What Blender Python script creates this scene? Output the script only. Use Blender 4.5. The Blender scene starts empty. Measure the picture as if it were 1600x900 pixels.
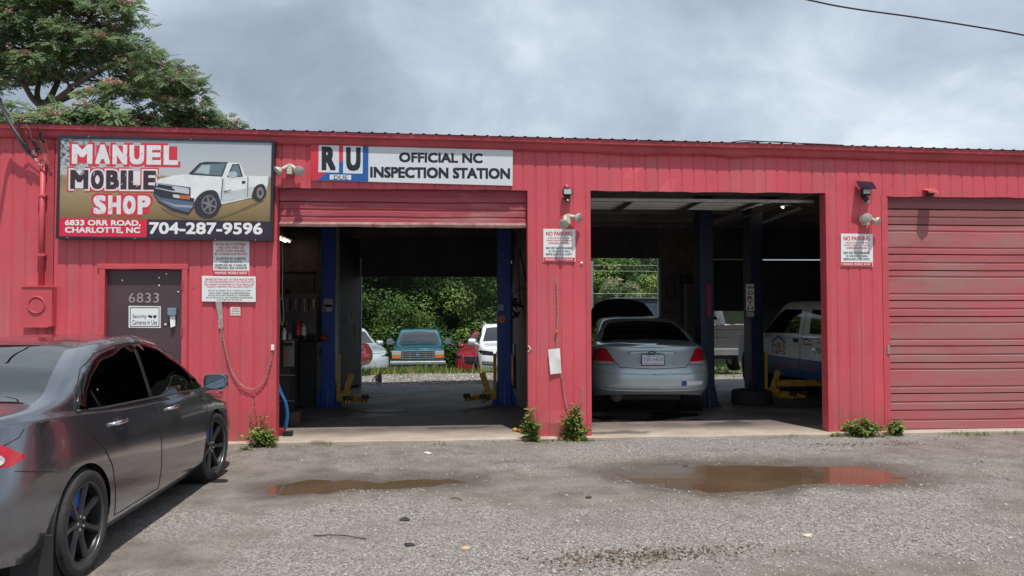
import bpy, bmesh, math, random
import numpy as np
from mathutils import Vector, Matrix, noise
from mathutils.bvhtree import BVHTree
random.seed(7); RNG = np.random.default_rng(7)
R = math.radians
scene = bpy.context.scene
col = scene.collection

# ------------------------------------------------------------------ camera, sky, sun
CF, CYAW, CPITCH, CROLL, CH, CD = 1220.0, 0.0804, 0.0276, 0.0029, 1.565, 9.634
cd = bpy.data.cameras.new('camera'); cam = bpy.data.objects.new('camera', cd); col.objects.link(cam)
cd.sensor_width = 36.0; cd.lens = 36.0*CF/1600.0; cd.clip_start = 0.05; cd.clip_end = 3000
fw = Vector((math.sin(CYAW)*math.cos(CPITCH), math.cos(CYAW)*math.cos(CPITCH), math.sin(CPITCH)))
rt = Vector((math.cos(CYAW), -math.sin(CYAW), 0)); up = rt.cross(fw)
rt2 = rt*math.cos(CROLL) - up*math.sin(CROLL); up2 = rt2.cross(fw)
cam.matrix_world = Matrix(((rt2.x, up2.x, -fw.x, 0), (rt2.y, up2.y, -fw.y, -CD), (rt2.z, up2.z, -fw.z, CH), (0, 0, 0, 1)))
scene.camera = cam

def P(px, py, Y=0.0):
    """point of the plane y=Y seen at a photo pixel (1600x900)"""
    d = fw + rt2*((px-800)/CF) - up2*((py-450)/CF)
    t = (Y+CD)/d.y
    return (d.x*t, d.z*t+CH)
def G(px, py, zg=0.0):
    d = fw + rt2*((px-800)/CF) - up2*((py-450)/CF)
    t = (zg-CH)/d.z
    return (d.x*t, d.y*t-CD)

SUN_EL, SUN_AZ = 69.0, 14.0       # azimuth: to the right of the line from the wall to the camera
world = bpy.data.worlds.new('World'); scene.world = world; world.use_nodes = True
nt = world.node_tree; nt.nodes.clear()
def N(nt_, t, **kw):
    n = nt_.nodes.new(t)
    for k, v in kw.items(): setattr(n, k, v)
    return n
out = N(nt, 'ShaderNodeOutputWorld'); bg = N(nt, 'ShaderNodeBackground'); add = N(nt, 'ShaderNodeAddShader')
bg2 = N(nt, 'ShaderNodeBackground')
sky = N(nt, 'ShaderNodeTexSky'); sky.sky_type = 'NISHITA'; sky.sun_disc = False
sky.sun_elevation = R(SUN_EL); sky.sun_rotation = R(180-SUN_AZ)
tc = N(nt, 'ShaderNodeTexCoord'); sep = N(nt, 'ShaderNodeSeparateXYZ')
nt.links.new(tc.outputs['Generated'], sep.inputs[0])
mx = N(nt, 'ShaderNodeMath', operation='MAXIMUM'); mx.inputs[1].default_value = 0.02; nt.links.new(sep.outputs[2], mx.inputs[0])
ad = N(nt, 'ShaderNodeMath', operation='ADD'); ad.inputs[1].default_value = 0.42; nt.links.new(mx.outputs[0], ad.inputs[0])
dx = N(nt, 'ShaderNodeMath', operation='DIVIDE'); dy = N(nt, 'ShaderNodeMath', operation='DIVIDE')
nt.links.new(sep.outputs[0], dx.inputs[0]); nt.links.new(ad.outputs[0], dx.inputs[1])
nt.links.new(sep.outputs[1], dy.inputs[0]); nt.links.new(ad.outputs[0], dy.inputs[1])
cmb = N(nt, 'ShaderNodeCombineXYZ'); nt.links.new(dx.outputs[0], cmb.inputs[0]); nt.links.new(dy.outputs[0], cmb.inputs[1])
mp = N(nt, 'ShaderNodeMapping'); mp.inputs['Location'].default_value = (1.1, 7.4, 0.0); nt.links.new(cmb.outputs[0], mp.inputs[0])
n1 = N(nt, 'ShaderNodeTexNoise'); n1.inputs['Scale'].default_value = 1.4; n1.inputs['Detail'].default_value = 9; n1.inputs['Roughness'].default_value = 0.5
n1.inputs['Distortion'].default_value = 0.2
nt.links.new(mp.outputs[0], n1.inputs['Vector'])
n2 = N(nt, 'ShaderNodeTexNoise'); n2.inputs['Scale'].default_value = 3.6; n2.inputs['Detail'].default_value = 10; n2.inputs['Roughness'].default_value = 0.6; n2.inputs['Distortion'].default_value = 0.5
nt.links.new(mp.outputs[0], n2.inputs['Vector'])
mixn = N(nt, 'ShaderNodeMix', data_type='FLOAT'); mixn.inputs[0].default_value = 0.3
nt.links.new(n1.outputs[0], mixn.inputs[2]); nt.links.new(n2.outputs[0], mixn.inputs[3])
cr = N(nt, 'ShaderNodeValToRGB'); e = cr.color_ramp.elements
e[0].position = 0.36; e[0].color = (0.27, 0.325, 0.40, 1)
e[1].position = 0.68; e[1].color = (0.84, 0.91, 0.96, 1)
for p_, c_ in ((0.45, (0.37, 0.43, 0.51, 1)), (0.53, (0.49, 0.57, 0.66, 1)), (0.60, (0.66, 0.74, 0.82, 1))):
    x_ = e.new(p_); x_.color = c_
nt.links.new(mixn.outputs[0], cr.inputs[0])
nt.links.new(cr.outputs[0], bg2.inputs[0]); bg2.inputs[1].default_value = 0.95
nt.links.new(sky.outputs[0], bg.inputs[0]); bg.inputs[1].default_value = 0.05
mxs = N(nt, 'ShaderNodeMixShader'); mxs.inputs[0].default_value = 0.86
nt.links.new(bg.outputs[0], mxs.inputs[1]); nt.links.new(bg2.outputs[0], mxs.inputs[2]); nt.links.new(mxs.outputs[0], out.inputs[0])

sd = bpy.data.lights.new('sun', 'SUN'); sun = bpy.data.objects.new('sun', sd); col.objects.link(sun)
sd.energy = 3.4; sd.angle = R(0.9); sd.color = (1.0, 0.95, 0.88)
sv = Vector((math.sin(R(SUN_AZ))*math.cos(R(SUN_EL)), -math.cos(R(SUN_AZ))*math.cos(R(SUN_EL)), math.sin(R(SUN_EL))))
sun.rotation_euler = sv.to_track_quat('Z', 'Y').to_euler()
scene.view_settings.view_transform = 'Standard'; scene.view_settings.look = 'None'
scene.view_settings.exposure = 0.35; scene.view_settings.gamma = 1

# ------------------------------------------------------------------ materials
MATS = {}
def pm(name, c, rough=0.6, metal=0.0, var=0.15, vs=3.0, bump=0.0, bs=60.0, coat=0.0, spec=0.5, dirt=None, dirt_s=2.0, dirt_t=0.55, emit=None, stretch=(1, 1, 1)):
    if name in MATS: return MATS[name]
    m = bpy.data.materials.new(name); m.use_nodes = True; MATS[name] = m
    t = m.node_tree; b = t.nodes['Principled BSDF']
    b.inputs['Roughness'].default_value = rough; b.inputs['Metallic'].default_value = metal
    b.inputs['Specular IOR Level'].default_value = spec
    if coat: b.inputs['Coat Weight'].default_value = coat; b.inputs['Coat Roughness'].default_value = 0.03
    tcn = N(t, 'ShaderNodeTexCoord'); mpn = N(t, 'ShaderNodeMapping'); mpn.inputs['Scale'].default_value = stretch
    t.links.new(tcn.outputs['Object'], mpn.inputs[0])
    nz = N(t, 'ShaderNodeTexNoise'); nz.inputs['Scale'].default_value = vs; nz.inputs['Detail'].default_value = 6; nz.inputs['Roughness'].default_value = 0.6
    t.links.new(mpn.outputs[0], nz.inputs['Vector'])
    ramp = N(t, 'ShaderNodeValToRGB'); el = ramp.color_ramp.elements
    el[0].position = 0.3; el[1].position = 0.7
    el[0].color = tuple(x*(1-var) for x in c)+(1,); el[1].color = tuple(min(1, x*(1+var)) for x in c)+(1,)
    t.links.new(nz.outputs[0], ramp.inputs[0]); last = ramp.outputs[0]
    if dirt:
        nd = N(t, 'ShaderNodeTexNoise'); nd.inputs['Scale'].default_value = dirt_s; nd.inputs['Detail'].default_value = 8; nd.inputs['Roughness'].default_value = 0.65
        t.links.new(mpn.outputs[0], nd.inputs['Vector'])
        mr = N(t, 'ShaderNodeMapRange'); mr.inputs[1].default_value = dirt_t; mr.inputs[2].default_value = dirt_t+0.2
        t.links.new(nd.outputs[0], mr.inputs[0])
        mi = N(t, 'ShaderNodeMix', data_type='RGBA'); mi.inputs[7].default_value = dirt+(1,)
        t.links.new(mr.outputs[0], mi.inputs[0]); t.links.new(last, mi.inputs[6]); last = mi.outputs[2]
    t.links.new(last, b.inputs['Base Color'])
    if bump:
        nb = N(t, 'ShaderNodeTexNoise'); nb.inputs['Scale'].default_value = bs; nb.inputs['Detail'].default_value = 5
        t.links.new(tcn.outputs['Object'], nb.inputs['Vector'])
        bn = N(t, 'ShaderNodeBump'); bn.inputs['Strength'].default_value = bump; bn.inputs['Distance'].default_value = 0.01
        t.links.new(nb.outputs[0], bn.inputs['Height']); t.links.new(bn.outputs[0], b.inputs['Normal'])
    if emit:
        b.inputs['Emission Color'].default_value = emit[0]+(1,); b.inputs['Emission Strength'].default_value = emit[1]
    return m
def glassmat(name, tint, ior=1.5, rough=0.0):
    m = bpy.data.materials.new(name); m.use_nodes = True; t = m.node_tree; t.nodes.clear(); MATS[name] = m
    o = N(t, 'ShaderNodeOutputMaterial'); tr = N(t, 'ShaderNodeBsdfTransparent'); gl = N(t, 'ShaderNodeBsdfGlossy'); fr = N(t, 'ShaderNodeFresnel')
    tr.inputs[0].default_value = tint+(1,); gl.inputs['Roughness'].default_value = rough; fr.inputs[0].default_value = ior
    nz = N(t, 'ShaderNodeTexNoise'); nz.inputs['Scale'].default_value = 4; tcn = N(t, 'ShaderNodeTexCoord'); t.links.new(tcn.outputs['Object'], nz.inputs['Vector'])
    mr = N(t, 'ShaderNodeMapRange'); mr.inputs[3].default_value = 0.9; mr.inputs[4].default_value = 1.0; t.links.new(nz.outputs[0], mr.inputs[0])
    t.links.new(mr.outputs[0], gl.inputs[0])
    mi = N(t, 'ShaderNodeMixShader'); t.links.new(fr.outputs[0], mi.inputs[0]); t.links.new(tr.outputs[0], mi.inputs[1]); t.links.new(gl.outputs[0], mi.inputs[2])
    t.links.new(mi.outputs[0], o.inputs[0]); return m

RED = pm('wall_red', (0.585, 0.082, 0.108), 0.5, var=0.10, vs=1.3, bump=0.05, bs=90, dirt=(0.50, 0.12, 0.135), dirt_s=1.1, dirt_t=0.5, stretch=(1.6, 1, 0.35))
WALLWEAR = True
RED_TRIM = pm('trim_red', (0.42, 0.052, 0.068), 0.45, var=0.2, vs=2.0, dirt=(0.3, 0.05, 0.055), dirt_s=3, dirt_t=0.55)
RED_BOX = pm('box_red', (0.55, 0.078, 0.096), 0.5, var=0.1, vs=4)
DOOR3 = pm('faded_door_red', (0.42, 0.105, 0.118), 0.55, var=0.16, vs=1.5, bump=0.05, dirt=(0.36, 0.165, 0.16), dirt_s=1.3, dirt_t=0.42, stretch=(0.5, 1, 2.2))
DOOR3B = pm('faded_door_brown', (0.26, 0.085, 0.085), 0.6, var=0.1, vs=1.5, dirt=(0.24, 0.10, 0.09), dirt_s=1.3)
DOOR1 = pm('raised_door_red', (0.36, 0.055, 0.075), 0.55, var=0.15, vs=1.2, dirt=(0.42, 0.17, 0.17), dirt_s=1.6, dirt_t=0.5, stretch=(0.6, 1, 2))
BRN = pm('door_brown', (0.075, 0.045, 0.052), 0.5, var=0.15, vs=2, bump=0.04, bs=120)
BLK = pm('black_matte', (0.02, 0.02, 0.022), 0.6, var=0.2)
BLKG = pm('black_gloss', (0.012, 0.012, 0.014), 0.25, var=0.1)
RUB = pm('rubber', (0.035, 0.033, 0.032), 0.85, var=0.3, vs=14, bump=0.2, bs=120, dirt=(0.06, 0.055, 0.05), dirt_s=6, dirt_t=0.55)
WHT = pm('sign_white', (0.78, 0.80, 0.80), 0.4, var=0.03)
WHT2 = pm('paper_white', (0.75, 0.74, 0.72), 0.7, var=0.06, vs=10)
RINK = pm('ink_red', (0.62, 0.03, 0.06), 0.5, var=0.05)
KINK = pm('ink_black', (0.012, 0.013, 0.018), 0.5, var=0.05)
BINK = pm('ink_blue', (0.02, 0.10, 0.36), 0.5, var=0.05)
CREAM = pm('lamp_cream', (0.52, 0.49, 0.42), 0.5, var=0.15, vs=12)
CHROME = pm('chrome', (0.75, 0.76, 0.78), 0.12, 1.0, var=0.05)
GALV = pm('galvanised', (0.42, 0.41, 0.40), 0.45, 0.7, var=0.25, vs=20)
CHAIN = pm('chain_steel', (0.42, 0.33, 0.30), 0.5, 0.4, var=0.2, vs=20)
CONC = None
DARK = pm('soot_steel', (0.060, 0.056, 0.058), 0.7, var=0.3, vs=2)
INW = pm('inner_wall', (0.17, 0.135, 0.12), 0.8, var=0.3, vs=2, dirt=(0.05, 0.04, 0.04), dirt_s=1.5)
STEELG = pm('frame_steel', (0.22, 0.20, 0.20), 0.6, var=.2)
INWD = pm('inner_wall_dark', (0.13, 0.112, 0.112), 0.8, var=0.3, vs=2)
LBLUE = pm('lift_blue', (0.014, 0.06, 0.30), 0.4, var=0.15, vs=5, dirt=(0.03, 0.04, 0.09), dirt_s=3, dirt_t=0.55)
LNAVY = pm('lift_navy', (0.012, 0.02, 0.05), 0.45, var=0.2, vs=5)
YEL = pm('lift_yellow', (0.50, 0.29, 0.035), 0.5, var=0.2, vs=8, dirt=(0.12, 0.08, 0.03), dirt_s=9, dirt_t=0.55)
JBLUE = pm('jack_blue', (0.015, 0.09, 0.24), 0.4, var=0.1, vs=8)
TREDM = pm('chest_red', (0.25, 0.03, 0.03), 0.4, var=0.15)
GREYM = pm('cabinet_grey', (0.22, 0.22, 0.23), 0.5, var=0.15)
TUBE_ON = pm('tube_light', (0.9, 0.8, 0.65), 0.5, emit=((1.0, 0.80, 0.55), 3.5))
GLASS = glassmat('window_glass', (0.42, 0.47, 0.47), 1.9)
WSG = glassmat('far_windshield', (0.25, 0.29, 0.29), 2.6, 0.08)
TINT = glassmat('tinted_glass', (0.09, 0.095, 0.10), 1.9)
TINT2 = glassmat('backlight_glass', (0.03, 0.035, 0.045), 2.9)
LENS = glassmat('lens_clear', (0.75, 0.78, 0.8), 1.6)
TAIL = pm('tail_red', (0.50, 0.006, 0.02), 0.12, var=0.15, vs=30, coat=1.0)
AMB = pm('amber_lens', (0.75, 0.16, 0.02), 0.2, var=0.1, coat=1.0)
SILV = pm('reflector', (0.75, 0.75, 0.75), 0.3, 0.6, var=0.1)

# ------------------------------------------------------------------ helpers
def tag(o, label=None, cat=None, group=None, kind=None):
    if label: o['label'] = label
    if cat: o['category'] = cat
    if group: o['group'] = group
    if kind: o['kind'] = kind
    return o
def empty(name, label, cat, loc=(0, 0, 0), rz=0.0, group=None):
    o = bpy.data.objects.new(name, None); col.objects.link(o); o.location = loc; o.rotation_euler = (0, 0, rz)
    return tag(o, label, cat, group)
def copy_tree(o, parent=None):
    c = o.copy(); col.objects.link(c); c.parent = parent
    for ch in list(o.children): copy_tree(ch, c)
    return c
class MB:
    def __init__(s): s.v = []; s.f = []; s.m = []; s.mats = []; s.cur = 0
    def use(s, mat):
        if mat not in s.mats: s.mats.append(mat)
        s.cur = s.mats.index(mat); return s
    def raw(s, vs, fs):
        o = len(s.v); s.v += [tuple(v) for v in vs]; s.f += [tuple(i+o for i in f) for f in fs]; s.m += [s.cur]*len(fs); return s
    def box(s, x0, x1, y0, y1, z0, z1, M=None):
        v = [(x, y, z) for z in (z0, z1) for y in (y0, y1) for x in (x0, x1)]
        if M is not None: v = [tuple(M @ Vector(p)) for p in v]
        return s.raw(v, [(0, 2, 3, 1), (4, 5, 7, 6), (0, 1, 5, 4), (2, 6, 7, 3), (0, 4, 6, 2), (1, 3, 7, 5)])
    def poly(s, pts, axis='y', d0=0, d1=0.01):
        """prism: 2-D outline extruded along an axis"""
        n = len(pts)
        def mk(a, b, d): return {'y': (a, d, b), 'x': (d, a, b), 'z': (a, b, d)}[axis]
        v = [mk(a, b, d0) for a, b in pts]+[mk(a, b, d1) for a, b in pts]
        f = [tuple(range(n)), tuple(range(2*n-1, n-1, -1))]+[(i, i+n, (i+1) % n+n, (i+1) % n) for i in range(n)]
        return s.raw(v, f)
    def tube(s, pts, r, n=8, cap=True, r2=None):
        pts = [Vector(p) for p in pts]; k = len(pts); vs = []
        prev = None
        for i, p in enumerate(pts):
            d = (pts[min(i+1, k-1)]-pts[max(i-1, 0)])
            if d.length < 1e-9: d = Vector((0, 0, 1))
            d.normalize()
            if prev is None:
                a = Vector((0, 0, 1)) if abs(d.z) < 0.9 else Vector((1, 0, 0)); u = d.cross(a).normalized()
            else:
                u = (prev-d*prev.dot(d))
                u = u.normalized() if u.length > 1e-6 else d.orthogonal().normalized()
            prev = u; w = d.cross(u)
            rr = (r[i] if isinstance(r, (list, tuple)) else r)
            for j in range(n):
                a = 2*math.pi*j/n; vs.append(p+u*math.cos(a)*rr+w*math.sin(a)*rr)
        fs = [(i*n+j, i*n+(j+1) % n, (i+1)*n+(j+1) % n, (i+1)*n+j) for i in range(k-1) for j in range(n)]
        if cap: fs += [tuple(range(n-1, -1, -1)), tuple(range((k-1)*n, k*n))]
        return s.raw(vs, fs)
    def lathe(s, prof, M=None, n=24, a0=0.0, a1=2*math.pi):
        """profile (r, h) about the local z axis"""
        full = abs(a1-a0-2*math.pi) < 1e-6; c = n if full else n+1; vs = []
        for j in range(c):
            a = a0+(a1-a0)*j/n
            for r_, h in prof:
                p = Vector((r_*math.cos(a), r_*math.sin(a), h)); vs.append(M @ p if M is not None else p)
        k = len(prof); fs = []
        for j in range(n):
            j2 = (j+1) % c
            for i in range(k-1): fs.append((j*k+i, j2*k+i, j2*k+i+1, j*k+i+1))
        return s.raw(vs, fs)
    def build(s, name, mat=None, parent=None, smooth=False, bevel=0.0, seg=2, loc=None):
        me = bpy.data.meshes.new(name); me.from_pydata(s.v, [], s.f)
        ms = s.mats if s.mats else [mat]
        for m in ms: me.materials.append(m)
        if s.mats: me.polygons.foreach_set('material_index', s.m)
        bm = bmesh.new(); bm.from_mesh(me); bmesh.ops.recalc_face_normals(bm, faces=bm.faces); bm.to_mesh(me); bm.free()
        if smooth: me.shade_smooth() if smooth is True else me.set_sharp_from_angle(angle=R(smooth))
        if smooth and smooth is not True:
            me.polygons.foreach_set('use_smooth', [True]*len(me.polygons)); me.set_sharp_from_angle(angle=R(smooth))
        o = bpy.data.objects.new(name, me); col.objects.link(o)
        if parent: o.parent = parent
        if loc is not None: o.location = loc
        if bevel:
            b = o.modifiers.new('bevel', 'BEVEL'); b.width = bevel; b.segments = seg; b.limit_method = 'ANGLE'; b.angle_limit = R(40)
            me.shade_smooth() if False else None
        return o
def text_mb(mb, s, box, y, mat, bold=0.0, thick=0.001, spacing=1.0, shear=0.0, axis='y'):
    """flat lettering fitted to box (x0, z0, x1, z1) on the plane y, facing -y"""
    cu = bpy.data.curves.new('t', 'FONT'); cu.body = s; cu.size = 1; bold_ = bold; cu.space_character = spacing; cu.shear = shear
    cu.resolution_u = 3; cu.align_x = 'CENTER'
    o = bpy.data.objects.new('t', cu); col.objects.link(o)
    dg = bpy.context.evaluated_depsgraph_get(); me = bpy.data.meshes.new_from_object(o.evaluated_get(dg))
    co = [v.co.copy() for v in me.vertices]; fs = [tuple(p.vertices) for p in me.polygons]
    bpy.data.objects.remove(o); bpy.data.curves.remove(cu); bpy.data.meshes.remove(me)
    if not co: return
    x0 = min(c.x for c in co); x1 = max(c.x for c in co); z0 = min(c.y for c in co); z1 = max(c.y for c in co)
    X0, Z0, X1, Z1 = box; d = bold_*0.9*(Z1-Z0); d = min(d, 0.2*abs(X1-X0)/max(1, len(s)))
    if mat: mb.use(mat)
    sg_ = 1 if X1 > X0 else -1
    offs = [(0, 0)] if bold_ <= 0 else ([(-1, 0), (0, 0), (1, 0)] if bold_ < .035 else [(-1, -1), (1, -1), (-1, 1), (1, 1), (0, -1), (0, 1), (-1, 0), (1, 0), (0, 0)])
    for k_, (ox, oz) in enumerate(offs):     # heavier strokes: shifted copies, each a hair in front of the last
        V = [(X0+sg_*d+(c.x-x0)/(x1-x0)*(X1-X0-2*sg_*d)+ox*d, y-thick-.00004*k_, Z0+d+(c.y-z0)/(z1-z0)*(Z1-Z0-2*d)+oz*d) for c in co]
        mb.raw(V, fs)
def recalc_skip(o): return o
def catmull(pts, n, closed=False):
    pts = [np.array(p, float) for p in pts]; k = len(pts); outp = []
    for i in range(k-1 if not closed else k):
        p0 = pts[(i-1) % k] if closed or i > 0 else 2*pts[0]-pts[1]
        p1 = pts[i]; p2 = pts[(i+1) % k]
        p3 = pts[(i+2) % k] if closed or i+2 < k else 2*pts[-1]-pts[-2]
        for j in range(n):
            t = j/n
            outp.append(0.5*((2*p1)+(-p0+p2)*t+(2*p0-5*p1+4*p2-p3)*t*t+(-p0+3*p1-3*p2+p3)*t**3))
    if not closed: outp.append(pts[-1])
    return outp
def pchip(keys, x):
    xs = np.array([k[0] for k in keys], float); ys = np.array([k[1] for k in keys], float)
    h = np.diff(xs); d = np.diff(ys)/h; m = np.zeros(len(xs))
    for i in range(1, len(xs)-1):
        if d[i-1]*d[i] > 0:
            w1 = 2*h[i]+h[i-1]; w2 = h[i]+2*h[i-1]; m[i] = (w1+w2)/(w1/d[i-1]+w2/d[i])
    m[0] = d[0]; m[-1] = d[-1]
    x = np.clip(np.asarray(x, float), xs[0], xs[-1]); i = np.clip(np.searchsorted(xs, x, side='right')-1, 0, len(h)-1)
    t = (x-xs[i])/h[i]
    return (2*t**3-3*t**2+1)*ys[i]+(t**3-2*t**2+t)*h[i]*m[i]+(-2*t**3+3*t**2)*ys[i+1]+(t**3-t**2)*h[i]*m[i+1]
def fbm(x, y, z=0.0, s=1.0, o=4):
    return noise.fractal(Vector((x*s, y*s, z*s)), 1.0, 2.0, o)

# ------------------------------------------------------------------ ground
def sstep(a, b, x): 
    t = min(1, max(0, (x-a)/(b-a))); return t*t*(3-2*t)
PUD = []   # (cx, cy, rx, ry, depth)
def pud_from(px0, px1, py0, py1, depth, lvl=-0.075):
    cx, cy = G((px0+px1)/2, (py0+py1)/2, lvl); xa, _ = G(px0, (py0+py1)/2, lvl); xb, _ = G(px1, (py0+py1)/2, lvl)
    _, ya = G((px0+px1)/2, py1, lvl); _, yb = G((px0+px1)/2, py0, lvl)
    PUD.append((cx, cy, (xb-xa)/2, (yb-ya)/2, depth))
def pudpoly(pts):
    q = np.array([G(a, b_, -0.078) for a, b_ in pts]); PUD.append(q); return q
pudpoly([(962, 742), (1010, 731), (1080, 727), (1180, 728), (1290, 729), (1340, 731), (1390, 738), (1426, 747), (1418, 754), (1370, 756), (1310, 756), (1235, 758), (1190, 765), (1110, 770), (1050, 763), (990, 751)])
pudpoly([(400, 768), (420, 757), (480, 750), (545, 750), (600, 752), (700, 748), (730, 753), (690, 760), (610, 762), (545, 765), (500, 771), (440, 773)])
def sdist(x, y):
    """signed distance to the nearest puddle outline, with a ragged edge"""
    if y > -0.8 or y < -5 or abs(x) > 7: return 9.0
    best = 9.0
    for q in PUD:
        if x < q[:, 0].min()-1.2 or x > q[:, 0].max()+1.2 or y < q[:, 1].min()-1.2 or y > q[:, 1].max()+1.2: continue
        a = q; b_ = np.roll(q, -1, 0); d = b_-a; p = np.array([x, y])-a; t_ = np.clip((p*d).sum(1)/(d*d).sum(1), 0, 1); r_ = np.sqrt(((p-d*t_[:, None])**2).sum(1)).min()
        c = ((a[:, 1] > y) != (b_[:, 1] > y)) & (x < (b_[:, 0]-a[:, 0])*(y-a[:, 1])/(b_[:, 1]-a[:, 1]+1e-12)+a[:, 0])
        best = min(best, -r_ if c.sum() % 2 else r_)
    if best < 2: best += (0.10 if x > -0.6 else 0.17)*fbm(x, y, 9, 2.6, 5)+(0 if x > -0.6 else 0.085)
    return best
WATER = -0.078
def gz(x, y):
    if y < 0.4:
        z = -0.035-0.02*sstep(-0.3, -2.2, y)
        z += 0.012*fbm(x, y, 0, 0.7, 3)+0.004*fbm(x, y, 3, 4, 2)
        d = sdist(x, y)
        if d < 0: return WATER+max(-0.03, 0.12*d)
        if d < 0.4: k = 1-sstep(0, 0.4, d); z = max(z, WATER+0.008)*(1-k)+(WATER+0.06*d)*k
        return z
    if y < 7.0: return -0.3
    z = float(np.interp(y, [7, 9, 11, 12.8, 14.5, 18.5, 24], [-.09, -.13, -.20, -.27, -.46, -.95, -1.15]))
    return z+0.03*fbm(x, y, 0, 0.6, 3)
def mud(x, y):
    m = 0.46+1.0*fbm(x, y*1.6, 5, 0.45, 4)+0.6*fbm(x, y*1.3, 8, 1.4, 3)+0.35*fbm(x, y, 18, 5.5, 3)
    m += 0.8*sstep(0.75, 0.1, sdist(x, y))
    return min(1, max(0, m))
def spaced(a, b, fine, lo, hi):
    xs = list(np.arange(lo, hi+1e-6, fine)); s = fine
    x = hi
    while x < b: s *= 1.35; x += s; xs.append(x)
    s = fine; x = lo; pre = []
    while x > a: s *= 1.35; x -= s; pre.append(x)
    return pre[::-1]+xs
gx = spaced(-600, 600, 0.06, -5.5, 7.5); gy = spaced(-300, 1500, 0.06, -8.3, 0.36)
gy = [y for y in gy if y < 0.36]+[0.42, 3, 6.9, 7.05]+list(np.arange(7.2, 20, 0.4))+[20, 25, 40, 90, 250, 700, 1500]
vs = [(x, y, gz(x, y)) for y in gy for x in gx]; nx = len(gx)
fs = [(j*nx+i, j*nx+i+1, (j+1)*nx+i+1, (j+1)*nx+i) for j in range(len(gy)-1) for i in range(nx-1)]
me = bpy.data.meshes.new('gravel_lot'); me.from_pydata(vs, [], fs); me.shade_smooth()
at_ = me.attributes.new('mud', 'FLOAT', 'POINT'); at_.data.foreach_set('value', [mud(v[0], v[1]) if abs(v[0]) < 30 and abs(v[1]) < 30 else 0.3 for v in vs])
at_ = me.attributes.new('wet', 'FLOAT', 'POINT')
def wet(x, y):
    return sstep(0.48, 0.05, sdist(x, y)+0.08*fbm(x, y, 22, 5.0, 3))
at_.data.foreach_set('value', [wet(v[0], v[1]) if v[1] < 0 and abs(v[0]) < 8 and v[1] > -9 else 0 for v in vs])
def attr(t, name): 
    a = N(t, 'ShaderNodeAttribute'); a.attribute_name = name; return a.outputs['Fac']
gm = pm('gravel_ground', (0.2, 0.18, 0.16), 0.9); t = gm.node_tree; b = t.nodes['Principled BSDF']
tcn = N(t, 'ShaderNodeTexCoord')
def noi(t, sc, det=6, ro=0.6, vec=None):
    n = N(t, 'ShaderNodeTexNoise'); n.inputs['Scale'].default_value = sc; n.inputs['Detail'].default_value = det; n.inputs['Roughness'].default_value = ro
    t.links.new(vec if vec is not None else tcn.outputs['Object'], n.inputs['Vector']); return n.outputs[0]
def ramp(t, src, stops):
    r_ = N(t, 'ShaderNodeValToRGB'); e = r_.color_ramp.elements; e[0].position = stops[0][0]; e[0].color = stops[0][1]+(1,); e[1].position = stops[-1][0]; e[1].color = stops[-1][1]+(1,)
    for p_, c_ in stops[1:-1]: q = e.new(p_); q.color = c_+(1,)
    t.links.new(src, r_.inputs[0]); return r_.outputs[0]
def mixc(t, f, a, b_, blend='MIX'):
    m = N(t, 'ShaderNodeMix', data_type='RGBA', blend_type=blend)
    if isinstance(f, float): m.inputs[0].default_value = f
    else: t.links.new(f, m.inputs[0])
    for s_, i in ((a, 6), (b_, 7)):
        if isinstance(s_, tuple): m.inputs[i].default_value = s_+(1,)
        else: t.links.new(s_, m.inputs[i])
    return m.outputs[2]
vor = N(t, 'ShaderNodeTexVoronoi'); vor.inputs['Scale'].default_value = 75; t.links.new(tcn.outputs['Object'], vor.inputs['Vector'])
stone = ramp(t, vor.outputs['Color'], [(0.1, (0.12, 0.106, 0.096)), (0.5, (0.26, 0.24, 0.222)), (0.9, (0.45, 0.43, 0.41))])
dirt = ramp(t, noi(t, 3.5, 8), [(0.3, (0.125, 0.103, 0.086)), (0.55, (0.212, 0.184, 0.16)), (0.75, (0.285, 0.25, 0.222))])
c1 = mixc(t, ramp(t, attr(t, 'mud'), [(0.2, (0.12, 0.12, 0.12)), (0.8, (0.88, 0.88, 0.88))]), stone, dirt)
c2 = mixc(t, attr(t, 'wet'), c1, mixc(t, 0.55, c1, (0.045, 0.03, 0.02)))
t.links.new(c2, b.inputs['Base Color'])
mrr = N(t, 'ShaderNodeMapRange'); mrr.inputs[3].default_value = 0.92; mrr.inputs[4].default_value = 0.6; t.links.new(attr(t, 'wet'), mrr.inputs[0]); t.links.new(mrr.outputs[0], b.inputs['Roughness'])
bn = N(t, 'ShaderNodeBump'); bn.inputs['Strength'].default_value = 0.9; bn.inputs['Distance'].default_value = 0.012
mh = N(t, 'ShaderNodeMath', operation='ADD'); t.links.new(noi(t, 60, 4), mh.inputs[0]); t.links.new(vor.outputs['Distance'], mh.inputs[1])
t.links.new(mh.outputs[0], bn.inputs['Height']); t.links.new(bn.outputs[0], b.inputs['Normal'])
me.materials.append(gm); ground = bpy.data.objects.new('gravel_lot', me); col.objects.link(ground); ground['kind'] = 'structure'

# water in the dips: one level sheet each, the ground cuts its outline
WM = pm('muddy_water', (0.115, 0.074, 0.045), 0.035, var=0.25, vs=1.2, spec=0.55)
for q in PUD:
    c = q.mean(0); e_ = q+(q-c)/np.linalg.norm(q-c, axis=1, keepdims=True)*0.16
    m = MB().raw([(a, b_, WATER) for a, b_ in e_], [tuple(range(len(e_)))])
    m.build('puddle', WM)['kind'] = 'structure'

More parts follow.
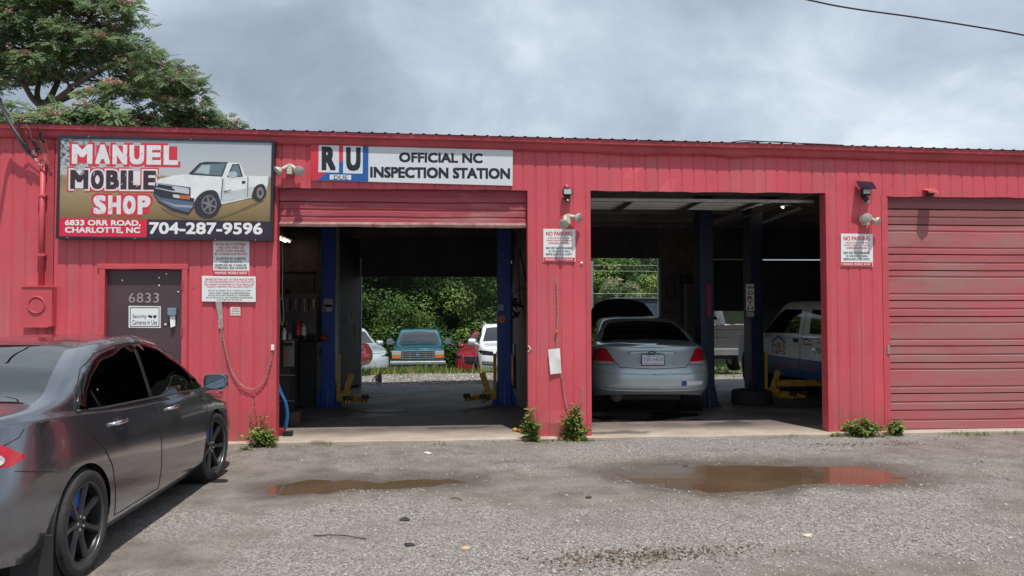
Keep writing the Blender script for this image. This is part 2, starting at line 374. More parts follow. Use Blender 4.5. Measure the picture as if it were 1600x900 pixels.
# loose stones: points -> instances
def stone_mesh(i):
    bm = bmesh.new(); bmesh.ops.create_icosphere(bm, subdivisions=1, radius=1)
    for v in bm.verts:
        v.co = Vector((v.co.x*(1+0.35*random.uniform(-1, 1)), v.co.y*(0.75+0.3*random.uniform(-1, 1)), v.co.z*(0.5+0.2*random.uniform(-1, 1))))
    me = bpy.data.meshes.new('stone'); bm.to_mesh(me); bm.free(); return me
def scatter(name, pts, scales, meshes, mat, label=None):
    """one object of many real pebbles (joined mesh, 20 triangles each)"""
    V = []; F = []; off = 0; C = []
    base = [(np.array([v.co[:] for v in m.vertices]), np.array([p.vertices[:] for p in m.polygons])) for m in meshes]
    for (x, y, z), s_ in zip(pts, scales):
        bv, bf = base[random.randrange(len(base))]; a = random.uniform(0, 6.283); ca, sa = math.cos(a)*s_, math.sin(a)*s_
        q = np.empty_like(bv); q[:, 0] = bv[:, 0]*ca-bv[:, 1]*sa+x; q[:, 1] = bv[:, 0]*sa+bv[:, 1]*ca+y; q[:, 2] = bv[:, 2]*s_+z
        V.append(q); F.append(bf+off); off += len(bv); C.append((random.random(), len(bv)))
    V = np.concatenate(V); F = np.concatenate(F)
    me = bpy.data.meshes.new(name); me.vertices.add(len(V)); me.vertices.foreach_set('co', V.ravel().astype(np.float32))
    nl = F.size; me.loops.add(nl); me.loops.foreach_set('vertex_index', F.ravel().astype(np.int32))
    me.polygons.add(len(F)); me.polygons.foreach_set('loop_start', np.arange(0, nl, F.shape[1], dtype=np.int32)); me.polygons.foreach_set('loop_total', np.full(len(F), F.shape[1], np.int32))
    me.update(calc_edges=True)
    a_ = me.attributes.new('shade', 'FLOAT', 'POINT'); a_.data.foreach_set('value', np.repeat([c[0] for c in C], [c[1] for c in C]).astype(np.float32))
    me.materials.append(mat); o = bpy.data.objects.new(name, me); col.objects.link(o); o['kind'] = 'stuff'
    return o
SM = pm('pebble', (0.3, 0.29, 0.28), 0.85); t = SM.node_tree; b = t.nodes['Principled BSDF']; tcn = N(t, 'ShaderNodeTexCoord')
cst = ramp(t, attr(t, 'shade'), [(0.0, (0.14, 0.12, 0.108)), (0.4, (0.27, 0.25, 0.23)), (0.75, (0.44, 0.425, 0.405)), (0.93, (0.46, 0.45, 0.44)), (1.0, (0.66, 0.65, 0.63))])
t.links.new(mixc(t, 0.35, cst, ramp(t, noi(t, 40, 4), [(0.3, (0.13, 0.12, 0.11)), (0.7, (0.36, 0.34, 0.32))])), b.inputs['Base Color'])
stones = [stone_mesh(i) for i in range(6)]
pts = []; sc = []
while len(pts) < 82000:
    u = random.random(); y = -0.2-7.3*(u**0.8); d = CD+y
    x = random.uniform(-0.70, 0.86)*(d+1.0)
    if x < -1.0 and x > -3.2 and y < -1.4 and y > -5.4: continue
    m_ = mud(x, y); cl = 0.5+0.8*fbm(x, y, 14, 1.1, 3)
    if random.random() > (0.26+0.74*(1-m_))*(0.45+0.55*sstep(0.2, 0.8, cl)): continue
    z = gz(x, y)
    if z < WATER+0.004: continue
    s_ = random.choice((0.004, 0.0045, 0.0055, 0.0065, 0.0075, 0.011))*random.uniform(0.7, 1.25)
    if random.random() < 0.010: s_ = random.uniform(0.012, 0.022)
    pts.append((x, y, z+s_*0.15)); sc.append(s_)
g_o = scatter('loose_gravel', pts, sc, stones, SM)
tag(g_o, 'loose grey gravel scattered over the muddy forecourt', 'gravel')
pts = []; sc = []
for i in range(4500):
    x = random.uniform(-3.5, 3); y = random.uniform(7.5, 13); s_ = random.uniform(0.012, 0.04)
    pts.append((x, y, gz(x, y)+0.003)); sc.append(s_)
tag(scatter('rear_gravel', pts, sc, stones, SM), 'pale gravel on the yard behind the open rear door', 'gravel')

# concrete slab
def fz(y): return -0.065*sstep(0.3, 6.5, y)
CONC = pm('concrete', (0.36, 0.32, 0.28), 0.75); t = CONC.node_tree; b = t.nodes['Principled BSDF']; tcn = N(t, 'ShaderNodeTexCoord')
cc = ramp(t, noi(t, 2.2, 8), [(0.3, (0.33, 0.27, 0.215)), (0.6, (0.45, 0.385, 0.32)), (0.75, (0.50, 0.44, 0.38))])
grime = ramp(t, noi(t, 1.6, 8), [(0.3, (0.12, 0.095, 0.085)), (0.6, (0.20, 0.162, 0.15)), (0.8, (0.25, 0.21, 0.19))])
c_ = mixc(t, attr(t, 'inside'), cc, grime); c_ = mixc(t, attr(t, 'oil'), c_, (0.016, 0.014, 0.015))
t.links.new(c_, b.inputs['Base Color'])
mrr = N(t, 'ShaderNodeMapRange'); mrr.inputs[3].default_value = 0.62; mrr.inputs[4].default_value = 0.25; t.links.new(attr(t, 'oil'), mrr.inputs[0]); t.links.new(mrr.outputs[0], b.inputs['Roughness'])
bn = N(t, 'ShaderNodeBump'); bn.inputs['Strength'].default_value = 0.25; bn.inputs['Distance'].default_value = 0.01; t.links.new(noi(t, 50, 6), bn.inputs['Height']); t.links.new(bn.outputs[0], b.inputs['Normal'])
OIL = [(G(560, 650, -.03), .5, .14), (G(600, 641, -.03), .25, .1), (G(985, 655, -.03), .62, .17), (G(1040, 650, -.03), .5, .16), (G(965, 676, 0), .38, .07), (G(1085, 657, -.02), .15, .05),
       (G(720, 668, 0), .5, .06), (G(500, 690, 0), .1, .03), (G(560, 628, -.05), .7, .22), (G(690, 635, -.05), .9, .2), (G(640, 655, -.03), .5, .1), (G(1220, 650, -.03), .6, .2), (G(730, 622, -.05), .5, .15)]
OILW = [.8, .8, 1, 1, .55, .9, .5, .5, .35, .3, .35, .3, .3]
sx = list(np.arange(-3.6, 5.6, 0.06))+list(np.arange(5.6, 12, 0.4)); sx = [-9.9, -7.5, -5.5]+sx
sy = [-0.14]+list(np.arange(-0.08, 3.6, 0.05))+list(np.arange(3.6, 7.6, 0.14))
vs = []; ins = []; oil = []
for y in sy:
    for x in sx:
        e = 0.05*fbm(x, 0, 2, 1.3, 3) if y < -0.1 else 0
        vs.append((x, y+e, fz(y)+0.0015*fbm(x, y, 0, 0.8, 2)+(-0.012 if y < -0.1 else 0)))
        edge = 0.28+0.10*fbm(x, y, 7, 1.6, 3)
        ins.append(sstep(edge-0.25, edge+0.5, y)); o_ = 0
        for ((cx, cy), rx, ry), w in zip(OIL, OILW):
            d = math.hypot((x-cx)/rx, (y-cy)/(ry*2.2))+0.55*fbm(x, y, cx, 3.0, 4); o_ = max(o_, w*sstep(1.05, 0.8, d))
        o_ = max(o_, 0.6*sstep(0.25, 0.6, fbm(x, y, 31, 0.9, 5))*sstep(0.3, 1.0, y)); oil.append(o_)
nx = len(sx); nv = len(vs)
fs = [(j*nx+i, j*nx+i+1, (j+1)*nx+i+1, (j+1)*nx+i) for j in range(len(sy)-1) for i in range(nx-1)]
vs += [(x, vs[i][1]-0.003, -0.25) for i, x in enumerate(sx)]; fs += [(i, nv+i, nv+i+1, i+1) for i in range(nx-1)]
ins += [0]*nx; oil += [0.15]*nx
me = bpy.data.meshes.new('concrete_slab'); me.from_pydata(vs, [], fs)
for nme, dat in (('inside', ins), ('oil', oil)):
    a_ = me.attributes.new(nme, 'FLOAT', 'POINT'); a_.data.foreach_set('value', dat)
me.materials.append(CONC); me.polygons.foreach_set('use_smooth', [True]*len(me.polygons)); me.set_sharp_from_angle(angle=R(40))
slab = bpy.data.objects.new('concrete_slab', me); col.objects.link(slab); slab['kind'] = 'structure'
m = MB().use(CONC)
m.raw([(x, -0.14-0.02, -0.02) for x in ()], [])
# shallow water on the floor at the rear door
pw = [(545, 612), (560, 608), (585, 604), (640, 603.5), (672, 604), (668, 607), (692, 609), (680, 612), (655, 613.5), (640, 617), (622, 618), (600, 615), (570, 614)]
m = MB(); v_ = []
for a, b_ in catmull(pw, 3, True):
    x_, y_ = G(a, b_, -0.063); v_.append((x_, y_, fz(y_)+0.004))
m.raw(v_, [tuple(range(len(v_)))]); m.build('floor_water', pm('sky_sheen_water', (0.16, 0.19, 0.22), 0.3, var=0.1, spec=0.6))['kind'] = 'structure'  # blue-grey base colour stands in for the sky's reflection

# ------------------------------------------------------------------ building
bld = empty('garage_building', 'long low red corrugated metal garage with three vehicle bays', 'building', (0, 0, 0))
B1a, B1b = -2.075, 0.975; B2a, B2b = 1.757, 4.81; B3a, B3b = P(1385, 500)[0], P(1385, 500)[0]+3.05
ZH = 3.045; ZT = 3.565; DXa, DXb = P(165, 500)[0], P(285, 500)[0]; DZ = P(225, 421)[1]
XL, XR = -8.6, 11.2
def rs(x): return -0.0122*(x-1.0)          # the eave line falls gently to the right
print('bays', B3a, B3b, 'door', DXa, DXb, DZ)
regs = [(XL, DXa, 0, ZT), (DXa, DXb, DZ, ZT), (DXb, B1a, 0, ZT), (B1a, B1b, ZH, ZT), (B1b, B2a, 0, ZT), (B2a, B2b, ZH, ZT), (B2b, B3a, 0, ZT), (B3a, B3b, ZH-0.035, ZT), (B3b, XR, 0, ZT)]
def prof(x):
    t_ = (x % 0.155)/0.155
    if t_ < 0.80: return 0.0
    if t_ < 0.85: return 0.008*(t_-0.80)/0.05
    if t_ < 0.93: return 0.008
    return 0.008*(1-(t_-0.93)/0.07)
brk = [0.0, 0.80, 0.85, 0.93]
def wall_piece(x0, x1, z0, z1, seed):
    xs = {x0, x1}
    k = math.floor(x0/0.155)
    while k*0.155 < x1:
        for b_ in brk:
            x = (k+b_)*0.155
            if x0 < x < x1: xs.add(x)
        k += 1
    xs = sorted(xs); nz = max(2, int((z1-z0)/0.16)); zs = [z0+(z1-z0)*i/nz for i in range(nz+1)]
    m = MB(); vs = []
    for z in zs:
        for x in xs:
            dz = 0.0
            y = prof(x)-0.016+0.006*fbm(x, 0, z, 1.4, 3)
            if z == z0 and z0 > 1: dz = 0.012*fbm(x*3, 1, 5, 1.0, 2)      # ragged lower edge of the headers
            if z == z0 and z0 == 0: dz = max(0, 0.03*fbm(x*2, 1, 9, 1.0, 3))-0.03
            # dents above the middle bay and on the pillars
            for (cx, cz, rr, dd) in DENTS:
                q = math.hypot(x-cx, (z-cz)*0.8)/rr
                if q < 1: y += dd*(1-q)**1.0
            vs.append((x, y, z+dz+rs(x)*min(1, max(0, (z-ZH)/(ZT-ZH)))))
    n = len(xs); fs = [(j*n+i, j*n+i+1, (j+1)*n+i+1, (j+1)*n+i) for j in range(len(zs)-1) for i in range(n-1)]
    o = m.raw(vs, fs).build('wall_panel', RED, bld)
    return o
DENTS = [(P(985, 290)[0], P(985, 292)[1], 0.17, -0.035), (P(1042, 298)[0], P(1042, 300)[1], 0.07, -0.03), (P(868, 665)[0], P(868, 660)[1], 0.14, -0.03), (P(912, 660)[0], 0.1, 0.08, -0.03), (P(1305, 665)[0], 0.06, 0.08, -0.03)]
for x0, x1, z0, z1 in regs:
    k = math.floor(x0/0.93)
    while k*0.93 < x1:
        a, b_ = max(x0, k*0.93), min(x1, (k+1)*0.93); k += 1
        if b_-a < 0.02: continue
        wall_piece(a, b_, z0, z1, k)
# weathering on the wall paint: mud splash along the foot, sun-bleached streaks, scuffs
t = RED.node_tree; b = t.nodes['Principled BSDF']; tcn = N(t, 'ShaderNodeTexCoord'); base = b.inputs['Base Color'].links[0].from_socket
sx_ = N(t, 'ShaderNodeSeparateXYZ'); t.links.new(tcn.outputs['Object'], sx_.inputs[0])
mz = N(t, 'ShaderNodeMapRange'); mz.inputs[1].default_value = 0.42; mz.inputs[2].default_value = 0.0; t.links.new(sx_.outputs[2], mz.inputs[0])
ms = N(t, 'ShaderNodeMath', operation='MULTIPLY'); t.links.new(mz.outputs[0], ms.inputs[0]); t.links.new(ramp(t, noi(t, 9, 8, .7), [(0.42, (0, 0, 0)), (0.62, (1, 1, 1))]), ms.inputs[1])
m1 = mixc(t, ms.outputs[0], base, (0.30, 0.15, 0.11))
mpv = N(t, 'ShaderNodeMapping'); mpv.inputs['Scale'].default_value = (5.0, 1, 0.22); t.links.new(tcn.outputs['Object'], mpv.inputs[0])
m2 = mixc(t, ramp(t, noi(t, 2.2, 7, .65, mpv.outputs[0]), [(0.56, (0, 0, 0)), (0.72, (.42, .42, .42))]), m1, (0.64, 0.20, 0.21))
m3 = mixc(t, ramp(t, noi(t, 1.7, 9, .72), [(0.62, (0, 0, 0)), (0.70, (.5, .5, .5))]), m2, (0.36, 0.05, 0.06))
t.links.new(m3, b.inputs['Base Color'])
# screw rows
for (xa, xb, z) in ((XL, B1b+0.8, P(600, 245)[1]), (B2a-0.8, XR, P(1200, 256)[1]), (P(300, 449)[0], B1a, P(300, 449)[1]), (P(835, 405)[0], B2a, P(835, 402)[1]), (B2b, B3a, P(1320, 457)[1])):
    m = MB(); x = math.floor(xa/0.155)*0.155+0.05
    while x < xb:
        if x > xa and random.random() < 0.8:
            m.lathe([(0, -0.006), (0.006, -0.005), (0.009, 0)], Matrix.Translation((x, -0.018, z+random.uniform(-.012, .012))) @ Matrix.Rotation(R(90), 4, 'X').inverted() @ Matrix.Scale(-1, 4), 6)
        x += 0.155
    if m.v: o_ = m.build('screw_row', RED_TRIM, bld); o_['kind'] = 'stuff'
# jamb trims and inner returns, header returns
def bxp(name, x0, x1, y0, y1, z0, z1, mat, parent=bld, bevel=0.0): return MB().box(x0, x1, y0, y1, z0, z1).build(name, mat, parent, bevel=bevel)
for (a, b_) in ((B1a, B1b), (B2a, B2b), (B3a, B3b)):
    zt = ZH-(0.035 if a == B3a else 0)
    bxp('jamb_trim', a-0.055, a+0.004, -0.024, 0.14, -0.02, zt+0.004, RED_BOX); bxp('jamb_trim', b_-0.004, b_+0.055, -0.0245, 0.14, -0.02, zt+0.004, RED_BOX)
    bxp('header_return', a-0.05, b_+0.05, 0.008, 0.14, zt+0.006, zt+0.10, DARK)
bxp('corner_trim', P(76, 300)[0], P(76, 300)[0]+0.075, -0.03, -0.006, 0, ZT-.01, RED_TRIM)
# concrete foot showing beside the parked car
# eave: stepped gutter with a slight sag and dents
m = MB().use(RED_TRIM); xs = list(np.arange(XL-0.2, XR+0.2, 0.12))
def eave(x, z0, z1, y0, seed):
    w = 0.012*fbm(x, seed, 1, 0.5, 3); z0 += rs(x); z1 += rs(x)
    k = 0.02*math.exp(-((x-P(990, 230)[0])/0.35)**2)+0.028*math.exp(-((x-P(1145, 230)[0])/0.16)**2)
    return [(x, 0.0, z0-k*seed), (x, y0+0.02, z0-k*seed+w*.4), (x, y0, z0+0.018-k*seed*.7+w*.4), (x, y0-0.012*seed, z1+w*.5), (x, 0.02, z1+w*.5)]
for z0, z1, y0, sd_ in ((ZT-0.03, ZT+0.052, -0.075, 1), (ZT+0.052, ZT+0.118, -0.118, 0.2)):
    vs = [];
    for x in xs: vs += eave(x, z0, z1, y0, sd_)
    n = 5; fs = [(i*n+j, i*n+j+1, (i+1)*n+j+1, (i+1)*n+j) for i in range(len(xs)-1) for j in range(n-1)]
    m.raw(vs, fs)
m.build('eave_gutter', None, bld)
ROOFM = pm('roof_metal', (0.20, 0.16, 0.15), 0.5, 0.3, var=0.3, vs=2)
k = 0
x = XL-0.2
while x < XR:                                                       # ribbed roof sheets
    m = MB(); x1 = min(x+0.93, XR+0.2); pr = []
    xx = x
    while xx < x1-0.01:
        pr += [(xx, 0), (xx+0.10, 0), (xx+0.112, 0.010), (xx+0.134, 0.010), (xx+0.146, 0)]; xx += 0.155
    vs = []
    for (y, z) in ((-0.135, ZT+0.122), (7.35, ZT+0.24)):
        vs += [(px_, y, z+h+rs(px_)) for px_, h in pr]
    n = len(pr); m.raw(vs, [(i, i+1, n+i+1, n+i) for i in range(n-1)]).build('roof_sheet', ROOFM, bld); x = x1
# shell: back wall, sides, partition
def inw(x0, x1, y0, y1, z0, z1, mat=INWD, name='inner_wall'): return bxp(name, x0, x1, y0, y1, z0, z1, mat)
def ribwall(x0, x1, y, z0, z1, mat, name='rear_wall_panel'):
    m = MB(); m.box(x0, x1, y, y+0.04, z0, z1)
    xx = x0+0.1
    while xx < x1-0.05: m.box(xx, xx+0.03, y-0.015, y-0.001, z0, z1); xx += 0.3
    return m.build(name, mat, bld)
# dark sheet added under the roof sheets to stop light leaking through
MB().raw([(XL, .02, ZT+.03+rs(XL)), (XR, .02, ZT+.03+rs(XR)), (XR, 7.55, ZT+.03+rs(XR)), (XL, 7.55, ZT+.03+rs(XL))], [(0, 1, 2, 3)]).build('light_leak_sheet', DARK, bld)
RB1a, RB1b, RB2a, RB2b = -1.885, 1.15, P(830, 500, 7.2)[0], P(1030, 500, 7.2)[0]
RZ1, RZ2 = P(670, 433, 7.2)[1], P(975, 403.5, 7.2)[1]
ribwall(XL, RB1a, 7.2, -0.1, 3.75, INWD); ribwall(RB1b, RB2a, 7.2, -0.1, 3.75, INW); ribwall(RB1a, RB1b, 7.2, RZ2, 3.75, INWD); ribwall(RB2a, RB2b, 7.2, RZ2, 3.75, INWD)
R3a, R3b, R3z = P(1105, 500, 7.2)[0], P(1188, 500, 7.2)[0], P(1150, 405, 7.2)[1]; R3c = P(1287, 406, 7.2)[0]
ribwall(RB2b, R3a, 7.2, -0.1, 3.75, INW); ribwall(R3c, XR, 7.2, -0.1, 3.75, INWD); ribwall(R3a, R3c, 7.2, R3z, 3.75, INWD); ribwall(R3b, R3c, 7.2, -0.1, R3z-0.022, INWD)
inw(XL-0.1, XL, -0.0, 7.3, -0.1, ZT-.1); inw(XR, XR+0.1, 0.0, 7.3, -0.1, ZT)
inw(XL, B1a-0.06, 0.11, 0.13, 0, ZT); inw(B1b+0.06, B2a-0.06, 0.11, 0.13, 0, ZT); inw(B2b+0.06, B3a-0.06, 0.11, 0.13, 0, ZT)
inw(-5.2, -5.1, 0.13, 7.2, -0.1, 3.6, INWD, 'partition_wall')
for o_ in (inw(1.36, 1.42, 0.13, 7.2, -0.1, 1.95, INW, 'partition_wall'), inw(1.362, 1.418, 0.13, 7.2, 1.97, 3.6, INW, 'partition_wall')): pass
bxp('partition_rail', 1.335, 1.36, 0.14, 7.19, 1.93, 1.985, DARK)
# rear jambs, bright edge trims
for x in (RB1a, RB2b): bxp('rear_jamb_trim', x-0.02, x+0.03, 7.15, 7.26, -0.08, RZ2, pm('rear_trim', (0.42, 0.45, 0.47), 0.5))
# rear door of the first bay, partly lowered; in sections
zz = RZ1
while zz < RZ2+0.05: bxp('rear_door_section', RB1a+0.03, RB1b, 7.12+0.002*(zz % 1), 7.15, zz, zz+0.418, DARK, bevel=0.004); zz += 0.42
# rear door of the third bay: upper part closed down to the eye line
zz = P(1150, 486, 7.2)[1]
RZ3 = R3z-0.008; pm('rear_door_dark', (0.06, 0.06, 0.07), 0.6)
while zz < RZ3-0.5: bxp('rear_door_section', R3a-.05, R3b+.05, 7.13, 7.16, zz, zz+0.418, MATS['rear_door_dark'], bevel=0.004); zz += 0.42
bxp('rear_door_section', R3a-.05, R3b+.05, 7.131, 7.159, zz, RZ3-0.012, MATS['rear_door_dark'])
# purlins and rafters
m = MB()
for y in np.arange(0.9, 7.2, 1.15):
    bxp('purlin', XL, XR, y, y+0.06, ZT-.25, ZT-.10, STEELG)
for x in (-3.3, 1.40, 5.2): bxp('rafter', x-0.05, x+0.05, 0.15, 7.19, 3.20, 3.30, STEELG)

# doors --------------------------------------------------------------
def section(x0, x1, y, z0, z1, mat, ribs=(0.12, 0.5, 0.88), name='door_section', wav=0.0):
    """a sectional-door leaf: shallow pressed profile"""
    h = z1-z0; pr = [(0.006, z0), (-0.010, z0+0.006), (-0.010, z0+0.03)]
    for r_ in ribs:
        zc = z0+r_*h; pr += [(-0.010, zc-0.020), (-0.001, zc-0.012), (-0.001, zc+0.006), (-0.011, zc+0.012)]
    pr += [(-0.010, z1-0.02), (-0.010, z1-0.006), (0.008, z1)]
    xs = np.linspace(x0, x1, 16); vs = [(x, y+d+0.006*wav*fbm(x, 0, z, 1.1, 2), z+wav*0.02*fbm(x, 3, 0, 0.8, 2)) for x in xs for d, z in pr]
    n = len(pr); return MB().raw(vs, [(i*n+j, i*n+j+1, (i+1)*n+j+1, (i+1)*n+j) for i in range(len(xs)-1) for j in range(n-1)]).build(name, mat, None)
d1 = empty('raised_overhead_door', 'faded red sectional door half rolled up above the left bay', 'garage door', ((B1a+B1b)/2, 0.1, 2.55))
zb = P(630, 355, 0.09)[1]
def under(o, par): o.parent = par; o.matrix_parent_inverse = par.matrix_basis.inverted(); return o
hh = 0.27
for i in range(2): under(section(B1a+0.01, B1b-0.01, 0.075, zb+0.03+i*(hh+0.004), zb+0.03+i*(hh+0.004)+hh, DOOR1, (0.33, 0.66), wav=1.0), d1)
m = MB(); xs = np.linspace(B1a+0.01, B1b-0.01, 30); vs = []
for x in xs:
    s_ = 0.015*fbm(x, 0, 4, 1.0, 3); vs += [(x, 0.055, zb+s_), (x, 0.045, zb+0.028+s_*.6), (x, 0.05, zb+0.055), (x, 0.10, zb+0.05), (x, 0.10, zb+s_)]
under(m.raw(vs, [(i*5+j, i*5+(j+1) % 5, (i+1)*5+(j+1) % 5, (i+1)*5+j) for i in range(29) for j in range(5)]).build('bottom_bar', pm('worn_bar', (0.42, 0.24, 0.21), 0.6, var=0.35, vs=9, dirt=(0.3, 0.06, 0.07), dirt_s=5)), d1)
d3 = empty('closed_overhead_door', 'closed faded pinkish red sectional door of the right bay', 'garage door', ((B3a+B3b)/2, 0.06, 0))
ylist = [672, 641, 615, 567, 541, 495, 470, 423, 398, 352, 327.5, 305]
ylist = [P(1440, y, 0.06)[1] for y in ylist]; ylist[0] = 0.0; ylist[-1] = ZH+0.03
for i in range(len(ylist)-1):
    z0, z1 = ylist[i]+0.004, ylist[i+1]-0.004; big = (z1-z0) > 0.27
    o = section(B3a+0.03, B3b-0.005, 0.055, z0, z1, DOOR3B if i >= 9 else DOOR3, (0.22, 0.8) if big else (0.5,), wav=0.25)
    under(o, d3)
under(MB().box(B3a+0.006, B3a+0.028, -0.02, 0.06, 0, ZH-.04).build('side_track', RED_BOX), d3)
under(MB().box(B3a-0.012, B3a+0.022, -0.035, -0.0255, P(1387, 553)[1], P(1387, 539)[1]).build('latch', pm('latch_metal', (0.3, 0.25, 0.22), 0.5)), d3)
bxp('backing_wall', B3a, B3b, 0.12, 0.13, 0, ZH+.05, DARK)
# overhead door of the middle bay, rolled up flat under the roof
d2 = empty('horizontal_overhead_door', 'grey ribbed overhead door rolled back under the ceiling of the middle bay', 'garage door', ((B2a+B2b)/2, 1, 3))
DG = pm('door_underside', (0.58, 0.59, 0.60), 0.5, var=0.15, vs=2)
za = P(1100, 311, 0.35)[1]
yy = 0.35; i = 0
while yy < 1.6:
    m = MB(); vs = []; pr = [(0, 0), (0.02, -0.012), (0.10, -0.012), (0.115, 0.004), (0.2, 0.004), (0.215, -0.012), (0.295, -0.012), (0.31, 0.0)]
    for x in (B2a-0.05, B2a+2.25 if False else B2b-0.45): vs += [(x, yy+a, za+0.03*(yy-0.3)+h) for a, h in pr]
    n = len(pr); under(m.raw(vs, [(j, j+1, n+j+1, n+j) for j in range(n-1)]).build('door_section', DG), d2); yy += 0.318; i += 1
for px_ in (980, 1085, 1175):
    xx = P(px_, 320, 0.6)[0]
    m = MB().use(BLK)
    for k_ in range(4): m.box(xx-0.03+0.012*k_, xx+0.05+0.012*k_, 0.36+0.318*k_, 0.60+0.318*k_, za-0.035, za-0.014)
    under(m.build('hinge_stile'), d2)
under(MB().box(B2a-0.05, B2b, 0.30, 0.345, za-0.045, za-0.008).build('bottom_bar', GALV), d2)
for xx in (B2a-0.03, B2b-0.38):
    under(MB().box(xx, xx+0.05, 0.35, 4.2, za-0.06, za-0.035).build('track', DARK), d2)
# man door
md = empty('entry_door', 'dark brown steel entry door numbered 6833 in a red frame', 'door', ((DXa+DXb)/2, 0, 0))
m = MB(); m.box(DXa+0.004, DXb-0.004, 0.035, 0.08, 0.0, DZ-0.004); under(m.build('door_leaf', BRN, bevel=0.003), md)
for (a, b_) in ((DXa-0.065, DXa), (DXb, DXb+0.065)):
    under(MB().box(a, b_, -0.036, 0.08, -0.02, DZ+0.001).build('door_frame', RED_BOX, bevel=0.004), md)
under(MB().box(DXa-0.09, DXb+0.075, -0.038, 0.08, DZ+0.003, DZ+0.065).build('door_frame', RED_BOX, bevel=0.004), md)
for py_ in (440, 512, 600):
    z_ = P(290, py_)[1]; under(MB().lathe([(0, 0), (0.012, 0), (0.012, 0.1), (0, 0.1)], Matrix.Translation((DXb+0.006, -0.04, z_-.1)), 8).build('hinge', RED_TRIM), md)
m = MB(); xa, za_ = P(201, 473, 0.03); xb, zb_ = P(248.5, 457.5, 0.03); text_mb(m, '6833', (xa, za_, xb, zb_), 0.033, pm('numeral_metal', (0.42, 0.36, 0.35), 0.4, 0.3), 0.008, 0.002, 1.1)
under(m.build('house_number'), md)
m = MB().use(WHT2)
for (a, b_) in ((191, 438), (260, 428), (248.5, 434), (248.5, 446), (278.5, 456), (258.5, 507)):
    x_, z_ = P(a, b_, 0.03); m.lathe([(0, 0.004), (0.009, 0.003), (0.011, 0)], Matrix.Translation((x_, 0.031, z_)) @ Matrix.Rotation(R(90), 4, 'X'), 8)
under(m.build('screw_cap'), md)
# red cap over the right door, concrete strip

